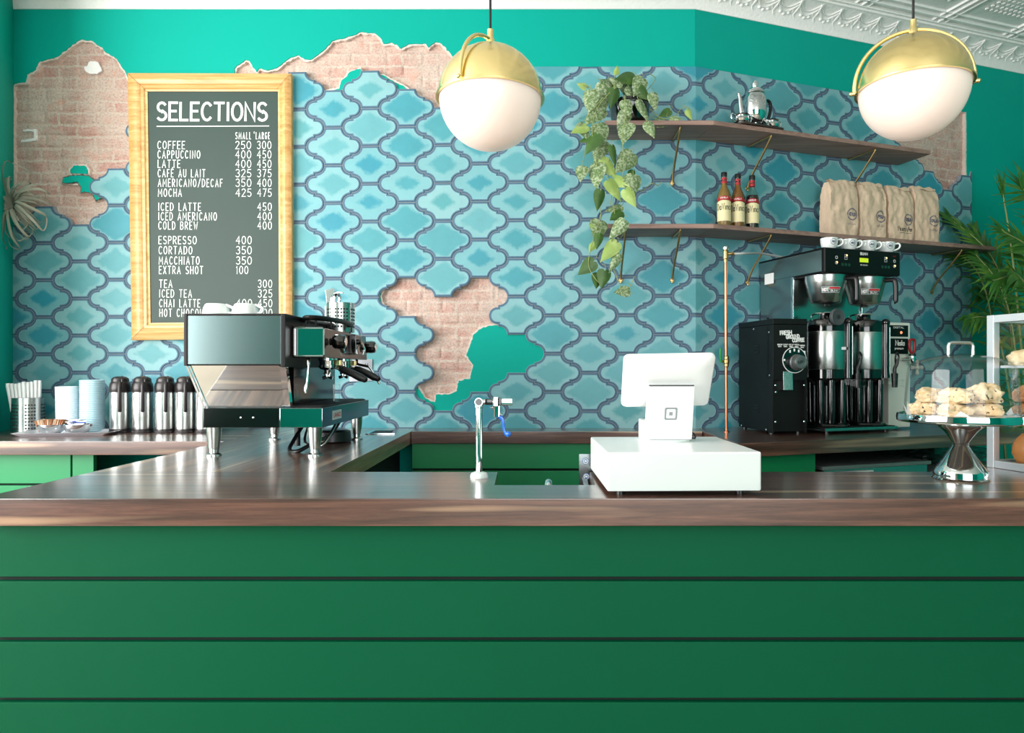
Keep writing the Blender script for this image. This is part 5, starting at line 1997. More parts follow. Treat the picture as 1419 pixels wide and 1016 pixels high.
mb.lathe([(0, 0), (0.050, 0), (0.052, 0.004), (0.046, 0.012), (0.030, 0.02), (0.028, 0.03), (0.040, 0.042), (0.055, 0.065), (0.0625, 0.10), (0.063, 0.15), (0.0605, 0.175), (0.052, 0.192), (0.049, 0.198), (0.053, 0.203), (0.053, 0.208), (0.047, 0.212)], pc, n=48)
mb.build('body', SILV, t)
mb = MB()
mb.lathe([(0.0475, 0.2125), (0.0475, 0.218), (0.040, 0.228), (0.024, 0.236), (0.017, 0.239), (0.0185, 0.246), (0.0185, 0.262), (0.012, 0.272), (0.006, 0.278), (0, 0.279)], pc, n=32)
mb.build('lid', SILV, t)
ax_ = Vector((CP, SP, 0))
mb = MB()
q = [pc - ax_ * a + Vector((0, 0, z)) for a, z in ((0.05, 0.065), (0.082, 0.075), (0.092, 0.12), (0.098, 0.165), (0.105, 0.188), (0.116, 0.194))]
mb.tube(q, [0.018, 0.0055], n=14, smooth=5)
mb.build('spout', SILV, t)
mb = MB()
q = [pc + ax_ * a + Vector((0, 0, z)) for a, z in ((0.058, 0.172), (0.085, 0.178), (0.102, 0.165), (0.104, 0.13), (0.092, 0.085), (0.072, 0.055), (0.052, 0.048))]
mb.tube(q, [0.009, 0.0095], n=12, smooth=5)
mb.build('handle', BLACKG, t)


def small_pot(off, dy, label, cat, name, spout):
    c = TC + ax_ * off + Vector((SP, -CP, 0)) * dy + Vector((0, 0, 0.008))
    t = thing(name, label, cat, c, PHI)
    mb = MB()
    mb.lathe([(0, 0), (0.027, 0), (0.028, 0.004), (0.018, 0.011), (0.019, 0.014), (0.038, 0.024), (0.043, 0.036), (0.038, 0.050), (0.033, 0.055), (0.041, 0.062), (0.039, 0.062), (0.030, 0.056), (0, 0.05)], c, n=40)
    if spout:
        mb.tube([c - ax_ * 0.032 + Vector((0, 0, 0.045)), c - ax_ * 0.048 + Vector((0, 0, 0.058)), c - ax_ * 0.058 + Vector((0, 0, 0.065))], [0.014, 0.006], n=12)
    mb.build('body', SILV, t)
    for s in ((1,) if spout else (-1, 1)):
        mb = MB()
        q = [c + ax_ * s * a + Vector((0, 0, z)) for a, z in ((0.038, 0.056), (0.055, 0.066), (0.064, 0.06), (0.062, 0.04), (0.052, 0.025), (0.04, 0.022))]
        mb.tube(q, 0.0035, n=10, smooth=4)
        mb.build('handle', SILV, t)


small_pot(-0.105, 0.030, 'small silver two-handled sugar bowl at the left of the tea tray', 'sugar bowl', 'silver_sugar_bowl', False)
small_pot(0.105, 0.012, 'small silver cream jug at the right end of the tea tray', 'cream jug', 'silver_cream_jug', True)

# ------------------------------------------------------------------ syrup bottles
ZT2 = ZS2 + TH2
LAB = mat('cream_label', rgb(236, 224, 176), 0.6)
LABR = mat('red_label', rgb(176, 30, 40), 0.5)


def syrup(name, col):
    m, nt, b = NT(name)
    b.inputs['Base Color'].default_value = col
    b.inputs['Roughness'].default_value = 0.06
    b.inputs['Transmission Weight'].default_value = 0.55
    b.inputs['IOR'].default_value = 1.36
    b.inputs['Coat Weight'].default_value = 0.6
    n = nd(nt, 'ShaderNodeTexNoise', Scale=5.0)
    return m


BOTTLEG = glass('bottle_glass', (0.90, 0.90, 0.84, 1), 2.2)


def bottle(s, liquid, label, words):
    c = WF(s, 0.125, ZT2)
    t = thing('syrup_bottle', label, 'bottle', c, PHI, 'syrup bottles on the lower shelf')
    pr = [(0, 0), (0.034, 0), (0.0375, 0.004), (0.0375, 0.178), (0.036, 0.192), (0.029, 0.215), (0.020, 0.235), (0.0155, 0.25), (0.0145, 0.288), (0.0155, 0.29), (0.0155, 0.296), (0.013, 0.297), (0.013, 0.30)]
    mb = MB()
    mb.lathe(pr, c, n=36)
    mb.build('glass_body', BOTTLEG, t)
    mb = MB()
    top = [(0.0345, 0.191), (0.0275, 0.214), (0.0185, 0.234), (0.0142, 0.249), (0.0135, 0.262)] if liquid is not DARKSY else [(0.0345, 0.191), (0.0305, 0.204)]
    mb.lathe([(0, 0.003), (0.034, 0.003), (0.036, 0.006), (0.036, 0.178)] + top + [(0, top[-1][1])], c, n=36)
    mb.build('syrup', liquid, t)
    mb = MB()
    mb.lathe([(0, 0.318), (0.0155, 0.318), (0.0165, 0.315), (0.0165, 0.295), (0.0, 0.295)], c, n=24)
    mb.build('cap', BLACK, t)
    mb = MB()
    mb.lathe([(0.0157, 0.256), (0.0157, 0.270)], c, n=28)
    mb.lathe([(0.0157, 0.276), (0.0157, 0.288)], c, n=28)
    mb.build('neck_band', LABR, t)

    f0 = math.atan2(-c.y, -c.x)          # towards the room

    def wrap(a0, a1, z0, z1, r=0.0381, m=LAB, nm='label', par=t, arch=0.0, arch0=0.0):
        mb = MB()
        n = 20
        lo, hi = [], []
        for i in range(n + 1):
            a = f0 + math.radians(a0 + (a1 - a0) * i / n)
            k = math.sin(PI * i / n)
            lo.append(mb.V(c + Vector((r * math.cos(a), r * math.sin(a), z0 + arch0 * k))))
            hi.append(mb.V(c + Vector((r * math.cos(a), r * math.sin(a), z1 + arch * k))))
        for i in range(n):
            mb.face([lo[i], lo[i + 1], hi[i + 1], hi[i]])
        return mb.build(nm, m, par, smooth=60)

    lb = wrap(-78, 78, 0.045, 0.150, arch=0.008)
    wrap(-80, 80, 0.1535, 0.168, r=0.0382, m=LABR, nm='red_band', arch=0.014, arch0=0.007)

    def curved(mbx, s_, zc, h, half_deg, sw):
        """lettering laid round the bottle"""
        tmp = MB()
        wdt = 2 * 0.0386 * math.radians(half_deg)
        lettering(tmp, s_, (-wdt / 2, 0, 0), (1, 0, 0), (0, 0, 1), h, sw, width=wdt)
        vm = {}
        for f in tmp.bm.faces:
            vs = []
            for v in f.verts:
                if v.index not in vm or v not in vm:
                    pass
                if v not in vm:
                    a = f0 + v.co.x / 0.0386
                    vm[v] = mbx.V(c + Vector((0.0386 * math.cos(a), 0.0386 * math.sin(a), zc + v.co.z)))
                vs.append(vm[v])
            mbx.face(vs)
        tmp.bm.free()

    mb = MB()
    curved(mb, 'DaVinci', 0.106, 0.034, 62, 0.0034)
    mb.build('brand_lettering', BLACKM, t, smooth=60)
    mb = MB()
    curved(mb, words, 0.168, 0.008, 32, 0.0015)
    mb.build('flavour_lettering', WHITEINK, t, smooth=60)
    return t


GL['V'] = GL['V']
AMBER = syrup('amber_syrup', rgb(206, 160, 84))
CARAM = syrup('caramel_syrup', rgb(190, 122, 52))
DARKSY = mat('dark_syrup', rgb(30, 16, 14), 0.08, coat=0.6)
bottle(0.107, AMBER, 'syrup bottle with pale amber syrup, leftmost of the three', 'VANILLA')
bottle(0.196, CARAM, 'syrup bottle with caramel coloured syrup, between the other two', 'VANILLA')
bottle(0.291, DARKSY, 'syrup bottle with nearly black syrup, nearest the coffee bags', 'CHOCOLATE')

# ------------------------------------------------------------------ kraft coffee bags
KRAFT = mat('brown_kraft_paper', rgb(224, 197, 170), 0.75, var=0.07, vscale=12, bump=0.45, bscale=34)


def coffee_bag(s, label, seed, w, h, note):
    rn = random.Random(seed)
    c = WF(s, 0.128, ZT2)
    t = thing('coffee_bag', label, 'coffee bag', c, PHI, 'kraft coffee bags on the lower shelf')
    mb = MB()
    mb.bev = True
    nx, nz_, ny = 18, 28, 7
    M = Matrix.Translation(c) @ Matrix.Rotation(PHI, 4, 'Z')
    d = 0.082

    def pos(fx, fy, fz):
        """fx, fy in -1..1, fz in 0..1"""
        squeeze = 1.0 - 0.62 * max(0.0, (fz - 0.80) / 0.20) ** 1.3
        bulge = 1.0 + 0.10 * math.sin(PI * min(fz / 0.8, 1.0))
        x = fx * w / 2 * (1.0 + 0.02 * math.sin(PI * fz) - 0.07 * max(0, fz - 0.85) / 0.15)
        y = fy * d / 2 * squeeze * bulge * (1.0 + 0.10 * (1 - fx * fx))
        z = fz * h + 0.010 * (fz ** 3) * math.sin(fx * 2.0 + seed)
        q = Vector((fx * 1.5 + seed * 3.1, fy, fz * 3.2))
        cr = 0.0055 * noise.fractal(q * 1.7, 1.0, 2.1, 4) + 0.006 * abs(noise.noise(q * 3.0))
        return M @ Vector((x + cr * 0.7 * fx, y + cr * (1.4 if fy < 0 else 1.0), max(z, 0.0)))

    def grid(f, a, b):
        g = [[mb.bm.verts.new(f(i / a * 2 - 1, j / b)) for i in range(a + 1)] for j in range(b + 1)]
        for j in range(b):
            for i in range(a):
                mb.face([g[j][i], g[j][i + 1], g[j + 1][i + 1], g[j + 1][i]])

    grid(lambda x, z: pos(x, -1, z), nx, nz_)
    grid(lambda x, z: pos(x, 1, z), nx, nz_)
    grid(lambda y, z: pos(-1, y, z), ny, nz_)
    grid(lambda y, z: pos(1, y, z), ny, nz_)
    grid(lambda x, y: pos(x, y * 2 - 1, 1.0), nx, ny)
    grid(lambda x, y: pos(x, y * 2 - 1, 0.0), nx, ny)
    bmesh.ops.remove_doubles(mb.bm, verts=mb.bm.verts[:], dist=0.0004)
    mb.build('paper_bag', KRAFT, t, smooth=50)
    mb = MB()
    for i in range(2):
        lo = [M @ Vector(((j / 10 - 0.5) * w * 0.9, -0.018 - 0.004 * i, h * (0.995 + 0.004 * i) + 0.006 * math.sin(j * 1.3 + seed + i) + 0.003)) for j in range(11)]
        hi = [M @ Vector(((j / 10 - 0.5) * w * 0.9, 0.016, h * (1.0 + 0.006 * i) + 0.005 * math.sin(j * 1.1 + seed * 2))) for j in range(11)]
        dn = [M @ Vector(((j / 10 - 0.5) * w * 0.92, -0.0215 - 0.004 * i, h * 0.958 + 0.004 * math.sin(j + seed))) for j in range(11)]
        A, B, Cc = [mb.V(q) for q in lo], [mb.V(q) for q in hi], [mb.V(q) for q in dn]
        for j in range(10):
            mb.face([A[j], A[j + 1], B[j + 1], B[j]])
            mb.face([Cc[j], Cc[j + 1], A[j + 1], A[j]])
    mb.build('folded_top', KRAFT, t, smooth=60)

    def front(x, z, off=0.0012):
        """a point just above the bulging front paper"""
        p = pos(x / (w / 2), -1, z / h)
        return p + Vector((SP, -CP, 0)) * off

    def flat_text(mbx, s_, x, z, hh, sw, width):
        tmp = MB()
        lettering(tmp, s_, (x, 0, z), (1, 0, 0), (0, 0, 1), hh, sw, width=width)
        vm = {}
        for f in tmp.bm.faces:
            vs = []
            for v in f.verts:
                if v not in vm:
                    vm[v] = mbx.V(front(v.co.x, v.co.z))
                vs.append(vm[v])
            mbx.face(vs)
        tmp.bm.free()

    mb = MB()
    cx, cz = w * 0.26, h * 0.415
    for r0, r1 in ((0.0315, 0.0352), (0.0275, 0.0288)):
        n = 28
        a = [mb.V(front(cx + r0 * math.cos(2 * PI * i / n), cz + r0 * math.sin(2 * PI * i / n))) for i in range(n)]
        b = [mb.V(front(cx + r1 * math.cos(2 * PI * i / n), cz + r1 * math.sin(2 * PI * i / n))) for i in range(n)]
        for i in range(n):
            mb.face([a[i], a[(i + 1) % n], b[(i + 1) % n], b[i]])
    flat_text(mb, 'OSLO', cx - 0.021, cz - 0.009, 0.018, 0.0042, 0.042)
    mb.build('round_stamp', BLUEINK, t, smooth=60)
    mb = MB()
    flat_text(mb, 'OSLO', cx - 0.012, h * 0.262, 0.006, 0.001, 0.024)
    flat_text(mb, 'COFFEE ROASTERS', cx - 0.030, h * 0.238, 0.006, 0.001, 0.058)
    mb.build('small_print', mat('violet_print', rgb(150, 132, 150), 0.7), t, smooth=60)
    if note:
        mb = MB()
        flat_text(mb, 'Mexico Chia', -w * 0.16, h * 0.20, 0.030, 0.0028, w * 0.58)
        pts = [Vector((-w * 0.12 + w * 0.5 * i / 8, 0, h * 0.165)) for i in range(9)]
        for a, b in zip(pts, pts[1:]):
            mb.face([mb.V(front(a.x, a.z)), mb.V(front(b.x, b.z)), mb.V(front(b.x, b.z + 0.002)), mb.V(front(a.x, a.z + 0.002))])
        mb.build('handwritten_note', BLACKM, t, smooth=60)


GL['h'] = (0.32, [[(0, 0), (0, 1)], [(0, 0.4)] + arc(0.16, 0.4, 0.16, 0.2, 160, 0, 6) + [(0.32, 0)]])
coffee_bag(0.897, 'upright kraft coffee bag nearest the syrup bottles', 1, 0.195, 0.335, False)
coffee_bag(1.113, 'second kraft coffee bag from the syrup bottles, with a rolled top', 2, 0.188, 0.340, False)
coffee_bag(1.328, 'kraft coffee bag with black handwriting across its front', 3, 0.186, 0.335, True)
coffee_bag(1.536, 'kraft coffee bag at the end of the row beside the palm leaves', 4, 0.186, 0.352, False)
# ------------------------------------------------------------------ copper water pipe
q = Vector((1.003, 3.60, ZC))
t = thing('copper_pipe', 'thin upright copper water pipe with a green-handled valve before the tiles', 'pipe', q)
zt = PX(0, 352, 3.6).z
mb = MB()
mb.tube([q, Vector((q.x - 0.004, q.y, zt - 0.03))], 0.0078, n=14)
mb.lathe([(0.0, 0), (0.018, 0), (0.018, 0.003), (0.009, 0.006)], q, n=20)
mb.build('riser', COPPER, t)
mb = MB()
T = Vector((q.x - 0.004, q.y, zt))
mb.lathe([(0, -0.045), (0.0095, -0.045), (0.0105, -0.03), (0.0145, -0.026), (0.0145, 0.012), (0.011, 0.016), (0.011, 0.022), (0, 0.022)], T, n=20)
mb.cyl(T, T + Vector((0.045, -0.005, 0)), 0.009, 0.0065)
mb.cyl(T + Vector((0.03, -0.003, 0)), T + Vector((0.04, -0.004, 0)), 0.011, n=6)
mb.build('brass_fitting', BRASSD, t)
mb = MB()
mb.lathe([(0, 0.022), (0.0155, 0.022), (0.0165, 0.026), (0.0165, 0.036), (0.0145, 0.039), (0, 0.039)], T, n=24)
mb.build('top_cap', STEEL, t)
mb = MB()
h_end = WF(0.44, 0.20, 1.905)
mb.tube([T + Vector((0.044, -0.005, 0)), T + Vector((0.11, -0.005, 0.002)), T.lerp(h_end, 0.6) + Vector((0, 0, 0.014)), h_end], 0.0062, n=10, smooth=6)
mb.build('supply_hose', mat('grey_braided_hose', rgb(168, 176, 174), 0.5, var=0.2, vscale=150), t)
zv = PX(0, 501, 3.6).z
V_ = Vector((q.x, q.y, zv))
mb = MB()
mb.lathe([(0.009, -0.03), (0.0125, -0.026), (0.0125, -0.012), (0.0155, -0.008), (0.0155, 0.008), (0.0125, 0.012), (0.0125, 0.026), (0.009, 0.03)], V_, n=18)
mb.cyl(V_, V_ + Vector((-0.028, -0.008, 0)), 0.0065)
mb.build('valve_body', BRASSD, t)
mb = MB()
mb.tube([V_ + Vector((-0.028, -0.008, -0.004)), V_ + Vector((-0.034, -0.01, 0.012)), V_ + Vector((-0.036, -0.012, 0.045)), V_ + Vector((-0.034, -0.012, 0.068))], [0.005, 0.006], n=8, smooth=4)
mb.build('valve_lever', mat('green_lever', rgb(20, 140, 60), 0.4), t)

# ------------------------------------------------------------------ coffee grinder
GA = PHI - math.radians(9)
gc, gs = math.cos(GA), math.sin(GA)
G0 = Vector((1.195, 3.446, ZC - 0.0005))               # front left foot corner


def GP(x, y, z):
    """grinder frame: x to its right, y back from its face"""
    return G0 + Vector((gc * x - gs * y, gs * x + gc * y, z))


GW, GD, GH = 0.188, 0.37, 0.588
t = thing('coffee_grinder', 'tall black shop coffee grinder beside the copper pipe', 'coffee grinder', GP(GW / 2, GD / 2, 0), GA)
MG = Matrix.Translation(G0) @ Matrix.Rotation(GA, 4, 'Z')


def gbox(mb, lo, hi, bev=0.0):
    old = mb.M
    mb.M = MG
    mb.box(lo, hi, bev)
    mb.M = old


mb = MB()
gbox(mb, (0, 0.028, 0.012), (GW, GD, GH - 0.03), 0.003)
gbox(mb, (0, 0.0, 0.275), (GW, 0.06, GH - 0.03), 0.003)
gbox(mb, (0, -0.003, GH - 0.0295), (GW, GD + 0.003, GH), 0.004)
gbox(mb, (-0.001, 0.002, 0.008), (0.01, 0.04, 0.28), 0.001)
gbox(mb, (GW - 0.01, 0.002, 0.008), (GW + 0.001, 0.04, 0.28), 0.001)
mb.build('housing', BLACKM, t)
for x in (0.02, GW - 0.02):
    for y in (0.05, GD - 0.03):
        mb = MB()
        mb.M = MG
        mb.cyl((x, y, 0), (x, y, 0.013), 0.012, n=14)
        mb.build('foot', BLACK, t)
mb = MB()
mb.M = MG
for x, y in ((0.05, 0.14), (0.14, 0.14)):
    pass
mb.lathe([(0, 0.016), (0.006, 0.016), (0.008, 0.012), (0.004, 0.008), (0.004, 0)], (0.06, 0.16, GH), n=14)
mb.build('lid_knob', BLACK, t)
mb = MB()
mb.M = MG
for y, z in ((0.04, 0.52), (0.20, 0.545), (0.035, 0.30), (0.34, 0.02), (0.07, 0.02)):
    mb.lathe([(0, 0.003), (0.004, 0.002), (0.0055, 0)], (0, y, z), n=12, axis=(-1, 0, 0))
for x, z in ((0.016, 0.25), (0.018, 0.215), (0.016, 0.065), (GW - 0.014, 0.065), (GW - 0.014, 0.25)):
    mb.lathe([(0, 0.003), (0.004, 0.002), (0.0055, 0)], (x, 0.001, z), n=12, axis=(0, -1, 0))
mb.build('screw', CHROME, t)
mb = MB()
mb.M = MG
for z0 in (0.42, 0.105):
    for k in range(3):
        z = z0 + k * 0.016
        mb.hexa([Vector(p) for p in ((-0.0035, 0.14, z), (0, 0.14, z - 0.003), (0, 0.19, z - 0.003), (-0.0035, 0.19, z), (-0.0035, 0.14, z + 0.003), (0, 0.14, z + 0.006), (0, 0.19, z + 0.006), (-0.0035, 0.19, z + 0.003))])
mb.build('side_vent', BLACK, t)
mb = MB()
mb.M = MG
dc = Vector((0.118, -0.0, 0.378))
mb.lathe([(0.064, 0.0), (0.064, 0.0025), (0.0, 0.0025)], dc, n=48, axis=(0, -1, 0))
dl = mb.build('dial_plate', BLACKG, t)
mb = MB()
mb.M = MG
mb.lathe([(0.0635, 0.0026), (0.0665, 0.0026), (0.0665, 0.0)], dc, n=48, axis=(0, -1, 0))
for a in (120, 92, 64):
    d = Vector((math.cos(math.radians(a)), 0, math.sin(math.radians(a))))
    mb.box(dc + d * 0.051 + Vector((-0.004, -0.0035, -0.007)), dc + d * 0.051 + Vector((0.004, -0.0025, 0.007)))
for a in (180, 0):
    mb.lathe([(0, 0.005), (0.005, 0.0035), (0.006, 0.002)], dc + Vector((math.cos(math.radians(a)) * 0.056, 0, 0)), n=12, axis=(0, -1, 0))
mb.build('dial_marks', WHITEINK, dl)
mb = MB()
mb.M = MG
kc = dc + Vector((0.010, 0, -0.012))
mb.lathe([(0.041, 0.002), (0.041, 0.012), (0.037, 0.014), (0.0345, 0.045), (0.032, 0.049), (0.024, 0.050), (0.023, 0.047), (0, 0.047)], kc, n=40, axis=(0, -1, 0))
kn = mb.build('dial_knob', mat('grey_metal_knob', rgb(120, 124, 124), 0.35, 0.7), dl)
mb = MB()
mb.M = MG
lettering(mb, 'TURN', kc + Vector((-0.017, -0.0475, -0.010)), (1, 0, 0.35), (-0.35, 0, 1), 0.012, 0.0028, width=0.034)
mb.build('knob_lettering', BLACK, dl)
mb = MB()
mb.M = MG
lettering(mb, 'FRESH', (0.04, -0.0008, 0.505), (1, 0, 0.06), (-0.05, 0, 1), 0.019, 0.005, width=0.062)
lettering(mb, 'GROUND', (0.073, -0.0008, 0.486), (1, 0, 0.06), (-0.05, 0, 1), 0.018, 0.005, width=0.072)
lettering(mb, 'COFFEE', (0.108, -0.0008, 0.469), (1, 0, 0.06), (-0.05, 0, 1), 0.017, 0.005, width=0.064)
for i, w_ in enumerate(('BREWERS CUT', 'DRIP', 'FINE CUT', 'PRESS', 'ESPRESSO')):
    x = 0.025 + i * 0.031
    lettering(mb, w_, (x, -0.0008, 0.453 - (0.004 if i == 4 else 0)), (1, 0, 0), (0, 0, 1), 0.006, 0.0013, width=0.026)
    lettering(mb, 'GRIND', (x + 0.003, -0.0008, 0.444 - (0.004 if i == 4 else 0)), (1, 0, 0), (0, 0, 1), 0.005, 0.0013, width=0.018)
mb.build('front_lettering', WHITEINK, t)
mb = MB()
mb.M = MG
mb.box((0.158, -0.0012, 0.405), (0.178, -0.0005, 0.425))
mb.build('warning_sticker', WHITEINK, t)
mb = MB()
mb.M = MG
mb.hexa([Vector(p) for p in ((0.055, -0.006, 0.225), (0.108, -0.006, 0.225), (0.108, 0.03, 0.225), (0.055, 0.03, 0.225), (0.055, -0.002, 0.32), (0.108, -0.002, 0.32), (0.108, 0.03, 0.32), (0.055, 0.03, 0.32))], bev=0.002)
mb.build('bag_chute', STEEL, t)

# ------------------------------------------------------------------ twin coffee brewer
BS0, BS1 = 0.414, 0.902
BC = (BS0 + BS1) / 2
t = thing('coffee_brewer', 'large twin coffee brewer with black control head against the angled wall', 'coffee brewer', WF(BC, 0.3, ZC - 0.0005), PHI)
MBW = Matrix.Translation(Vector((BX, BY, ZC - 0.0005))) @ Matrix.Rotation(PHI, 4, 'Z')     # local x = s, local -y = t


def bw(mb, s0, s1, t0, t1, z0, z1, bev=0.0):
    old = mb.M
    mb.M = MBW
    mb.box((s0, -t1, z0), (s1, -t0, z1), bev)
    mb.M = old


ZH0, ZH1 = 0.832, 0.949
mb = MB()
bw(mb, BS0 + 0.004, BS1 - 0.004, 0.03, 0.30, 0.03, ZH0 + 0.01, 0.004)
mb.build('tower', STEELH, t)
mb = MB()
bw(mb, BS0 + 0.002, BS0 + 0.014, 0.29, 0.312, 0.03, ZH0, 0.004)
mb.build('corner_strip', CHROME, t)
mb = MB()
bw(mb, BS1 - 0.014, BS1 - 0.002, 0.29, 0.312, 0.03, ZH0, 0.004)
mb.build('corner_strip', CHROME, t)
mb = MB()
bw(mb, BS0, BS1, 0.03, 0.535, ZH0 + 0.0005, ZH1 - 0.004, 0.003)
mb.build('head_housing', STEELH, t)
mb = MB()
bw(mb, BS0 - 0.003, BS1 + 0.003, 0.025, 0.545, ZH1 - 0.0035, ZH1 + 0.004, 0.003)
mb.build('top_lid', BLACKM, t)
mb = MB()
bw(mb, BS0 - 0.004, BS1 + 0.004, 0.527, 0.556, ZH0 - 0.008, ZH1 + 0.003, 0.008)
pn = mb.build('control_panel', BLACKM, t)
mb = MB()
bw(mb, BS0 + 0.03, BS1 - 0.03, 0.20, 0.53, ZH0 - 0.010, ZH0 + 0.001, 0.002)
mb.build('head_underside', BLACK, t)


def BP(s, tt, z):
    return WF(s, tt, ZC + z)


ex_, en_ = Vector((CP, SP, 0)), Vector((SP, -CP, 0))
mb = MB()
a, b = BC + 0.0 - 0.026, BC + 0.0 + 0.03
bw(mb, a, b, 0.556, 0.5575, 0.886, 0.908, 0.0)
mb.build('display', mat('green_display', rgb(190, 214, 40), 0.4, emit=0.55), pn)
mb = MB()
lettering(mb, 'BUNN', BP(BC - 0.022, 0.5575, 0.9235), ex_, (0, 0, 1), 0.012, 0.0034, width=0.046)
for k in range(3):
    lettering(mb, 'ON', BP(BC - 0.022 + k * 0.017, 0.5575, 0.868), ex_, (0, 0, 1), 0.006, 0.0014, width=0.012)
for s in (BS0 + 0.068, BS1 - 0.038):
    for z in (0.902, 0.875):
        mb.lathe([(0.0055, 0.0012), (0.008, 0.0012)], BP(s, 0.556, z), n=20, axis=en_)
for s in (BS0 + 0.128, BS1 - 0.098):
    for k in range(2):
        n = 4
        o_ = BP(s, 0.5575, 0.895 + 0.013 * k)
        stroke(mb, [o_ + ex_ * x + Vector((0, 0, z)) for x, z in ((-0.008, 0), (0.008, 0), (0.008, 0.012), (-0.008, 0.012), (-0.008, 0))], 0.0016, en_ * 1.0)
mb.build('panel_markings', WHITEINK, pn)
BTN = mat('dark_green_button', rgb(26, 66, 52), 0.4)
for s in (BS0 + 0.128, BS1 - 0.098):
    for k in (-1, 0, 1):
        mb = MB()
        mb.lathe([(0, 0.0015), (0.008, 0.0015), (0.008, 0)], BP(s + k * 0.021, 0.556, 0.868), n=18, axis=en_)
        mb.build('brew_button', BTN, pn)
mb = MB()
for s, z in ((BS0 + 0.134, 0.916), (BS1 - 0.092, 0.916), (BS0 + 0.072, 0.878), (BS1 - 0.034, 0.878)):
    mb.lathe([(0, 0.002), (0.004, 0.002), (0.004, 0)], BP(s, 0.556, z), n=12, axis=en_)
mb.build('indicator_light', mat('orange_indicator', rgb(255, 190, 120), 0.4, emit=3.0), pn)
mb = MB()
lettering(mb, 'HOT', BP(BS1 - 0.047, 0.5575, 0.925), ex_, (0, 0, 1), 0.005, 0.001, width=0.018)
mb.build('red_lettering', REDP, pn)
mb = MB()
pt0 = BP(BS0 - 0.0005, 0.10, 0.86)
mb.poly([WF(BS0 - 0.0008, 0.075, ZC + 0.815), WF(BS0 - 0.0008, 0.155, ZC + 0.815), WF(BS0 - 0.0008, 0.155, ZC + 0.875), WF(BS0 - 0.0008, 0.075, ZC + 0.875)])
mb.build('side_sticker', WHITEINK, t)
# filter funnels
for k, s in enumerate((0.527, 0.787)):
    c = WF(s, 0.43, ZC)
    mb = MB()
    mb.lathe([(0, 0.665), (0.020, 0.665), (0.024, 0.672), (0.070, 0.680), (0.078, 0.690), (0.101, 0.782), (0.103, 0.790), (0.105, 0.815), (0.106, 0.822), (0.103, 0.822), (0.098, 0.79), (0.0, 0.70)], c, n=48)
    fu = mb.build('filter_funnel', STEEL, t)
    mb = MB()
    d = (en_ * 0.80 + ex_ * 0.60).normalized()
    q = [c + d * 0.10 + Vector((0, 0, 0.805)), c + d * 0.135 + Vector((0, 0, 0.805)), c + d * 0.150 + Vector((0, 0, 0.79)), c + d * 0.152 + Vector((0, 0, 0.70)), c + d * 0.147 + Vector((0, 0, 0.69))]
    mb.tube(q, 0.0125, n=12, smooth=3)
    mb.build('funnel_handle', BLACK, fu)
    mb = MB()
    n = 12
    f0 = math.atan2(en_.y, en_.x) - 0.42

    def fpt(a, z, o=0.0012):
        r = 0.078 + (0.101 - 0.078) * (z - 0.69) / 0.092 + o
        return c + Vector((r * math.cos(f0 + a), r * math.sin(f0 + a), z))

    def fq(a0, a1, z0, z1, m, nm, o):
        mbb = MB()
        lo = [mbb.V(fpt(a0 + (a1 - a0) * i / 8, z0, o)) for i in range(9)]
        hi = [mbb.V(fpt(a0 + (a1 - a0) * i / 8, z1, o)) for i in range(9)]
        for i in range(8):
            mbb.face([lo[i], lo[i + 1], hi[i + 1], hi[i]])
        return mbb.build(nm, m, fu, smooth=60)

    fq(-0.52, 0.52, 0.728, 0.758, WHITED, 'funnel_label', 0.0012)
    fq(-0.50, -0.16, 0.730, 0.756, BLACK, 'label_black_box', 0.0016)
    fq(-0.13, 0.50, 0.746, 0.756, REDP, 'label_red_bar', 0.0016)
    fq(-0.13, 0.50, 0.730, 0.744, BLACK, 'label_black_bar', 0.0016)
    mb = MB()
    tmp = MB()
    lettering(tmp, 'HOT', (-0.043, 0, 0.735), (1, 0, 0), (0, 0, 1), 0.016, 0.0042, width=0.026)
    lettering(tmp, 'BUNN', (-0.004, 0, 0.733), (1, 0, 0), (0, 0, 1), 0.008, 0.002, width=0.040)
    vm = {}
    for f in tmp.bm.faces:
        vs = []
        for v in f.verts:
            if v not in vm:
                vm[v] = mb.V(fpt(v.co.x / 0.092, v.co.z, 0.002))
            vs.append(vm[v])
        mb.face(vs)
    tmp.bm.free()
    mb.build('label_lettering', WHITEINK, fu, smooth=60)
    mb.bm = bmesh.new()
# base tray
mb = MB()
bw(mb, BS0 + 0.0, BS1 - 0.01, 0.03, 0.555, 0.014, 0.030, 0.002)
mb.build('base_tray', STEELH, t)
mb = MB()
bw(mb, BS0 + 0.008, BS1 - 0.02, 0.315, 0.545, 0.0305, 0.034, 0.001)
mb.build('tray_mat', BLACK, t)
for s in (BS0 + 0.04, BS1 - 0.06):
    for tt in (0.08, 0.52):
        mb = MB()
        mb.M = MBW
        mb.cyl((s, -tt, 0), (s, -tt, 0.0145), 0.012, n=14)
        mb.build('foot', BLACK, t)

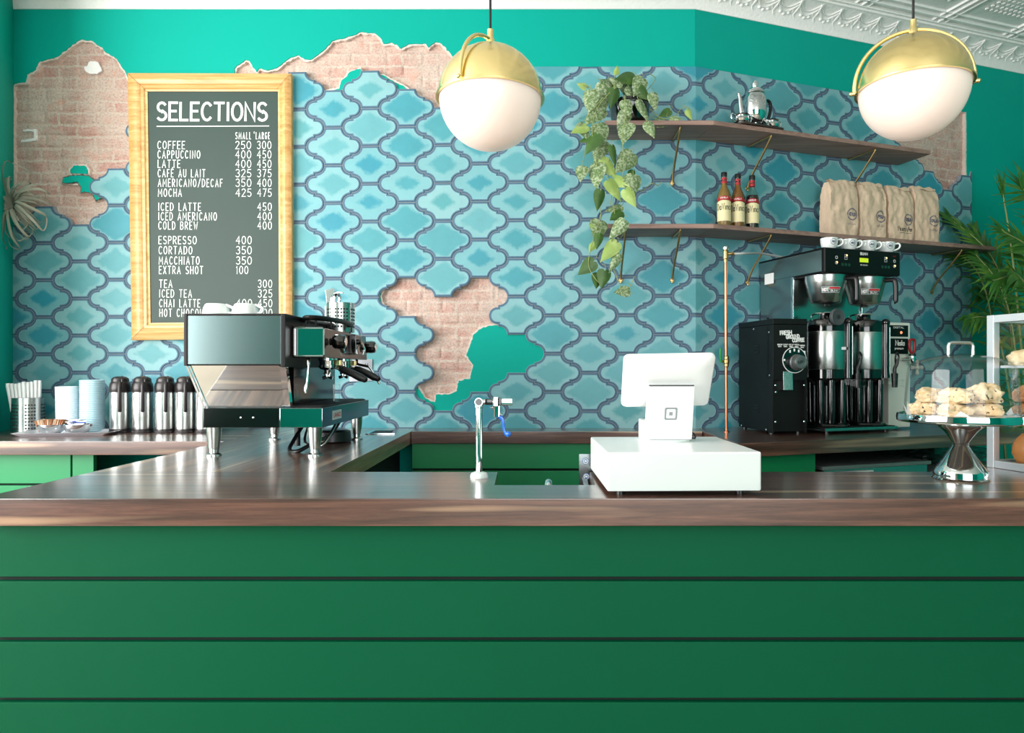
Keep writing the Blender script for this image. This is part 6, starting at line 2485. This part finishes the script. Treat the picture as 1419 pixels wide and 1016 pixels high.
# ---- thermal servers under the funnels
ZSV = ZC + 0.034
for k, (s, lb) in enumerate(((0.525, 'left black and steel coffee server under the brewer, beside the grinder'), (0.775, 'right black and steel coffee server under the brewer, beside the white heater'))):
    c = WF(s, 0.435, ZSV)
    t = thing('coffee_server', lb, 'coffee server', c, PHI, 'coffee servers under the brewer')
    mb = MB()
    mb.lathe([(0, 0), (0.115, 0), (0.118, 0.004), (0.112, 0.012), (0.098, 0.018), (0.09, 0.022), (0, 0.022)], c, n=40)
    mb.build('base', BLACKG, t)
    mb = MB()
    mb.lathe([(0.062, 0.022), (0.062, 0.21), (0.085, 0.235), (0.0965, 0.25), (0.0965, 0.295), (0.0, 0.295)], c, n=40)
    for a in (-150, -115, -65, -30, 60, 120):
        d = Vector((math.cos(math.radians(a) + PHI), math.sin(math.radians(a) + PHI), 0))
        mb.cyl(c + d * 0.082 + Vector((0, 0, 0.018)), c + d * 0.085 + Vector((0, 0, 0.24)), 0.017, n=14)
    mb.build('stand', BLACKG, t)
    mb = MB()
    mb.lathe([(0.0975, 0.296), (0.0985, 0.299), (0.0985, 0.492), (0.0975, 0.495)], c, n=48)
    mb.build('steel_band', STEEL, t)
    mb = MB()
    mb.lathe([(0, 0.4955), (0.0985, 0.4955), (0.0985, 0.535), (0.094, 0.552), (0.080, 0.560), (0.04, 0.562), (0.036, 0.572), (0.036, 0.592), (0.03, 0.597), (0, 0.597)], c, n=40)
    mb.build('lid', BLACKG, t)
    mb = MB()
    d = -ex_ * 0.75 + en_ * 0.45
    mb.tube([c - ex_ * 0.085 + Vector((0, 0, 0.545)), c - ex_ * 0.092 + Vector((0, 0, 0.58)), c - ex_ * 0.06 + en_ * 0.04 + Vector((0, 0, 0.59)), c + en_ * 0.06 + Vector((0, 0, 0.59))], 0.0045, n=8, smooth=4)
    mb.build('bail_handle', CHROME, t)
    if k == 0:
        dcn = c - ex_ * 0.018 + en_ * 0.10 + Vector((0, 0, 0.565))
        mb = MB()
        mb.lathe([(0.041, -0.010), (0.043, -0.008), (0.043, 0.006), (0.040, 0.010), (0.034, 0.008), (0, 0.008)], dcn, n=36, axis=en_)
        vl = mb.build('vent_lid', mat('charcoal_plastic', rgb(70, 74, 76), 0.5), t)
        mb = MB()
        for i in range(8):
            a = 2 * PI * i / 8
            d1 = ex_ * math.cos(a) + Vector((0, 0, 1)) * math.sin(a)
            d2 = ex_ * -math.sin(a) + Vector((0, 0, 1)) * math.cos(a)
            p = dcn + en_ * 0.0096
            mb.poly([p + d1 * 0.003 - d2 * 0.0016, p + d1 * 0.014 - d2 * 0.001, p + d1 * 0.014 + d2 * 0.001, p + d1 * 0.003 + d2 * 0.0016])
        mb.build('vent_slots', BLACK, vl)
    # front column with the sight glass and faucet
    fd = (en_ * 0.72 + ex_ * 0.69).normalized()
    mb = MB()
    mb.cyl(c + fd * 0.108 + Vector((0, 0, 0.25)), c + fd * 0.108 + Vector((0, 0, 0.54)), 0.020, n=18)
    mb.ball(c + fd * 0.108 + Vector((0, 0, 0.545)), 0.022, n=16)
    mb.build('gauge_column', BLACKG, t)
    mb = MB()
    mb.cyl(c + fd * 0.126 + Vector((0, 0, 0.27)), c + fd * 0.126 + Vector((0, 0, 0.52)), 0.0055, n=12)
    mb.build('sight_glass', STEEL, t)
    mb = MB()
    fb = c + fd * 0.13 + ex_ * 0.03
    mb.cyl(fb + Vector((0, 0, 0.20)), fb + Vector((0, 0, 0.275)), 0.014, 0.017, n=16)
    mb.tube([fb + Vector((0, 0, 0.27)), fb + Vector((0, 0, 0.30)), fb + fd * 0.010 + Vector((0, 0, 0.325)), fb + fd * 0.012 + Vector((0, 0, 0.35))], [0.010, 0.008], n=10, smooth=3)
    fa = mb.build('faucet', BLACK, t)
    mb = MB()
    mb.tube([fb + fd * 0.004 + Vector((0, 0, 0.325)), fb + fd * 0.012 - ex_ * 0.012 + Vector((0, 0, 0.36)), fb + fd * 0.012 - ex_ * 0.002 + Vector((0, 0, 0.385)), fb + fd * 0.012 + ex_ * 0.010 + Vector((0, 0, 0.36)), fb + fd * 0.004 + Vector((0, 0, 0.325))], 0.005, n=8, smooth=4)
    mb.build('faucet_lever', BLACK, fa)
    mb = MB()
    for z in (0.205, 0.237):
        mb.tube([fb - ex_ * 0.085 - en_ * 0.0 + Vector((0, 0, z + 0.012)), fb - ex_ * 0.03 + en_ * 0.03 + Vector((0, 0, z + 0.004)), fb + ex_ * 0.03 + en_ * 0.03 + Vector((0, 0, z)), fb + ex_ * 0.045 + Vector((0, 0, z))], 0.0045, n=8, smooth=4)
    n = 10
    P = [fb - ex_ * 0.085 + Vector((0, 0, 0.012)), fb - ex_ * 0.03 + en_ * 0.03 + Vector((0, 0, 0.004)), fb + ex_ * 0.03 + en_ * 0.03, fb + ex_ * 0.045]
    A, B = [mb.V(p + Vector((0, 0, 0.205))) for p in P], [mb.V(p + Vector((0, 0, 0.237))) for p in P]
    for i in range(3):
        mb.face([A[i], A[i + 1], B[i + 1], B[i]])
    mb.build('clear_faucet_guard', ACRYL, t)
    if k == 0:
        mb = MB()
        p = c + (en_ * 0.97 + ex_ * 0.2).normalized() * 0.0995 + Vector((0, 0, 0.405))
        mb.box(p + Vector((-0.018, -0.001, -0.007)), p + Vector((0.018, 0.003, 0.007)), rotz=PHI - 0.1)
        mb.build('paper_tag', PAPER, t)

# ---- four cups on top of the brewer
ZB = ZC + ZH1 + 0.0045
proto = None
for u, lb in ((1149, 'first of the four stamped cups on the brewer, nearest the copper pipe'), (1175.5, 'second of the four stamped cups on the brewer from the copper pipe'), (1202.5, 'third of the four stamped cups on the brewer from the copper pipe'), (1228, 'last of the four stamped cups on the brewer, farthest from the copper pipe')):
    # distance along the brewer top for this cup
    k = (u - U0) / F
    tt = 0.49
    s = (k * (BY - CP * tt) - BX - SP * tt) / (CP - k * SP)
    q = WF(s, tt, ZB - 0.0005)
    if proto is None:
        proto = thing('coffee_cup', lb, 'cup', q, PHI - 0.25, 'stamped cups on the brewer')
        mb = MB()
        mb.M = Matrix.Translation(q)
        mb.lathe([(0, 0), (0.028, 0), (0.030, 0.003), (0.038, 0.014), (0.0425, 0.034), (0.044, 0.058), (0.042, 0.058), (0.040, 0.034), (0.035, 0.015), (0.026, 0.007), (0, 0.007)], n=40)
        mb.build('cup_body', WHITEC, proto)
        mb = MB()
        h = Vector((0.92, -0.39, 0))
        mb.tube([q + h * 0.040 + Vector((0, 0, 0.048)), q + h * 0.058 + Vector((0, 0, 0.05)), q + h * 0.066 + Vector((0, 0, 0.038)), q + h * 0.058 + Vector((0, 0, 0.022)), q + h * 0.036 + Vector((0, 0, 0.014))], 0.0045, n=10, smooth=5)
        mb.build('handle', WHITEC, proto)
        mb = MB()
        f0 = math.radians(-84)

        def cpt(x, z, o=0.0007):
            r = (0.038 + (z - 0.014) / 0.02 * 0.0045 if z < 0.034 else 0.0425 + (z - 0.034) / 0.024 * 0.0015) + o
            return q + Vector((r * math.cos(f0 + x / 0.042), r * math.sin(f0 + x / 0.042), z))

        for r0, r1 in ((0.0135, 0.0155),):
            n = 24
            a = [mb.V(cpt(r0 * math.cos(2 * PI * i / n), 0.036 + r0 * math.sin(2 * PI * i / n))) for i in range(n)]
            b = [mb.V(cpt(r1 * math.cos(2 * PI * i / n), 0.036 + r1 * math.sin(2 * PI * i / n))) for i in range(n)]
            for i in range(n):
                mb.face([a[i], a[(i + 1) % n], b[(i + 1) % n], b[i]])
        tmp = MB()
        lettering(tmp, 'OSLO', (-0.0085, 0, 0.032), (1, 0, 0), (0, 0, 1), 0.008, 0.0020, width=0.017)
        vm = {}
        for f in tmp.bm.faces:
            vs = []
            for v in f.verts:
                if v not in vm:
                    vm[v] = mb.V(cpt(v.co.x, v.co.z, 0.0009))
                vs.append(vm[v])
            mb.face(vs)
        tmp.bm.free()
        mb.build('stamp', BLUEINK, proto, smooth=60)
    else:
        dup(proto, q, PHI - 0.25 + random.Random(int(u)).uniform(-0.12, 0.12), lb)

# ---- white hot water heater behind the right server
HS = 0.925
t = thing('water_heater', 'white hot water dispenser with red tap lever beside the brewer', 'water dispenser', WF(HS + 0.08, 0.35, ZC - 0.0005), PHI)
mb = MB()
bw(mb, HS, HS + 0.155, 0.14, 0.46, 0.012, 0.588, 0.006)
mb.build('body', mat('white_enamel_steel', rgb(232, 232, 222), 0.3), t)
mb = MB()
bw(mb, HS + 0.008, HS + 0.135, 0.4602, 0.464, 0.51, 0.572, 0.001)
bw(mb, HS + 0.008, HS + 0.135, 0.4602, 0.464, 0.415, 0.50, 0.001)
pn = mb.build('black_panel', BLACKM, t)
mb = MB()
lettering(mb, 'Nisla', BP(HS + 0.045, 0.4645, 0.462), ex_, (0, 0, 1), 0.026, 0.006, width=0.062)
lettering(mb, 'premium', BP(HS + 0.04, 0.4645, 0.440), ex_, (0, 0, 1), 0.012, 0.0025, width=0.06) if all(ch in GL for ch in 'premium') else lettering(mb, 'PURE', BP(HS + 0.04, 0.4645, 0.440), ex_, (0, 0, 1), 0.010, 0.0025, width=0.05)
lettering(mb, 'DIGITAL', BP(HS + 0.03, 0.4645, 0.555), ex_, (0, 0, 1), 0.009, 0.002, width=0.075)
mb.build('panel_lettering', WHITEINK, pn)
mb = MB()
mb.lathe([(0, 0.003), (0.006, 0.003), (0.008, 0)], BP(HS + 0.085, 0.464, 0.532), n=16, axis=en_)
mb.build('indicator_light', mat('warm_indicator', rgb(255, 150, 100), 0.4, emit=1.2), pn)
fb = BP(HS + 0.125, 0.50, 0.385)
mb = MB()
mb.cyl(BP(HS + 0.105, 0.46, 0.385), fb, 0.010, n=14)
mb.cyl(BP(HS + 0.06, 0.485, 0.385), BP(HS + 0.135, 0.50, 0.385), 0.007, n=12)
mb.lathe([(0, -0.035), (0.009, -0.035), (0.011, -0.02), (0.014, -0.01), (0.014, 0.018), (0, 0.018)], fb, n=18)
fa = mb.build('faucet', CHROME, t)
mb = MB()
mb.tube([fb + Vector((0, 0, 0.018)), fb + Vector((0, 0, 0.03))], 0.018, n=16)
mb.build('faucet_collar', BLACK, fa)
mb = MB()
o_ = fb + Vector((0, 0, 0.03))
mb.tube([o_, o_ - ex_ * 0.018 + Vector((0, 0, 0.02)), o_ - ex_ * 0.020 + Vector((0, 0, 0.07)), o_ + Vector((0, 0, 0.078)), o_ + ex_ * 0.016 + Vector((0, 0, 0.07)), o_ + ex_ * 0.014 + Vector((0, 0, 0.02)), o_], 0.007, n=10, smooth=3)
mb.build('faucet_lever', mat('red_lever_plastic', rgb(150, 24, 30), 0.35), fa)
for s in (HS + 0.02, HS + 0.135):
    for tt in (0.16, 0.38):
        mb = MB()
        mb.M = MBW
        mb.cyl((s, -tt, 0), (s, -tt, 0.013), 0.01, n=12)
        mb.build('foot', BLACK, t)
# ---- porcelain valve on the wall
kx = (1258 - U0) / F
s = (kx * BY - BX) / (CP - kx * SP)
zc_ = CZ - (509.5 - V0) / F * (BY + SP * s)
t = thing('wall_valve', 'small wall water valve with white cross handle right of the brewer', 'valve', WF(s, 0.014, zc_), PHI)
mb = MB()
q = WF(s, 0.0, zc_)
mb.lathe([(0, 0.014), (0.03, 0.014), (0.028, 0.02), (0.016, 0.024), (0.016, 0.05), (0, 0.05)], q - ex_ * 0.01, n=24, axis=en_)
mb.box(q - ex_ * 0.055 + Vector((-0.02, -0.04, -0.034)), q - ex_ * 0.055 + Vector((0.02, 0.0, 0.034)), 0.004, rotz=PHI)
mb.build('valve_body', BLACKM, t)
mb = MB()
q2 = q + en_ * 0.062 + ex_ * 0.008
for d in (Vector((0, 0, 1)), Vector((0, 0, -1)), ex_, -ex_):
    mb.tube([q2, q2 + d * 0.028], [0.010, 0.008], n=12)
    mb.ball(q2 + d * 0.036, 0.0135, n=14)
mb.ball(q2, 0.018, n=16)
mb.build('cross_handle', mat('cream_porcelain', rgb(214, 208, 196), 0.25, coat=0.4), t)
# ------------------------------------------------------------------ cake stand with scones
YC = 2.05
cs = Vector((PX(1331, 0, YC).x, YC, ZC))
t = thing('cake_stand', 'silver pedestal cake stand with clear dome holding scones', 'cake stand', cs)
mb = MB()
mb.lathe([(0, 0), (0.0745, 0), (0.076, 0.003), (0.072, 0.007), (0.0715, 0.024), (0.069, 0.030), (0.058, 0.045), (0.040, 0.072), (0.026, 0.094), (0.0205, 0.103), (0.0225, 0.106), (0.0205, 0.109), (0.030, 0.124), (0.046, 0.146), (0.060, 0.158), (0.064, 0.166), (0.064, 0.1735), (0, 0.1735)], cs, n=64)
mb.build('pedestal', MIRROR, t)
mb = MB()
mb.lathe([(0, 0.1705), (0.150, 0.1705), (0.166, 0.172), (0.171, 0.175), (0.172, 0.186), (0.170, 0.196), (0.164, 0.197), (0.160, 0.193), (0.150, 0.190), (0, 0.190)], cs, n=72)
mb.build('plate', MIRROR, t)
ZPL = ZC + 0.190
mb = MB()
mb.lathe([(0.1535, 0.0), (0.1525, 0.006), (0.1410, 0.140), (0.138, 0.152), (0.128, 0.161), (0.09, 0.175), (0.045, 0.184), (0, 0.187), (0, 0.1845), (0.045, 0.1815), (0.09, 0.1725), (0.127, 0.1585), (0.135, 0.151), (0.138, 0.139), (0.1495, 0.006), (0.1500, 0.0)], Vector((cs.x, cs.y, ZPL)), n=72, closed=True)
mb.build('clear_dome', ACRYL, t, smooth=40)
mb = MB()
hx, hz = 0.037, ZPL + 0.184
mb.tube([(cs.x - hx, YC, hz), (cs.x - hx, YC, hz + 0.026), (cs.x - hx + 0.003, YC, hz + 0.033), (cs.x - hx + 0.010, YC, hz + 0.036), (cs.x + hx - 0.010, YC, hz + 0.036), (cs.x + hx - 0.003, YC, hz + 0.033), (cs.x + hx, YC, hz + 0.026), (cs.x + hx, YC, hz)], 0.0052, n=12)
mb.build('dome_handle', STEEL, t)


def pastry_mat(name, a, b_, spot, sp_amt):
    m, nt, b = NT(name)
    L = nt.links
    tc = nd(nt, 'ShaderNodeTexCoord')
    n1 = nd(nt, 'ShaderNodeTexNoise', Scale=26.0, Detail=5.0, Roughness=0.65)
    n2 = nd(nt, 'ShaderNodeTexNoise', Scale=95.0, Detail=2.0)
    L.new(tc.outputs['Object'], n1.inputs['Vector'])
    L.new(tc.outputs['Object'], n2.inputs['Vector'])
    cr = nd(nt, 'ShaderNodeValToRGB')
    e = cr.color_ramp.elements
    e[0].position, e[0].color = 0.36, b_
    e[1].position, e[1].color = 0.62, a
    L.new(n1.outputs['Fac'], cr.inputs[0])
    r = nd(nt, 'ShaderNodeMapRange')
    r.inputs['From Min'].default_value = 0.66 - sp_amt
    r.inputs['From Max'].default_value = 0.70 - sp_amt
    L.new(n2.outputs['Fac'], r.inputs['Value'])
    mx = nd(nt, 'ShaderNodeMix', data_type='RGBA')
    L.new(r.outputs['Result'], mx.inputs[0])
    L.new(cr.outputs[0], mx.inputs[6])
    mx.inputs[7].default_value = spot
    L.new(mx.outputs[2], b.inputs['Base Color'])
    b.inputs['Roughness'].default_value = 0.8
    bp = nd(nt, 'ShaderNodeBump', Strength=0.7, Distance=0.004)
    L.new(n1.outputs['Fac'], bp.inputs['Height'])
    L.new(bp.outputs['Normal'], b.inputs['Normal'])
    return m


SCONE = pastry_mat('scone_crust', rgb(238, 218, 182), rgb(206, 172, 126), rgb(64, 48, 44), 0.03)
LOAF = pastry_mat('brown_bread_crust', rgb(202, 152, 104), rgb(164, 108, 66), rgb(70, 46, 34), 0.0)
CREAMP = pastry_mat('pale_pastry', rgb(240, 224, 190), rgb(222, 196, 150), rgb(200, 170, 120), -0.1)
BUN = mat('golden_bun_crust', rgb(206, 136, 76), 0.45, var=0.18, vscale=14)


def pastry(name, label, cat, c, size, rz, seed, m, group=None, rough=0.16, wedge=0.35):
    mb = MB()
    bmesh.ops.create_icosphere(mb.bm, subdivisions=4, radius=1.0)
    Rz = Matrix.Rotation(rz, 3, 'Z')
    for v in mb.bm.verts:
        q = v.co.copy()
        # rounded triangle plan, flat foot, craggy crust
        a = math.atan2(q.y, q.x)
        k = 1.0 + wedge * 0.30 * math.cos(3 * a)
        h = rough * noise.fractal(q * 2.3 + Vector((seed * 4.7, 0, 0)), 0.9, 2.1, 4) + 0.06 * noise.noise(q * 6 + Vector((seed, 0, 0)))
        w = Vector((q.x * k, q.y * k, q.z)) * (1 + h)
        w.z = max(w.z, -0.62)
        p = Rz @ Vector((w.x * size[0], w.y * size[1], (w.z + 0.62) * size[2]))
        v.co = Vector(c) + p
    return tag(mb.build(name, m, None, smooth=60), label, cat, group)


spots = [(1283, 572, 0.055, 'scone at the left of the bottom layer under the dome'), (1320, 572.5, -0.035, 'scone in the middle of the bottom layer, behind the paper'), (1366, 574, -0.03, 'scone at the right of the bottom layer under the dome'),
         (1286, 549, 0.05, 'scone at the left of the upper layer under the dome'), (1324, 556, -0.03, 'broad scone in the middle of the upper layer under the dome'), (1362, 552, -0.02, 'tall craggy scone at the right of the upper layer under the dome')]
for i, (u, v, dy, lb) in enumerate(spots):
    Y = YC + dy
    up = i >= 3
    x = PX(u, 0, Y).x
    sz = (0.047, 0.040, 0.026) if not up else ((0.040, 0.036, 0.028), (0.047, 0.038, 0.028), (0.047, 0.042, 0.036))[i - 3]
    z = ZPL + 0.001 + (0.0395 if up else 0.0)
    pastry('scone', 'speckled ' + lb, 'scone', (x, Y, z), sz, 0.5 + i * 1.1, i + 1, SCONE, 'scones under the dome', rough=0.26, wedge=0.6)
# paper liner pieces
mb = MB()
for pts in (((1318, 581, -0.11), (1331, 570, -0.095), (1352, 582, -0.10), (1345, 585, -0.125)), ((1256, 577, 0.0), (1257.5, 556, 0.02), (1262, 572, 0.03), (1266, 580, 0.0))):
    mb.poly([PX(u, v, YC + d) for u, v, d in pts])
ps = [cs + Vector((0.148 * math.cos(a), 0.148 * math.sin(a), 0.1915)) for a in [2 * PI * i / 24 for i in range(24)]]
mb.poly(ps)
for u in (1258, 1406):
    p = PX(u, 579, YC)
    sg = -1 if u < 1331 else 1
    mb.poly([p, p + Vector((sg * 0.004, 0.02, 0.045 if sg < 0 else 0.03)), p + Vector((-sg * 0.012, 0.02, 0.012)), p + Vector((-sg * 0.016, 0, 0.0))])
tag(mb.build('paper_liner', PAPER, smooth=0), 'white waxed paper under the scones on the cake stand', 'paper')

# ------------------------------------------------------------------ glass pastry case at the right
CX0, CY0 = 1.524, 2.31
CA = math.radians(15.8)
ca, sa = math.cos(CA), math.sin(CA)


def KP(x, y, z):
    """case frame: x to the right along its back, y towards the room along its left side"""
    return Vector((CX0 + ca * x + sa * y, CY0 + sa * x - ca * y, ZC + z))


CW, CD, CH = 0.52, 0.42, 0.512
t = thing('pastry_case', 'steel framed glass pastry case at the right end of the bar', 'display case', KP(CW / 2, CD / 2, 0), CA)


def kbar(mb, x0, x1, y0, y1, z0, z1, bev=0.002):
    mb.hexa([KP(x0, y1, z0), KP(x1, y1, z0), KP(x1, y0, z0), KP(x0, y0, z0), KP(x0, y1, z1), KP(x1, y1, z1), KP(x1, y0, z1), KP(x0, y0, z1)], bev)


FRM = mat('white_anodised_frame', rgb(222, 226, 232), 0.3, 0.55)
mb = MB()
fw = 0.026
for x in (0, CW - fw):
    for y in (0, CD - fw):
        kbar(mb, x, x + fw, y, y + fw, 0, CH)
for z in (0, CH - fw):
    for x in (0, CW - fw):
        kbar(mb, x + 0.001, x + fw - 0.001, fw, CD - fw, z + 0.0005, z + fw - 0.0005)
    for y in (0, CD - fw):
        kbar(mb, fw, CW - fw, y + 0.001, y + fw - 0.001, z + 0.0005, z + fw - 0.0005)
mb.build('frame', FRM, t)
mb = MB()
kbar(mb, fw * 0.4, fw * 0.4 + 0.004, fw, CD - fw, fw, CH - fw, 0)
mb.build('side_glass', GLASS, t)
mb = MB()
kbar(mb, CW - fw * 0.6, CW - fw * 0.6 + 0.004, fw, CD - fw, fw, CH - fw, 0)
mb.build('side_glass', GLASS, t)
mb = MB()
kbar(mb, fw, CW - fw, fw * 0.4, fw * 0.4 + 0.004, fw, CH - fw, 0)
mb.build('back_glass', GLASS, t)
mb = MB()
kbar(mb, fw, CW - fw, CD - fw * 0.6, CD - fw * 0.6 + 0.004, fw, CH - fw, 0)
mb.build('front_glass', GLASS, t)
mb = MB()
kbar(mb, fw, CW - fw, fw, CD - fw, CH - 0.012, CH - 0.007, 0)
mb.build('top_glass', GLASS, t)
for z in (0.168, 0.334):
    mb = MB()
    kbar(mb, fw + 0.001, CW - fw - 0.001, fw + 0.001, CD - fw - 0.001, z, z + 0.009, 0.001)
    mb.build('shelf', FRM, t)
mb = MB()
kbar(mb, fw + 0.001, CW - fw - 0.001, fw + 0.001, CD - fw - 0.001, 0.004, 0.02, 0.001)
mb.build('floor_panel', ALU, t)
pastry('cream_scone', 'pale scone on the top shelf of the pastry case', 'pastry', KP(0.080, 0.090, 0.3435), (0.052, 0.060, 0.034), 0.3, 11, CREAMP)
pastry('cream_scone', 'pale scone stacked high on the top shelf of the pastry case', 'pastry', KP(0.105, 0.125, 0.382), (0.05, 0.048, 0.036), 1.3, 12, CREAMP)
pastry('pale_roll', 'pale roll at the back of the top shelf in the pastry case', 'pastry', KP(0.28, 0.12, 0.3435), (0.05, 0.05, 0.04), 0.9, 19, CREAMP)
pastry('raisin_loaf', 'brown raisin loaf on the middle shelf of the pastry case', 'bread', KP(0.092, 0.088, 0.222), (0.052, 0.056, 0.036), 0.7, 13, LOAF, wedge=0.1)
pastry('raisin_loaf', 'brown raisin loaf lying under another on the middle shelf of the case', 'bread', KP(0.090, 0.095, 0.1775), (0.056, 0.058, 0.027), 0.2, 14, LOAF, wedge=0.1)
pastry('round_bun', 'round golden bun on the floor of the pastry case', 'bread', KP(0.094, 0.092, 0.0205), (0.060, 0.060, 0.066), 0.2, 15, BUN, rough=0.02, wedge=0.0)

# ------------------------------------------------------------------ palm behind the case
FR = leaf_mat('palm_leaf_green', rgb(52, 104, 34), rgb(92, 136, 44), 0.0, 9.0)
t = thing('potted_palm', 'tall potted palm standing between the pastry case and the green wall', 'plant', (3.02, 4.12, 0))
mb = MB()
mb.lathe([(0, 0), (0.15, 0), (0.16, 0.01), (0.20, 0.34), (0.205, 0.36), (0.19, 0.36), (0.185, 0.33), (0, 0.32)], (3.02, 4.12, 0), n=36)
mb.build('pot', mat('dark_clay_pot', rgb(52, 46, 44), 0.6), t)
rn = random.Random(44)
stems = MB()
fol = MB()


def frond(base, mid, tip, n, ll, spread, droop, seed, w=0.024, start=0.25):
    n = int(n * 1.5)
    r = random.Random(seed)
    P = catmull([Vector(base), Vector(mid), Vector(tip)], 12)
    stems.tube(P, [0.009, 0.003], n=6)
    for i in range(n):
        f = start + (1 - start) * i / (n - 1)
        k = min(int(f * (len(P) - 1)), len(P) - 2)
        p = P[k].lerp(P[k + 1], f * (len(P) - 1) - k)
        ax = (P[k + 1] - P[k]).normalized()
        sd = ax.cross(Vector((0.15, -1, 0.25))).normalized()
        for s in (-1, 1):
            a = spread * (1.15 - 0.75 * f) * r.uniform(0.85, 1.15)
            d = (ax * math.cos(a) + sd * s * math.sin(a) + Vector((0, r.uniform(-0.25, 0.25), 0))).normalized()
            L = ll * (0.55 + 0.6 * math.sin(PI * min(f * 0.9 + 0.1, 1))) * r.uniform(0.85, 1.1)
            q = [p + d * (L * j / 5) + Vector((0, 0, -droop * L * (j / 5) ** 2)) for j in range(6)]
            fol.ribbon(q, w, (r.uniform(-0.3, 0.3), -1, r.uniform(0.1, 0.8)), taper=lambda x: max(0.04, (0.5 + 2.2 * x) if x < 0.22 else 1.0 - (x - 0.22) / 0.8))


R_ = Vector((3.02, 4.12, 0.33))
frond(R_, PX(1408, 400, 4.05), PX(1389, 262, 4.0), 4, 0.22, 0.30, 0.0, 1, w=0.012, start=0.90)
frond(R_ + Vector((-0.03, 0.1, 0)), PX(1392, 400, 4.3), PX(1316, 302, 4.42), 15, 0.22, 0.62, 0.22, 2)
frond(R_ + Vector((-0.05, 0.15, 0)), PX(1370, 420, 4.35), PX(1322, 345, 4.45), 13, 0.20, 0.75, 0.45, 3)
frond(R_ + Vector((0.02, 0, 0)), PX(1440, 380, 4.0), PX(1392, 268, 3.95), 0 + 16, 0.26, 0.7, 0.15, 4) if False else None
frond(R_ + Vector((0.05, -0.05, 0)), PX(1470, 340, 3.95), PX(1418, 262, 3.9), 14, 0.30, 1.15, 0.05, 5, w=0.022)
frond(R_ + Vector((0.04, -0.05, 0)), PX(1452, 400, 3.95), PX(1388, 318, 3.85), 16, 0.24, 0.85, 0.25, 6)
frond(R_ + Vector((0.0, -0.05, 0)), PX(1425, 420, 3.9), PX(1374, 388, 3.75), 15, 0.19, 0.95, 0.35, 7, w=0.021)
frond(R_ + Vector((-0.02, 0.0, 0)), PX(1400, 440, 4.15), PX(1352, 352, 4.25), 14, 0.20, 0.8, 0.5, 8)
frond(R_ + Vector((0.1, 0.0, 0)), PX(1480, 300, 4.1), PX(1520, 190, 4.1), 16, 0.34, 0.9, 0.3, 9)
frond(R_ + Vector((-0.02, 0.05, 0)), PX(1385, 470, 4.2), PX(1342, 440, 4.1), 12, 0.16, 0.8, 0.6, 10)
frond(R_ + Vector((0.0, 0.1, 0)), PX(1395, 430, 4.45), PX(1352, 318, 4.5), 14, 0.24, 0.9, 0.5, 21)
frond(R_ + Vector((0.0, 0.1, 0)), PX(1400, 450, 4.4), PX(1360, 400, 4.4), 14, 0.20, 0.9, 0.6, 22)
frond(R_ + Vector((0.05, 0.0, 0)), PX(1440, 420, 4.2), PX(1408, 340, 4.2), 16, 0.26, 0.95, 0.3, 23)
frond(R_ + Vector((0.05, -0.1, 0)), PX(1435, 440, 3.9), PX(1400, 372, 3.75), 15, 0.20, 1.0, 0.3, 24)
fol.build('fronds', FR, t, smooth=60, rec=False)
stems.build('stems', STEM, t, smooth=60)

# ------------------------------------------------------------------ air plant on the left wall
AIRM = mat('silver_grey_leaf', rgb(150, 148, 132), 0.75, var=0.15, vscale=20)
ac = PX(20, 292, 3.70)
mb = MB()
rn = random.Random(9)
tips = [(22, 228, 1.5), (3, 270, 1.0), (60, 262, 1.2), (72, 285, 1.3), (66, 300, 1.3), (52, 318, 1.1), (42, 330, 1.0), (28, 334, 1.0), (12, 345, 1.2), (-6, 330, 1.0), (-14, 300, 1.1), (-10, 270, 1.1), (46, 268, 0.8), (38, 258, 0.9), (16, 262, 0.8),
        (56, 275, 0.9), (30, 345, 1.3), (50, 302, 0.8), (8, 318, 0.8), (34, 312, 0.7), (-20, 285, 1.0), (20, 322, 0.7), (44, 290, 0.7), (0, 300, 0.7), (24, 268, 0.6), (62, 320, 1.3), (14, 280, 0.5), (70, 270, 1.2)]
r9 = random.Random(77)
tips += [(20 + 46 * math.cos(a) * k, 292 + 46 * math.sin(a) * k, r9.choice((0.6, 0.8, 1.1))) for a, k in [(r9.uniform(0, 2 * PI), r9.uniform(0.45, 1.0)) for _ in range(48)]]
for i, (u, v, cl) in enumerate(tips):
    tip = PX(u, v, 3.70 + rn.uniform(-0.05, 0.06))
    d = tip - ac
    L = d.length
    n = d.normalized()
    up = Vector((0, 0, 1))
    out = Vector((rn.uniform(-0.2, 0.2), -1, 0))
    p1 = ac + n * L * 0.35 + up * L * 0.22 + out * L * 0.30
    p2 = ac + n * L * 0.85 + up * L * 0.12 + out * L * 0.28
    p3 = tip + out * L * 0.05
    perp = Vector((-n.z, 0, n.x)) * (1 if i % 2 else -1)
    p4 = tip - n * L * 0.16 + perp * L * 0.20 * cl - out * 0.01
    p5 = tip - n * L * 0.40 + perp * L * 0.22 * cl
    P = [ac, p1, p2, p3] + ([p4, p5] if cl > 0.95 else [])
    P = catmull(P, 7)
    mb.ribbon(P, 0.018, (rn.uniform(-0.3, 0.3), -1, rn.uniform(-0.2, 0.6)), taper=lambda x: max(0.06, 1.0 - x ** 1.2))
mb.ball(ac + Vector((0, 0.01, 0)), 0.026, n=12)
tag(mb.build('air_plant', AIRM, smooth=60, rec=False), 'curly silver grey air plant mounted at the left wall corner', 'plant')
mb = MB()
wl = Vector((xl, BY, 0))
mb.tube([ac + Vector((0, 0.005, -0.01)), Vector((ac.x - 0.01, 3.85, ac.z - 0.02))], 0.006, n=8)
tag(mb.build('wall_hook', BLACKM), 'small dark hook holding the air plant to the wall', 'hook')
